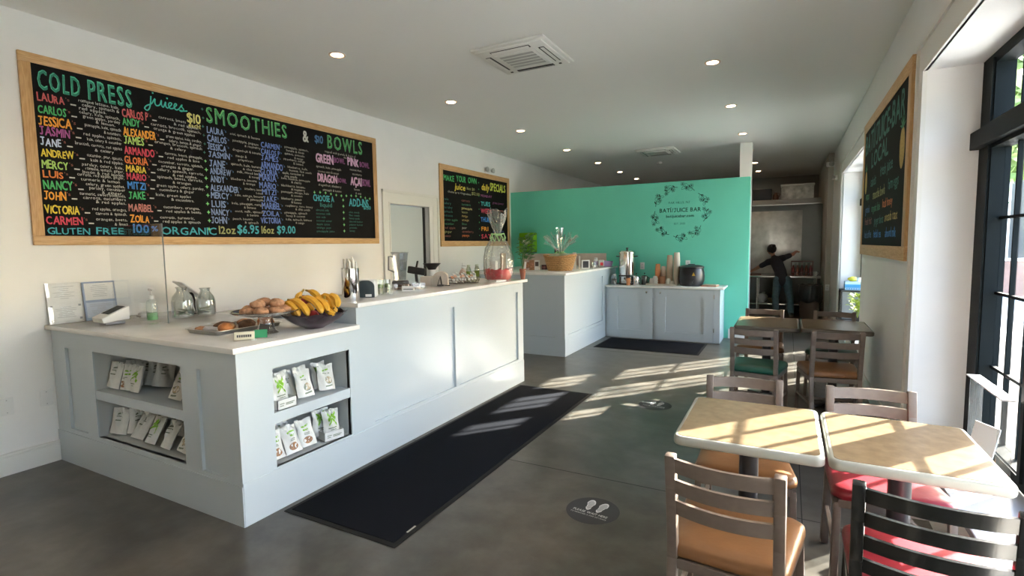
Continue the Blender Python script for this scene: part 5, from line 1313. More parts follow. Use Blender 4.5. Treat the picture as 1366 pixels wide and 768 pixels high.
# wire basket with wrapped snack bars
t = thing('wire_basket', 'wire basket of orange and white wrapped bars', 'basket', (-2.86, 4.36, ZB), R(60))
b = MB()
for z, s_ in ((.004, .85), (.03, .92), (.06, 1.0)):
    q = [(.15 * s_ * a, .085 * s_ * c, z) for a, c in ((-1, -1), (1, -1), (1, 1), (-1, 1), (-1, -1))]; b.tube(q, .0022, 6)
for k in range(9):
    x = -.14 + k * .035
    for s_ in (-1, 1): b.tube([(x * .86, s_ * .072, .004), (x, s_ * .085, .06)], .0016, 5)
    b.tube([(x * .86, -.072, .004), (x * .86, .072, .004)], .0016, 5)
b.build('wire_frame', M('dark_wire', (.06, .06, .055), .4), t)
b = MB()
for k in range(9):
    rg = random.Random(k + 90); col = k % 3
    P = Matrix.Translation(Vector((-2.86, 4.36, ZB + .05 + .012 * (k % 3))) + Matrix.Rotation(R(60), 3, 'Z') @ Vector((-.12 + k * .030, rg.uniform(-.01, .01), 0)))
    pb = MB(); n = 8; V = []; Fc = []
    for i in range(n + 1):
        v = -0.065 + .13 * i / n; th = .014 * math.sin(PI * max(0.04, min(.96, i / n))) ** .5 if 0 < i < n else .001
        V += [(-.022, v, 0), (0, v, -th), (.022, v, 0), (0, v, th)]
    for i in range(n):
        for q in range(4): Fc.append((4 * i + q, 4 * i + (q + 1) % 4, 4 * i + 4 + (q + 1) % 4, 4 * i + 4 + q))
    Fc += [(0, 1, 2, 3), (4 * n + 3, 4 * n + 2, 4 * n + 1, 4 * n)]
    pb.raw(V, Fc)
    for f in pb.bm.faces: f.material_index = 1 if (-.02 < f.calc_center_median().y < .035) else 0
    o = pb.build('snack_bar', [M('bar_white', (.68, .68, .66), .3), [M('bar_orange', (.62, .24, .10), .3), M('bar_peach', (.66, .40, .28), .3), M('bar_grey', (.35, .36, .36), .3)][col]])
    o.matrix_world = P @ Matrix.Rotation(R(60), 4, 'Z') @ Euler((.55, .5 + rg.uniform(-.2, .2), rg.uniform(-.3, .3))).to_matrix().to_4x4()
    tag(o, 'wrapped snack bar piled in the wire basket', 'snack bar', 'snack bars in the wire basket')
t = thing('pump_bottle', 'pinkish pump bottle with white spout behind the snack bars', 'bottle', (-3.03, 4.60, ZB))
b = MB(); b.lathe([(.038, 0), (.040, .01), (.040, .085), (.028, .115), (.012, .13), (.012, .14)], 20); b.build('bottle', M('blush_plastic', (.50, .36, .30), .3), t)
b = MB(); b.lathe([(.014, .138), (.014, .155), (.005, .158), (.005, .195), (.0, .196)], 14, cap1=False); b.bar((-.012, 0, .165), (.05, 0, .160), .012, .012, .003); b.build('pump', WHITEP, t)
def jarlet(x, y, label):
    t = thing('juice_bottle', label, 'bottle', (x, y, ZB), 0, 'green labelled bottles')
    b = MB(); b.lathe([(.024, 0), (.027, .004), (.027, .12), (.02, .14), (.018, .15)], 18); b.build('bottle', clear('bottle_clear', (.85, .9, .8), .1, .7, haze=.25, hazecol=(.45, .48, .3)), t)
    b = MB(); b.lathe([(.0276, .03), (.0276, .10)], 18, cap0=False, cap1=False); b.build('label', M('olive_label', (.16, .22, .02), .5), t)
    b = MB(); b.lathe([(.02, .148), (.02, .168), (0, .169)], 16, cap1=False); b.build('cap', M('bottle_cap_pale', (.52, .55, .42), .4), t)
jarlet(-3.03, 4.715, 'green labelled bottle beside the pump bottle')
jarlet(-3.03, 4.885, 'green labelled bottle nearest the red gift basket')
t = thing('clear_tray', 'low clear tray behind the snack bars', 'tray', (-2.93, 4.60, ZB), R(20))
b = MB(); b.box(-.055, .055, -.05, .05, 0, .002); b.box(-.055, -.052, -.05, .05, .002, .05); b.box(.052, .055, -.05, .05, .002, .05); b.box(-.052, .052, .047, .05, .002, .05); b.build('tray', ACRYL, t, smooth=False)
b = MB(); b.box(-.05, .05, -.045, .045, 0, .03, bev=.003); o = b.build('napkin_stack', M('pale_green_paper', (.48, .48, .34), .7)); o.location = (-2.93, 4.60, ZB + .0022); o.rotation_euler = (0, 0, R(20)); tag(o, 'pale green napkins in the low clear tray', 'napkins')
t = thing('notepad', 'small flat white notepad at the bar edge by the red gift', 'notepad', (-2.66, 4.70, ZB), R(75))
b = MB(); b.box(-.075, .075, -.05, .05, 0, .016, bev=.002); b.build('pages', PAPER, t, smooth=False)
b = MB(); b.box(-.076, .076, -.051, .051, .016, .018); b.build('cover', M('pink_cover', (.60, .42, .40), .5), t, smooth=False)

# cellophane wrapped gift
CELLO = clear('cellophane', (0.97, 0.97, 0.94), 0.07, 0.8, rough=0.08, bump=1.0, bscale=34, haze=0.02, hazecol=(.8, .8, .74))
RED = M('red_tissue', (0.62, 0.02, 0.03), 0.45, var=.25, scale=30, bump=.5, bscale=30)
RIB = M('pale_green_ribbon', (0.38, 0.66, 0.30), 0.4)
def cello_rev(prof, seg, fold, seed, nf=13):
    b = MB(); rg = random.Random(seed); rings = []
    ph = [rg.uniform(0, 6) for _ in range(4)]
    for j, (r, z) in enumerate(prof):
        ring = []
        for i in range(seg):
            a = 2 * PI * i / seg
            q = 1 + fold * (math.sin(nf * a + ph[0] + 5 * z) * .6 + math.sin((nf + 5) * a + ph[1] - 9 * z) * .5 + .35 * math.sin(5 * a + 20 * z + ph[2]))
            ring.append(b.bm.verts.new((r * q * math.cos(a), r * q * math.sin(a), z)))
        rings.append(ring)
    for a_, c_ in zip(rings, rings[1:]):
        for i in range(seg): b.bm.faces.new((a_[i], a_[(i + 1) % seg], c_[(i + 1) % seg], c_[i]))
    return b
t = thing('gift_basket', 'gift in clear cellophane with red base and green ribbon', 'gift', (-2.775, 4.915, ZB))
b = MB(); b.lathe([(.105, .003), (.125, .01), (.142, .115), (.136, .118), (.12, .09), (0, .085)], 32, cap1=False)
for v in b.bm.verts:
    if v.co.z > .1: v.co.z += .008 * math.sin(11 * math.atan2(v.co.y, v.co.x))
b.build('red_base', RED, t)
b = cello_rev([(.112, .002), (.135, .012), (.152, .08), (.160, .16), (.156, .25), (.135, .34), (.09, .42), (.045, .465), (.024, .485)], 96, .075, 2); b.build('cellophane', CELLO, t, ang=60)
b = cello_rev([(.022, .49), (.038, .53), (.060, .60), (.085, .67), (.098, .74)], 60, .22, 5, 7)
for v in b.bm.verts:
    if v.co.z > .6: v.co.z += .035 * math.sin(3 * math.atan2(v.co.y, v.co.x) + 1) ; v.co.x *= 1.05
b.build('cellophane_plume', CELLO, t, ang=60)
b = MB(); b.lathe([(.030, .475), (.034, .487), (.030, .50)], 20, cap0=False, cap1=False)
for k in range(10):
    a = k * .7; b.tube([(.03 * math.cos(a), .03 * math.sin(a), .487), (.07 * math.cos(a), .07 * math.sin(a), .50), (.085 * math.cos(a + .3), .085 * math.sin(a + .3), .455), (.07 * math.cos(a + .5), .07 * math.sin(a + .5), .415)], .006, 5)
b.build('ribbon', RIB, t)
for k, (x, y, w, h, mt) in enumerate(((-.03, -.03, .10, .16, PAPER), (.05, .02, .05, .20, M('gift_tan', (.5, .40, .26), .5)), (-.06, .05, .06, .15, M('gift_dark', (.12, .10, .09), .4)), (.0, -.075, .07, .12, WHITEP))):
    b = MB(); b.box(-w / 2, w / 2, -.02, .02, .09, .09 + h, bev=.004); o = b.build('packet', mt, t); o.location = (x, y, 0); o.rotation_euler = (0, 0, R(30) + k * .4)
# plant beside it
LEAF = M('leaf_green', (0.06, 0.20, 0.035), 0.45, var=.35, scale=20)
LEAFY = M('leaf_sunlit_yellow', (0.30, 0.40, 0.05), 0.45, var=.4, scale=16)  # leaf colour yellowed and lightened for sun shining through
def leafy(b, base, n, h, spread, L, W, seed):
    rg = random.Random(seed)
    for k in range(n):
        a = rg.uniform(0, 2 * PI); q = rg.uniform(.15, 1)
        p = Vector(base) + Vector((spread * q * math.cos(a), spread * q * math.sin(a), h * rg.uniform(.25, 1)))
        d = Vector((math.cos(a + rg.uniform(-.6, .6)), math.sin(a + rg.uniform(-.6, .6)), rg.uniform(-.3, .8))).normalized(); s_ = d.cross(Vector((0, 0, 1))).normalized()
        l = L * rg.uniform(.7, 1.2); w = W * rg.uniform(.7, 1.2); up = s_.cross(d) * l * .12
        V = [p, p + d * l * .35 + s_ * w + up, p + d * l * .35 + up * .6, p + d * l * .35 - s_ * w + up, p + d * l * .75 + s_ * w * .6 + up, p + d * l * .75 - s_ * w * .6 + up, p + d * l]
        b.raw(V, [(0, 2, 1), (0, 3, 2), (1, 2, 4), (2, 3, 5), (2, 5, 6), (2, 6, 4)])
t = thing('potted_plant', 'leafy green plant in a terracotta pot behind the red gift', 'plant', (-2.560, 5.075, ZB))
b = MB(); b.lathe([(.022, 0), (.034, .10), (.037, .10), (.037, .115), (.030, .115), (.028, .10), (0, .098)], 20, cap1=False); b.build('pot', M('terracotta', (.32, .12, .075), .7, var=.15, scale=20), t)
b = MB()
for k in range(7): b.tube([(0, 0, .09), (.02 * math.cos(k), .02 * math.sin(k), .22), (.05 * math.cos(k * 1.1), .05 * math.sin(k * 1.1), .36)], .0025, 5)
b.build('stems', LEAF, t)
b = MB(); leafy(b, (0.03, 0.05, .12), 120, .36, .06, .075, .020, 3); o = b.build('foliage', LEAF, t, smooth=False, recalc=False)
b = MB(); leafy(b, (0.02, 0.02, .36), 14, .06, .04, .04, .014, 4); b.build('flowers', M('cream_petals', (.62, .58, .46), .6), t, smooth=False, recalc=False)
b = MB(); b.box(.018, .040, -.004, .004, .09, .19, rot=(0, .15, 0)); b.build('plant_tag', PAPER, t, smooth=False)

# on the work counter behind the bar
ZW = 0.9305
t = thing('blender_jug', 'clear blender jug on a dark base in front of the door', 'blender', (-4.15, 4.93, ZW), R(40))
b = MB(); b.box(-.10, .10, -.11, .11, 0, .17, bev=.02, seg=3); b.build('base', M('blender_grey', (.10, .10, .11), .35), t)
b = MB()
rr_ = [(.065, .172), (.098, .50), (.093, .50), (.060, .18), (0.0, .178)]
b.lathe(rr_, 4, cap1=False); b.X = Matrix.Identity(4); b.build('jug', clear('jug_clear', (.86, .88, .90), .14, .75, haze=.14, hazecol=(.6, .66, .72)), t, ang=20)
b = MB(); b.box(-.105, .105, -.012, .012, .498, .512, bev=.004); b.box(-.012, .012, -.105, .105, .498, .512, bev=.004); b.build('rim', M('jug_rim', (.42, .44, .46), .3), t)
b = MB(); b.tube([(-.075, .0, .46), (-.13, 0, .46), (-.135, 0, .30), (-.065, 0, .27)], .011, 8); b.build('handle', M('jug_handle', (.30, .32, .34), .35), t)
t = thing('juicer', 'white juicer with flared black feed dish', 'juicer', (-3.79, 5.085, ZW))
b = MB(); b.box(-.10, .10, -.09, .09, 0, .16, bev=.03, seg=3); b.build('body', WHITEP, t)
b = MB(); b.lathe([(.042, .15), (.042, .30)], 22); b.build('feed_tube', WHITEP, t)
b = MB(); b.lathe([(.046, .295), (.060, .32), (.105, .365), (.108, .37), (.100, .368), (.05, .32), (0, .315)], 28, cap1=False); b.build('feed_dish', BLACKP, t)
t = thing('folded_cloth', 'pink folded cloth on the work counter by the juicer', 'cloth', (-3.95, 4.80, ZW))
b = MB(); b.box(-.10, .10, -.13, .13, 0, .03, bev=.012, seg=3); b.box(-.09, .09, -.11, .11, .03, .05, bev=.009, seg=2); o = b.build('folds', M('pink_cloth', (.55, .12, .28), .8, var=.15, scale=20), t)

# ------------------------------------------------------------ on the side counter
ZS = 1.1272
WICK = M('wicker', (.44, .25, .10), .6, var=.3, scale=60, bump=.3, bscale=90)
t = thing('wicker_basket', 'wicker basket with clear cellophane plume', 'basket', (-2.93, 7.02, ZS))
b = MB()
for k in range(12):
    z = .008 + k * .017; r = .165 + .055 * (k / 11) ** .8
    n = 72; pts = [((r + .006 * math.sin(18 * 2 * PI * i / n + PI * k)) * math.cos(2 * PI * i / n), .92 * (r + .006 * math.sin(18 * 2 * PI * i / n + PI * k)) * math.sin(2 * PI * i / n), z) for i in range(n + 1)]
    b.tube(pts, .0095, 6, cap=False)
b.build('woven_side', WICK, t)
b = MB(); n = 60; pts = [((.232 + .004 * math.sin(30 * PI * i / n)) * math.cos(2 * PI * i / n), .92 * .232 * math.sin(2 * PI * i / n), .212 + .012 * math.cos(4 * PI * i / n)) for i in range(n + 1)]; b.tube(pts, .016, 8, cap=False); b.build('rim', WICK, t)
b = MB(); b.lathe([(.16, .002), (.155, .010)], 32, squash=.92); b.build('bottom', WICK, t)
b = MB(); b.ball((0, 0, .19), .19, 20, (1, .9, .32))
for v in b.bm.verts: v.co.z += .02 * noise.noise(v.co * 16)
b.build('tissue_filling', M('sage_tissue', (.42, .46, .32), .7, var=.2, scale=16, bump=.6, bscale=20), t)
CSH = clear('cellophane_strips', (.97, .98, .96), .12, .85, rough=.05, haze=.14, hazecol=(.78, .82, .76))
rg = random.Random(6)
b = MB()
for k in range(70):
    a = rg.uniform(0, 2 * PI); s_ = rg.uniform(.10, 1.15); hh = rg.uniform(.22, .40)
    p0 = Vector((.02 * math.cos(a), .02 * math.sin(a), .25)); p1 = Vector((.25 * s_ * math.cos(a), .25 * s_ * math.sin(a), .25 + hh * (1.05 - .35 * s_)))
    d = (p1 - p0).normalized(); sd = d.cross(Vector((math.sin(a * 3), math.cos(a * 2), .2))).normalized()
    pm = p0.lerp(p1, .55) + Vector((0, 0, .02)); w1 = rg.uniform(.003, .009); w2 = rg.uniform(.006, .026)
    b.raw([p0 + sd * .003, p0 - sd * .003, pm - sd * w1, pm + sd * w1, p1 - sd * w2 + Vector((0, 0, rg.uniform(-.02, .02))), p1 + sd * w2], [(0, 1, 2, 3), (3, 2, 4, 5)])
b.build('cellophane_plume', CSH, t, smooth=False, recalc=False)
b = MB()
for k in range(9):
    a = k * .7; b.tube([(0, 0, .25), (.05 * math.cos(a), .05 * math.sin(a), .275), (.085 * math.cos(a + .2), .085 * math.sin(a + .2), .235)], .007, 5)
b.build('ribbon', RIB, t)
def carton(name, x, y, rz, w, d, h, mt, label, cat, face=None, z=ZS):
    t = thing(name, label, cat, (x, y, z), rz)
    b = MB(); b.box(-w / 2, w / 2, -d / 2, d / 2, 0, h, bev=.002); b.build('box', mt, t, smooth=False)
    if face:
        b = MB(); b.box(-w / 2 * .7, w / 2 * .7, -d / 2 - .001, -d / 2, h * face[1], h * face[2]); b.build('printed_face', face[0], t, smooth=False)
FOOD = M('food_print', (.42, .20, .12), .5, var=.6, scale=40)
carton('photo_card', -3.53, 7.16, R(14), .16, .02, .145, M('pinkish_card', (.50, .38, .36), .5, var=.4, scale=30), 'leaning pinkish photo card beside the plant leaves', 'card', (FOOD, .2, .8))
carton('snack_carton', -3.415, 7.10, R(10), .085, .05, .15, M('kraft_brown', (.34, .18, .09), .6, var=.3, scale=30), 'brown printed carton beside the white one', 'box', (FOOD, .25, .75))
carton('snack_carton', -3.325, 7.08, R(10), .075, .05, .148, WHITEP, 'narrow white carton with dark print beside the wicker basket', 'box', (M('dark_print', (.10, .08, .08), .5), .40, .85))
for k, l in enumerate(('dark maroon tin beside the narrow white carton', 'dark maroon tin nearest the wicker basket')):
    t = thing('candle_tin', l, 'tin', (-3.30 + k * .095, 7.28, ZS), 0, 'maroon tins by the wicker basket')
    b = MB(); b.lathe([(.042, 0), (.044, .004), (.044, .070), (.040, .074), (0, .075)], 24, cap1=False); b.build('tin', M('maroon_tin', (.06, .012, .018), .3), t)
    b = MB(); b.lathe([(.0446, .02), (.0446, .05)], 24, cap0=False, cap1=False); b.build('label', M('maroon_label', (.16, .06, .06), .5), t)
carton('white_carton', -2.86, 7.42, R(20), .055, .055, .255, M('ivory_card', (.66, .62, .55), .5), 'tall slim ivory carton behind the wicker basket', 'box', (M('ivory_print', (.52, .47, .40), .5), .5, .9))
carton('white_carton', -2.795, 7.46, R(20), .022, .05, .20, M('ivory_card', (.66, .62, .55), .5), 'thin ivory carton to the right of the wicker basket', 'box')
carton('framed_notice', -2.755, 7.62, R(28), .125, .02, .135, WHITEP, 'small white framed notice with dark panel', 'notice', (INK, .12, .88))
t = thing('glass_cup', 'small clear glass beside the framed notice', 'glass', (-2.70, 7.85, ZS))
b = MB(); b.lathe([(.026, 0), (.032, .09), (.030, .09), (.024, .006), (0, .005)], 20, cap1=False); b.build('glass', GLASSW, t)
b = MB(); b.lathe([(.024, .007), (.027, .04)], 16); b.build('filling', M('salt_white', (.66, .66, .64), .7), t)
t = thing('cream_bottle', 'white bottle with grey cap near the purple box', 'bottle', (-2.86, 8.42, ZS))
b = MB(); b.lathe([(.036, 0), (.038, .005), (.038, .11), (.026, .125), (.026, .15), (0, .151)], 20, cap1=False); b.build('bottle', WHITEP, t)
b = MB(); b.lathe([(.0385, .03), (.0385, .09)], 20, cap0=False, cap1=False); b.build('label', M('lilac_label', (.40, .34, .48), .5), t)
t = thing('tissue_pack', 'white and red packet between the white bottle and purple box', 'packet', (-2.765, 8.42, ZS), R(20))
b = MB(); b.box(-.045, .045, -.035, .035, 0, .11, bev=.014, seg=3); b.build('packet', PAPER, t)
b = MB(); b.box(-.02, .03, -.036, -.0345, .02, .07); b.build('red_print', RED, t, smooth=False)
t = thing('purple_box', 'open purple box at the end of the side counter', 'box', (-2.665, 8.47, ZS), R(8))
b = MB(); PU = M('purple_card', (.15, .07, .34), .5); LIL = M('lilac_card', (.40, .30, .56), .5)
b.box(-.075, -.072, -.05, .05, 0, .105); b.box(-.072, .065, .047, .05, 0, .09); b.box(-.072, .065, -.05, .047, 0, .004); b.build('side', PU, t, smooth=False)
b = MB(); b.raw([(-.072, -.05, 0), (.062, -.05, 0), (.080, -.052, .085), (-.072, -.052, .095), (-.072, -.047, 0), (.062, -.047, 0), (.080, -.049, .085), (-.072, -.049, .095), (.062, .05, 0), (.08, .05, .08)], [(0, 1, 2, 3), (7, 6, 5, 4), (3, 2, 6, 7), (1, 8, 9, 2)]); b.build('front', LIL, t, smooth=False, recalc=False)
b = MB(); b.ball((0, 0, .06), .055, 12, (1.1, .7, .5)); b.build('sachets', M('lilac_pale', (.52, .46, .60), .6), t)
# green dispenser and small holder on the mint wall
t = thing('towel_dispenser', 'lime green paper towel dispenser on the mint wall', 'dispenser', (-4.235, 8.729, 1.375))
b = MB(); b.box(-.145, .145, -.19, 0, 0, .355, bev=.022, seg=3); b.build('cover', M('lime_plastic', (.14, .36, .012), .25), t)
b = MB(); b.box(-.135, .135, -.17, -.01, -.012, .004); b.build('mouth', BLACKP, t, smooth=False)
b = MB(); b.box(-.02, .02, -.195, -.188, .29, .31, bev=.002); b.build('lock', M('lime_dark', (.05, .14, .01), .4), t)
t = thing('wall_holder', 'small black holder on the mint wall behind the cellophane plume', 'holder', (-3.695, 8.729, 1.355))
b = MB(); b.box(-.04, .04, -.05, 0, 0, .085, bev=.008); b.build('body', BLACKP, t)
b = MB(); b.box(-.025, .025, -.056, -.05, .02, .05); b.build('button', M('dark_grey_plastic', (.06, .06, .065), .4), t, smooth=False)

# ------------------------------------------------------------ on the coffee cabinet
ZK = 0.8382
t = thing('coffee_urn', 'tall polished steel coffee urn with black handles', 'coffee urn', (-2.335, 8.45, ZK))
b = MB(); b.lathe([(.128, .02), (.130, .03), (.130, .50), (.137, .505), (.137, .53), (.130, .535)], 40); b.build('tank', CHROME, t)
b = MB(); b.lathe([(.134, .53), (.125, .548), (.05, .565), (.0, .568)], 40, cap1=False); b.build('lid', CHROME, t)
b = MB(); b.lathe([(.012, .565), (.010, .578), (.022, .585), (.022, .598), (.0, .603)], 16, cap1=False); b.build('lid_knob', BLACKP, t)
b = MB(); b.lathe([(.134, 0), (.136, .004), (.136, .02), (.12, .022)], 36); b.build('base', BLACKP, t)
for s_ in (-1, 1):
    b = MB(); b.bar((s_ * .128, -.015, .455), (s_ * .178, -.02, .462), .05, .016, .006); b.build('handle', BLACKP, t)
b = MB(); b.box(-.10, .10, -.150, -.125, .135, .155, bev=.004); b.build('band', BLACKP, t)
b = MB(); b.tube([(0, -.125, .085), (0, -.175, .085), (0, -.178, .055)], .009, 8); b.build('spout', STEEL, t)
b = MB(); b.bar((0, -.158, .088), (0, -.158, .125), .014, .010, .003); b.build('tap_lever', BLACKP, t)
t = thing('paper_cup', 'orange paper cup under the urn spout', 'cup', (-2.255, 8.23, ZK))
OCUP = M('orange_cup', (.62, .25, .10), .5)
b = MB(); b.lathe([(.027, 0), (.036, .12), (.0375, .122), (.034, .12), (.025, .006), (0, .005)], 22, cap1=False); b.build('cup', OCUP, t)
b = MB(); b.lathe([(.0385, .118), (.0395, .125), (.034, .132), (0, .133)], 22, cap1=False); b.build('lid', BLACKP, t)
def press(x, y, label, mt, rz):
    t = thing('french_press', label, 'french press', (x, y, ZK), rz, 'french presses beside the urn')
    b = MB(); b.lathe([(.048, 0), (.050, .004), (.050, .13), (.048, .135), (.03, .15), (0, .152)], 26, cap1=False); b.build('body', mt, t)
    b = MB(); b.tube([(0, 0, .15), (0, 0, .175)], .003, 6); b.ball((0, 0, .182), .012, 12); b.build('plunger', BLACKP, t)
    b = MB(); b.tube([(.048, 0, .125), (.082, 0, .118), (.085, 0, .05), (.050, 0, .03)], .008, 8); b.build('handle', BLACKP, t)
    b = MB(); b.bar((-.046, 0, .125), (-.066, 0, .137), .02, .012, .003); b.build('spout', CHROME, t)
press(-2.155, 8.34, 'shiny french press nearest the urn', CHROME, R(-20))
press(-2.045, 8.44, 'darker french press beside the stacked cups', M('smoked_steel', (.12, .13, .12), .15, metal=.7), R(-20))
t = thing('storage_jar', 'clear jar with dark contents in the corner by the side counter', 'glass jar', (-2.53, 8.36, ZK))
b = MB(); b.lathe([(.048, 0), (.052, .005), (.052, .12), (.042, .14), (.042, .15), (.040, .15), (.049, .118), (.049, .008), (0, .007)], 24, cap1=False); b.build('glass', GLASSW, t)
b = MB(); b.lathe([(.047, .009), (.047, .09), (0, .095)], 20, cap1=False); b.build('contents', M('dark_beans', (.05, .035, .025), .6, var=.5, scale=80, bump=.6, bscale=80), t)
b = MB(); b.lathe([(.045, .148), (.045, .168), (.0, .169)], 24, cap1=False); b.build('lid', STEEL, t)
# stacks: each cup or lid is a thing
t = thing('serving_tray', 'low beige tray carrying the cup stacks', 'tray', (-1.755, 8.47, ZK))
b = MB(); b.box(-.245, .245, -.14, .16, 0, .012, bev=.004); b.box(-.245, .245, -.14, -.132, .012, .026); b.box(-.245, .245, .152, .16, .012, .026); b.box(-.245, -.237, -.132, .152, .012, .026); b.box(.237, .245, -.132, .152, .012, .026); b.build('tray', M('beige_tray', (.50, .44, .36), .5), t, smooth=False)
ZY = ZK + 0.0125
def stack(x, y, n, pitch, rb, rt, h, mt, nm, label, cat, grp, inv=True):
    proto = None
    for k in range(n):
        z = ZY + k * pitch
        if proto is None:
            b = MB()
            if inv: b.lathe([(rt + .003, 0), (rt + .003, .006), (rt, .006), (rb, h), (rb * .9, h - .006), (0, h - .007)], 20, cap0=False, cap1=False)
            else: b.lathe([(rb, 0), (rt, h - .005), (rt + .003, h - .004), (rt + .003, h), (rt - .003, h), (rb - .002, .006), (0, .005)], 20, cap1=False)
            proto = b.build(nm, mt); o = proto
        else:
            o = proto.copy(); COL.objects.link(o)
        o.location = (x, y, z); tag(o, label, cat, grp)
CUPW = M('cup_cream', (.62, .55, .45), .5); CUPT = M('cup_tan', (.50, .38, .27), .55); SLV = M('kraft_sleeve', (.40, .20, .11), .7)
stack(-1.560, 8.54, 26, .0155, .042, .050, .115, CUPW, 'paper_cup', 'cream paper cup nested in the tallest upside down stack', 'cup', 'cups in the tallest cream stack')
stack(-1.665, 8.53, 24, .0155, .040, .048, .105, CUPT, 'paper_cup', 'tan paper cup nested in the stack left of the tallest', 'cup', 'cups in the tan stack')
stack(-1.765, 8.54, 16, .0125, .034, .042, .095, M('cup_white_brown', (.58, .44, .34), .5), 'paper_cup', 'pale brown paper cup nested in the short stack behind the sleeves', 'cup', 'cups in the short pale stack')
stack(-1.855, 8.54, 19, .0125, .034, .042, .095, OCUP, 'paper_cup', 'orange paper cup nested in the slim orange stack', 'cup', 'cups in the orange stack')
stack(-1.762, 8.43, 8, .013, .040, .047, .035, SLV, 'cup_sleeve', 'brown kraft sleeve stacked in front of the paper cups', 'sleeve', 'kraft sleeves', False)
for k, (x, y, n, l) in enumerate(((-1.925, 8.43, 2, 'white bowl shaped cup in the pair nearest the french presses'), (-1.865, 8.40, 3, 'white cup in the middle nested pile by the orange stack'), (-1.665, 8.42, 2, 'white cup in the pair in front of the tan stack'), (-1.60, 8.39, 1, 'single white cup in front of the tallest stack'))):
    stack(x, y, n, .038, .028, .043, .055, M('cup_white', (.68, .66, .60), .45), 'small_cup', l, 'cup', 'small white cups')
t = thing('soup_kettle', 'black round soup kettle with lid and yellow warning triangle', 'soup kettle', (-1.315, 8.42, ZK))
KB = M('kettle_black', (.012, .013, .017), .3, bump=.02)
b = MB(); b.lathe([(.150, 0), (.165, .008), (.190, .08), (.195, .15), (.188, .22), (.170, .275)], 40); b.build('body', KB, t)
b = MB(); b.lathe([(.178, .275), (.186, .282), (.186, .30), (.17, .305), (.165, .300), (.165, .285)], 40, cap0=False, cap1=False); b.build('rim', KB, t)
b = MB(); b.lathe([(.168, .298), (.16, .312), (.10, .325), (0, .328)], 36, cap1=False); b.lathe([(.05, .324), (.055, .338), (0, .341)], 18, cap1=False); b.build('lid', KB, t)
b = MB(); n_ = Vector((0.30, -.95, 0)).normalized(); tr = Vector((.95, .30, 0)); p = n_ * .1945 + Vector((0, 0, .20)); p2 = n_ * .197 + Vector((0, 0, .165))
b.raw([p + Vector((0, 0, .02)) + n_ * .002, p2 - tr * .024 + n_ * .002, p2 + tr * .024 + n_ * .002], [(0, 1, 2)]); bmesh.ops.solidify(b.bm, geom=b.bm.faces[:], thickness=.002); b.build('warning_triangle', M('warning_yellow', (.66, .42, .05), .5), t, smooth=False)
b = MB(); b.X = Matrix.Translation(n_ * .185 + Vector((0, 0, .07))) @ n_.to_track_quat('Z', 'Y').to_matrix().to_4x4(); b.lathe([(.02, 0), (.018, .02), (0, .021)], 18, cap1=False); b.build('dial', BLACKP, t)
t = thing('napkin_tray', 'flat orange edged tray at the cabinet end', 'tray', (-1.04, 8.40, ZK), R(-8))
b = MB(); b.box(-.115, .115, -.09, .09, 0, .012, bev=.004); b.build('tray', M('orange_tray', (.48, .16, .08), .5), t)
b = MB(); b.box(-.117, .117, -.092, .092, .009, .0125, bev=.001); b.build('rim', M('orange_tray_rim', (.40, .12, .06), .5), t)
b = MB(); b.box(-.10, .11, -.075, .085, 0, .014, bev=.003); o = b.build('napkin_stack', M('cream_napkin', (.56, .50, .38), .7)); o.location = (-1.04, 8.40, ZK + .0127); o.rotation_euler = (0, 0, R(-8)); tag(o, 'cream napkins on the flat orange tray', 'napkins')
# ------------------------------------------------------------ kitchen beyond the mint wall
b = MB(); b.box(-1.6, 0.625, 12.86, 13.0, 0, 2.29); struct(b.build('wall_kitchen_screen', M('dark_grey_panel', (.20, .215, .215), .45, var=.05, scale=4), smooth=False), 'grey half height wall behind the steel work table', 'wall')
t = thing('ledge_shelf', 'deep grey ledge above the steel wall panel', 'shelf', (-0.5, 12.86, 2.29))
b = MB(); b.box(-1.1, 1.09, -0.10, 0.45, 0.0, 0.12, bev=.004); b.build('ledge', M('ledge_grey', (.32, .31, .29), .5, var=.06, scale=5), t)
b = MB(); b.box(-1.1, 1.09, -0.104, -0.10, 0.0, 0.014); b.build('metal_lip', STEEL, t, smooth=False)
t = thing('wall_panel', 'mottled stainless sheet behind the kitchen table', 'panel', (-0.6, 12.859, 0.80))
b = MB(); b.box(-0.9, 0.86, -0.012, -0.001, 0, 1.37, bev=.002); b.build('sheet', M('stainless_sheet', (.52, .51, .48), .36, metal=.85, var=.22, scale=5, detail=8, bump=.05, bscale=12), t)
b = MB(); b.box(0.853, 0.860, -0.0125, -0.011, 0, 1.37); b.build('edge_strip', M('dull_strip', (.30, .30, .29), .5), t, smooth=False)
t = thing('storage_box', 'black box on the high kitchen ledge', 'box', (-0.535, 12.95, 2.4105))
b = MB(); b.box(-.185, .185, -.15, .15, 0, .235, bev=.012); b.build('bin', M('navy_box', (.010, .014, .022), .5), t)
b = MB(); b.box(-.19, .19, -.155, .155, .205, .245, bev=.008); b.build('lid', M('navy_lid', (.014, .018, .026), .45), t)
t = thing('foam_cooler', 'white marbled box with lid on the high kitchen ledge', 'box', (0.145, 12.95, 2.4105))
b = MB(); b.box(-.305, .305, -.17, .17, 0, .27, bev=.008); b.build('box', M('marbled_white', (.50, .49, .46), .6, var=.35, scale=10, detail=8), t)
b = MB(); b.box(-.318, .318, -.182, .182, .272, .318, bev=.008); b.build('lid', M('foam_lid', (.62, .61, .58), .6), t)
t = thing('brown_jug', 'small brown jug between the two boxes on the ledge', 'jug', (-0.27, 12.92, 2.4105))
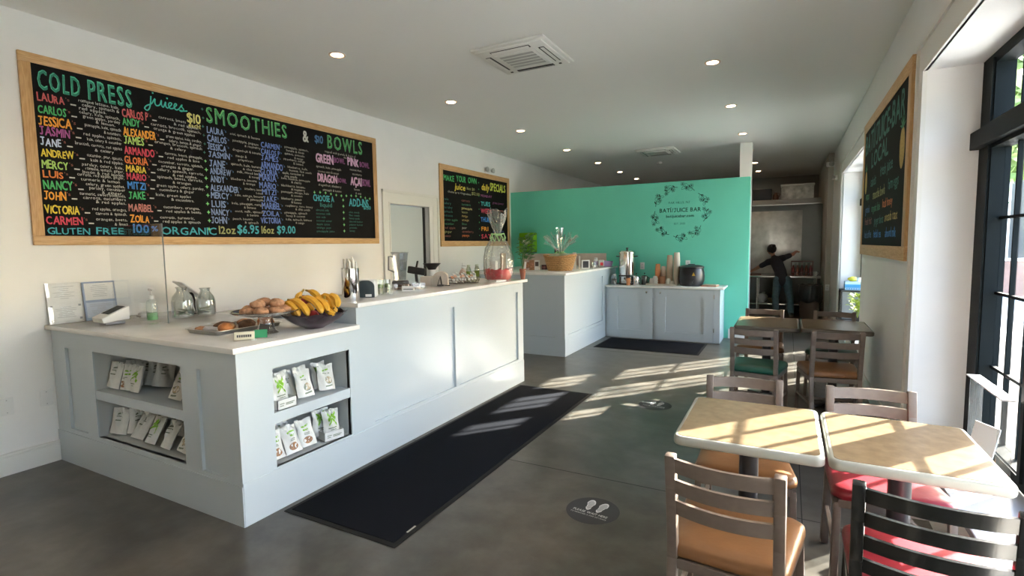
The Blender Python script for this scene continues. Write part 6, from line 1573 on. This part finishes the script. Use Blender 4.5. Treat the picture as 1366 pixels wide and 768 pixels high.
b = MB(); b.lathe([(.05, 0), (.062, .02), (.06, .10), (.03, .14), (.03, .16), (0, .161)], 18, cap1=False); b.build('jug', M('brown_glaze', (.12, .05, .03), .3), t)
b = MB(); b.tube([(.03, 0, .15), (.085, 0, .13), (.06, 0, .06)], .008, 6); b.build('handle', M('brown_glaze', (.12, .05, .03), .3), t)
# steel table
t = thing('kitchen_table', 'stainless kitchen work table with lower shelf', 'table', (-0.40, 12.42, 0))
b = MB(); b.box(-.95, .985, -.37, .38, .752, .793, bev=.008); b.build('worktop', STEEL, t)
b = MB(); b.box(-.92, .955, -.33, .35, .185, .215, bev=.006); b.build('lower_shelf', STEEL, t)
for x in (-.88, -.155, .91):
    for y in (-.32, .33):
        b = MB(); b.lathe([(.02, .03), (.02, .752)], 14, c=(x, y, 0)); b.lathe([(.014, 0), (.014, .03)], 10, c=(x, y, 0)); b.build('leg', STEEL, t)
t = thing('bottle_crate', 'dark red rack holding juice bottles on the steel table', 'rack', (0.265, 12.42, .7935))
DR = M('rack_red', (.10, .018, .016), .4)
b = MB()
b.box(-.20, .20, -.12, .12, 0, .012); b.box(-.20, .20, -.12, -.11, .05, .075); b.box(-.20, .20, .11, .12, .05, .075); b.box(-.20, -.19, -.12, .12, .05, .075); b.box(.19, .20, -.12, .12, .05, .075)
for x in (-.195, 0, .195):
    for y in (-.115, .115): b.box(x - .006, x + .006, y - .006, y + .006, .012, .30)
b.box(-.20, .20, -.12, -.108, .285, .30); b.box(-.20, .20, .108, .12, .285, .30)
b.build('rack', DR, t, smooth=False)
for k in range(10):
    x = .265 - .16 + (k % 5) * .08; y = 12.42 - .05 + (k // 5) * .10
    bt = thing('juice_bottle', 'juice bottle standing in the dark red rack', 'bottle', (x, y, .806), 0, 'bottles in the red rack')
    b = MB(); b.lathe([(.026, 0), (.028, .01), (.028, .13), (.014, .17), (.013, .205)], 16); b.build('bottle', M('bottle_red_%d' % (k % 2), ((.16, .02, .02), (.22, .06, .03))[k % 2], .15, coat=.4), bt)
    b = MB(); b.lathe([(.016, .20), (.016, .245), (0, .246)], 14, cap1=False); b.build('cap', M('bottle_cap_white', (.62, .62, .60), .3), bt)
t = thing('white_cup', 'small white cup at the window end of the steel table', 'cup', (.50, 12.28, .7935))
b = MB(); b.lathe([(.028, 0), (.036, .09), (.034, .09), (.026, .006), (0, .005)], 20, cap1=False); b.build('cup', M('cup_white2', (.70, .70, .67), .4), t)
b = MB(); b.tube([(.033, 0, .07), (.058, 0, .06), (.03, 0, .02)], .005, 6); b.build('handle', MATS['cup_white2'], t)
t = thing('chopping_board', 'dark wooden board under the person reaching hand', 'board', (-.72, 12.47, .7935))
b = MB(); b.box(-.22, .22, -.15, .15, 0, .022, bev=.005); b.build('board', wood_material('dark_board', (.10, .04, .02), (.18, .08, .04), .5), t)
b = MB(); b.lathe([(.014, .0222), (.013, .0228)], 16, c=(.185, .0, 0)); b.build('hole', INK, t, smooth=False)
def lowitem(name, label, cat, x, y, build):
    t = thing(name, label, cat, (x, y, .2155)); build(t)
def f1(t):
    b = MB(); b.ball((0, 0, .09), .10, 16, (1.15, .8, .95))
    for v in b.bm.verts:
        v.co += Vector((1, 0, .5)) * .03 * noise.noise(v.co * 14); v.co.z = max(v.co.z, 0)
    b.build('bag', M('white_bag', (.50, .50, .47), .5), t)
    b = MB(); b.tube([(.0, 0, .16), (.02, 0, .20), (.05, .01, .19)], [.03, .018, .03], 8); b.build('knot', MATS['white_bag'], t)
def f2(t):
    b = MB(); b.lathe([(.07, 0), (.12, .09), (.125, .09), (.115, .088), (.065, .008), (0, .007)], 26, cap1=False); b.build('bowl', M('olive_bowl', (.16, .13, .07), .4), t)
    b = MB(); b.lathe([(.125, .088), (.129, .094), (.121, .094)], 26, cap0=False, cap1=False); b.build('rim', M('olive_rim', (.24, .20, .12), .4), t)
def f3(t):
    b = MB(); b.lathe([(.11, 0), (.115, .005), (.115, .16), (.11, .16)], 26); b.build('pot', M('dark_pot', (.02, .02, .022), .4), t)
    b = MB(); b.lathe([(.118, .16), (.10, .18), (.015, .19), (.015, .205), (0, .206)], 24, cap1=False); b.build('lid', M('dark_pot_lid', (.03, .03, .032), .35), t)
lowitem('bag', 'white tied bag on the lower shelf of the steel table', 'bag', -.47, 12.35, f1)
lowitem('mixing_bowl', 'olive bowl on the lower shelf beside the white bag', 'bowl', -.24, 12.26, f2)
lowitem('cooking_pot', 'dark lidded pot on the lower shelf behind the olive bowl', 'pot', -.27, 12.60, f3)
t = thing('waste_bin', 'brown bin with a black liner bag folded over the rim', 'bin', (.385, 11.42, 0))
b = MB(); b.lathe([(.15, 0), (.155, .01), (.185, .66), (.178, .66), (.148, .02), (0, .018)], 28, cap1=False); b.build('bin', M('bin_brown', (.075, .055, .045), .5), t)
b = MB(); prof = [(.172, .62), (.188, .675), (.205, .66), (.212, .55), (.216, .42), (.21, .36), (.196, .35)]
rings = []
for j, (r, z) in enumerate(prof):
    rings.append([b.bm.verts.new(((r + .008 * (j > 1) * math.sin(13 * 2 * PI * i / 60 + j)) * math.cos(2 * PI * i / 60), (r + .008 * (j > 1) * math.sin(13 * 2 * PI * i / 60 + j)) * math.sin(2 * PI * i / 60), z + (.02 * math.sin(5 * 2 * PI * i / 60 + 1) if j > 3 else .006 * math.sin(9 * 2 * PI * i / 60)))) for i in range(60)])
for a_, c_ in zip(rings, rings[1:]):
    for i in range(60): b.bm.faces.new((a_[i], a_[(i + 1) % 60], c_[(i + 1) % 60], c_[i]))
b.build('liner_bag', M('black_liner', (.010, .012, .015), .28, bump=.5, bscale=25), t, ang=70)
wall_plate((.675, 11.5, .62), 0, 'power outlet on the narrow side wall by the waste bin', 'power outlet')

# ------------------------------------------------------------ person at the steel table
def remeshed(caps, vox, name, mat_, parent, smooth_it=4, balls=()):
    b = MB()
    for A, B_, ra, rb in caps:
        A, B_ = Vector(A), Vector(B_); d = B_ - A; L = d.length; q = d.to_track_quat('Z', 'Y').to_matrix().to_4x4()
        prof = []
        for i in range(7): a = -PI / 2 + PI / 2 * i / 6; prof.append((max(ra * math.cos(a), .0002), ra * math.sin(a)))
        for i in range(7): a = PI / 2 * i / 6; prof.append((max(rb * math.cos(a), .0002), L + rb * math.sin(a)))
        b.X = Matrix.Translation(A) @ q; b.lathe(prof, 16)
    b.X = Matrix.Identity(4)
    for c, r, sc, rot in balls: b.ball(c, r, 20, sc, rot)
    o = b.build(name, mat_, parent)
    m1 = o.modifiers.new('r', 'REMESH'); m1.mode = 'VOXEL'; m1.voxel_size = vox; m1.use_smooth_shade = True
    m2 = o.modifiers.new('s', 'SMOOTH'); m2.iterations = smooth_it; m2.factor = .5
    bpy.context.view_layer.update()
    dg = bpy.context.evaluated_depsgraph_get()
    me = bpy.data.meshes.new_from_object(o.evaluated_get(dg))
    o.modifiers.clear(); old = o.data; o.data = me; bpy.data.meshes.remove(old)
    if not me.materials: me.materials.append(mat_)
    me.polygons.foreach_set('use_smooth', [True] * len(me.polygons))
    return o
pr = thing('person', 'person in dark shirt and blue jeans reaching over the steel table, back turned', 'person', (-0.05, 11.85, 0))
OX = Vector((-0.05, 11.85, 0))
def L_(x, y, z): return Vector((x, y, z)) - OX
SKIN = M('skin', (.40, .20, .125), .5, sss=.05)
hipL, hipR = L_(-.165, 11.86, .69), L_(-.005, 11.86, .69)
knL, knR = L_(-.205, 11.88, .38), L_(.055, 11.87, .37)
anL, anR = L_(-.19, 11.86, .075), L_(.085, 11.82, .075)
w0, w1, w2 = L_(-.09, 11.87, .74), L_(-.13, 11.97, .90), L_(-.21, 12.09, 1.09)
shL, shR = L_(-.365, 12.12, 1.075), L_(-.085, 12.07, 1.165)
elL, elR = L_(-.56, 12.26, .955), L_(.09, 12.26, 1.235)
wrL, wrR = L_(-.70, 12.42, .865), L_(.145, 12.45, 1.285)
nk, hd = L_(-.265, 12.15, 1.19), L_(-.305, 12.215, 1.325)
def hand(wr, fw, up, s, curl):
    """palm, four fingers and a thumb as chains of tapered pieces"""
    fw = fw.normalized(); sd = fw.cross(up).normalized() * s; up = sd.cross(fw) * s
    out = [(wr, wr + fw * .055, .020, .022)]
    for k, (o_, l_) in enumerate(((-.022, .058), (-.008, .066), (.007, .062), (.021, .050))):
        a = wr + fw * .068 + sd * o_; out.append((wr + fw * .035 + sd * o_ * .7, a, .013, .0095))
        p = a; dr = fw.copy()
        for j in range(3):
            dr = (dr - up * curl * (.35 + .15 * j)).normalized(); n_ = p + dr * l_ * (.45, .32, .23)[j]; out.append((p, n_, .0088 - .0008 * j, .0082 - .0008 * j)); p = n_
    a = wr + fw * .022 - sd * .020; q = a + (fw * .6 - sd * .8).normalized() * .032; out += [(a, q, .011, .0095), (q, q + (fw * .9 - sd * .35 - up * .3).normalized() * .028, .0092, .0075)]
    return out
caps = [(hipL, hipR, .088, .088), (hipL, knL, .082, .056), (knL, anL, .055, .036), (hipR, knR, .082, .056), (knR, anR, .055, .036),
        (anL - Vector((0, .02, .035)), anL + Vector((-.015, .13, -.045)), .036, .026), (anR - Vector((0, .02, .035)), anR + Vector((.02, .13, -.045)), .036, .026),
        (w0, w1, .102, .100), (w1, w2, .100, .108), (shL, shR, .058, .058), (w2, nk, .07, .045), (nk, hd, .042, .042),
        (shL, elL, .046, .036), (elL, wrL, .036, .024), (shR, elR, .046, .036), (elR, wrR, .036, .024)]
caps += hand(wrL, L_(-.80, 12.50, .840) - L_(-.70, 12.42, .865), Vector((0, 0, 1)), 1, .25) + hand(wrR, L_(.18, 12.54, 1.29) - L_(.145, 12.45, 1.285), Vector((0, 0, 1)), -1, .6)
fdir = Vector((-.25, .85, -.35)).normalized()
hb = [(hd, .088, (.88, 1.0, 1.14), (-.25, 0, .25)), (hd + fdir * .088 + Vector((0, 0, -.015)), .015, (.8, 1, 1.2), None), (hd + fdir * .072 + Vector((0, 0, -.055)), .028, (1.1, .7, .5), None)]
side = fdir.cross(Vector((0, 0, 1))).normalized()
hb += [(hd + side * s_ * .080 + Vector((0, 0, -.008)), .024, (.45, .8, 1.2), None) for s_ in (-1, 1)]
body = remeshed(caps, .0055, 'body', SKIN, pr, 3, hb)
HAIR = M('black_hair', (.010, .008, .008), .45, bump=.5, bscale=120)
remeshed([(hd - fdir * .05 + Vector((0, 0, .0)), hd - fdir * .075 + Vector((0, 0, -.06)), .06, .035)], .007, 'hair', HAIR, pr, 3, [(hd - fdir * .014 + Vector((0, 0, .022)), .098, (.93, .98, 1.05), (-.2, 0, .25)), (hd - fdir * .115 + Vector((0.01, 0, .045)), .040, (1, 1, 1), None)])
SHIRT = M('dark_navy_shirt', (.012, .014, .022), .8, var=.2, scale=20, bump=.15, bscale=30)
def grow(c, k): return [(a, b_, ra + k, rb + k) for a, b_, ra, rb in c]
e1 = shL.lerp(elL, .62); e2 = shR.lerp(elR, .62)
remeshed(grow([(w0 + Vector((0, -.01, -.03)), w1, .108, .104), (w1, w2, .104, .112), (shL, shR, .060, .060), (w2, nk - (nk - w2) * .25, .07, .052), (shL, e1, .050, .046), (shR, e2, .050, .046)], .008), .007, 'shirt', SHIRT, pr, 4)
JEAN = M('blue_jeans', (.055, .105, .135), .8, var=.2, scale=25, bump=.15, bscale=60)
remeshed(grow([(hipL, hipR, .090, .090), (hipL + Vector((0, 0, .03)), hipR + Vector((0, 0, .03)), .085, .085), (hipL, knL, .084, .060), (knL, anL + Vector((0, 0, .015)), .060, .050), (hipR, knR, .084, .060), (knR, anR + Vector((0, 0, .015)), .060, .050)], .007), .007, 'jeans', JEAN, pr, 4)
for an, dx, nm in ((anL, -.015, 'shoe'), (anR, .02, 'shoe')):
    remeshed([(an - Vector((0, .03, .032)), an + Vector((dx, .13, -.038)), .042, .033)], .006, nm, M('dark_shoe', (.02, .02, .022), .5), pr, 2)
    b = MB(); b.bar(an + Vector((0, -.065, -.068)), an + Vector((dx, .165, -.068)), .07, .014, .004); b.build('shoe_sole', M('pale_sole', (.42, .38, .34), .6), pr)

# ------------------------------------------------------------ on the window ledges
t = thing('drink_cooler', 'black framed countertop cooler on the far window ledge', 'cooler', (.845, 9.22, SILL))
b = MB(); b.box(-.125, .125, -.17, .17, .012, .43, bev=.004); b.build('cabinet', M('cooler_grey', (.19, .21, .22), .4), t, smooth=False)
b = MB()
for x in (-.128, .128):
    for y in (-.173, .173): b.box(x - .010, x + .010, y - .010, y + .010, 0, .44)
for z in (.012, .43):
    for y in (-.173, .173): b.box(-.128, .128, y - .010, y + .010, z - .010, z + .010)
    for x in (-.128, .128): b.box(x - .010, x + .010, -.173, .173, z - .010, z + .010)
b.build('frame', BLACKP, t, smooth=False)
b = MB(); b.box(-.129, -.1255, -.15, .15, .03, .41); b.build('glass_door', M('cooler_glass', (.30, .34, .34), .1), t, smooth=False)
t = thing('tissue_carton', 'blue and white carton on top of the black framed cooler', 'box', (.865, 9.20, SILL + .4405))
BLU = M('carton_blue', (.03, .26, .55), .4)
b = MB(); b.box(-.105, .105, -.09, .09, 0, .125, bev=.003); b.build('carton', M('carton_pale_blue', (.40, .58, .70), .45), t, smooth=False)
b = MB(); b.box(-.1056, .1056, -.0906, .0906, .035, .085); b.build('blue_band', BLU, t, smooth=False)
b = MB()
for k in range(6): b.box(-.09 + k * .03, -.07 + k * .03, -.0915, -.0906, .012, .028)
b.build('print', BLU, t, smooth=False)
t = thing('lemon_net', 'yellow topped packet lying on the blue carton', 'packet', (.86, 9.19, SILL + .566))
b = MB(); b.ball((0, 0, .035), .05, 16, (1.3, .9, .7))
for v in b.bm.verts: v.co.z = max(.0, v.co.z + .008 * noise.noise(v.co * 30))
b.build('packet', M('lemon_yellow', (.62, .60, .08), .4), t)
b = MB(); b.ball((.075, 0, .03), .045, 14, (.9, .8, .65)); b.build('pale_end', M('pale_wrap', (.50, .60, .66), .4), t)
t = thing('ledge_plant', 'sunlit yellow green leafy plant on the far window ledge', 'plant', (.88, 8.62, SILL))
b = MB(); b.lathe([(.05, 0), (.07, .09), (.074, .09), (.074, .105), (.066, .105), (.06, .09), (0, .088)], 22, cap1=False); b.build('pot', M('dark_pot_plastic', (.03, .028, .025), .5), t)
b = MB(); leafy(b, (0, 0, .09), 110, .33, .075, .085, .022, 12)
for v in b.bm.verts:
    if v.co.x > .085: v.co.x = .085 + (v.co.x - .085) * .1
b.build('foliage', LEAFY, t, smooth=False, recalc=False)
b = MB()
for k in range(8): b.tube([(0, 0, .08), (.02 * math.cos(k), .02 * math.sin(k), .2), (.04 * math.cos(k * 1.3), .06 * math.sin(k * 1.3), .36)], .003, 5)
b.build('stems', LEAFY, t)
# white riser with leaflet, beside the near tables
RY = 3.44
t = thing('display_riser', 'white topped clear riser on the ledge beside the near tables', 'riser', (.928, RY, SILL))
b = MB(); b.box(-.030, .030, -.27, .27, .412, .420, bev=.002); b.build('white_top', WHITEP, t)
for y in (-.24, .20):
    b = MB(); b.box(-.028, .028, y - .004, y + .004, 0, .412); b.build('clear_side', clear('frosted_acrylic', (.94, .95, .95), .06, .5, haze=.08, hazecol=(.7, .72, .72)), t, smooth=False)
t = thing('leaflet', 'white printed card standing under the white riser', 'card', (.915, 3.44, SILL + .0255), R(-65))
b = MB(); b.box(-.075, .075, -.003, .003, 0, .19, bev=.001, rot=(-.22, 0, 0)); b.build('card', PAPER, t, smooth=False)
b = MB()
for k in range(6): b.box(-.055, .03 + .02 * (k % 2), -.0052 - .0 , -.0045, .06 + k * .018, .066 + k * .018, rot=(0, 0, 0))
o = b.build('print', M('pale_ink', (.3, .31, .34), .6), t, smooth=False); o.rotation_euler = (-.22, 0, 0); o.location = (0, -.018, .002)
t = thing('wooden_dish', 'small round wooden dish under the white riser', 'dish', (.875, 3.44, SILL), 0)
b = MB(); b.lathe([(.07, 0), (.085, .012), (.088, .022), (.08, .024), (.06, .0245), (0, .0245)], 26, cap1=False); b.build('dish', wood_material('dish_wood', (.36, .18, .06), (.50, .28, .11), .5), t)
b = MB(); b.lathe([(.0885, .018), (.090, .022), (.0885, .0245)], 26, cap0=False, cap1=False); b.build('rim', M('dish_rim', (.42, .22, .08), .45), t)

# ------------------------------------------------------------ outside the windows
def outplane(name, x0, x1, y0, y1, z, mt, label, cat):
    b = MB(); b.box(x0, x1, y0, y1, z - .1, z); return struct(b.build(name, mt, smooth=False), label, cat)
outplane('path', 1.12, 3.0, -14, 60, -.05, M('dark_ground_strip', (.045, .045, .042), .9, var=.12, scale=4), 'dark ground strip added along the windows', 'path')  # added dark strip, tones down the sunlit ground seen through the panes
outplane('pavement', 3.0, 16, -14, 60, -.05, M('pale_pavement', (.60, .60, .57), .85, var=.08, scale=1.5), 'pale pavement outside the windows', 'pavement')
outplane('lawn', 16, 60, -14, 70, -.06, M('lawn_green', (.10, .16, .04), .9, var=.3, scale=3), 'lawn beyond the pavement', 'lawn')
BRK = M('brick_pale_red', (.28, .17, .14), .85, var=.15, scale=6)
t = thing('brick_building', 'pale red brick building seen through the near window panes', 'building', (4.6, 18.5, 0))
b = MB(); b.box(0, 4.2, 0, 8, -.1, 4.2); b.build('brickwork', BRK, t, smooth=False)
b = MB(); b.box(-.25, 4.45, -.25, 8.25, 4.2, 4.45); b.build('roof', M('roof_grey', (.30, .30, .30), .8), t, smooth=False)
for k in range(2):
    b = MB(); b.box(.5 + k * 1.8, 1.7 + k * 1.8, -.05, .02, .9, 3.2); f_ = b.build('window', TRIM, t, smooth=False)
    b = MB(); b.box(.58 + k * 1.8, 1.62 + k * 1.8, -.07, -.05, .98, 3.12); b.build('window_pane', M('dark_pane', (.05, .06, .07), .1), f_, smooth=False)
BARK = M('bark', (.10, .07, .05), .9, var=.3, scale=8)
TL = [M('tree_leaf_a', (.16, .24, .07), .7, var=.3, scale=2), M('tree_leaf_b', (.24, .30, .12), .7, var=.3, scale=2)]
def tree(x, y, h, r, k, label):
    t = thing('tree', label, 'tree', (x, y, -.06), 0, 'trees outside')
    b = MB(); b.tube([(0, 0, 0), (.05, .03, h * .3), (0, .1, h * .7)], [.16, .12, .05], 8)
    for q in range(5): a = q * 1.3; b.tube([(0.02, .03, h * (.35 + .06 * q)), (r * .6 * math.cos(a), r * .6 * math.sin(a), h * (.55 + .07 * q))], [.06, .02], 6)
    b.build('trunk', BARK, t)
    b = MB(); rg = random.Random(k)
    for q in range(1500):
        u = Vector((rg.gauss(0, 1), rg.gauss(0, 1), rg.gauss(0, 1))).normalized() * (rg.random() ** .4)
        c = Vector((u.x * r, u.y * r, h * .66 + u.z * h * .34)); s_ = .16 + .14 * rg.random()
        d1 = Vector((rg.gauss(0, 1), rg.gauss(0, 1), rg.gauss(0, 1))).normalized(); d2 = d1.orthogonal().normalized()
        b.raw([c - d1 * s_, c - d2 * s_ * .5, c + d1 * s_, c + d2 * s_ * .5], [(0, 1, 2, 3)])
    b.build('crown', TL[k % 2], t, smooth=False, recalc=False)
for k, (x, y, h, r, l) in enumerate(((3.3, 14.6, 6.2, 1.15, 'leafy tree in front of the brick building outside'), (7.0, 31.5, 7.0, 2.2, 'leafy tree rising behind the brick building outside'), (2.6, 25, 5.6, 1.6, 'paler leafy tree beside the brick building outside'))):
    tree(x, y, h, r, k, l)
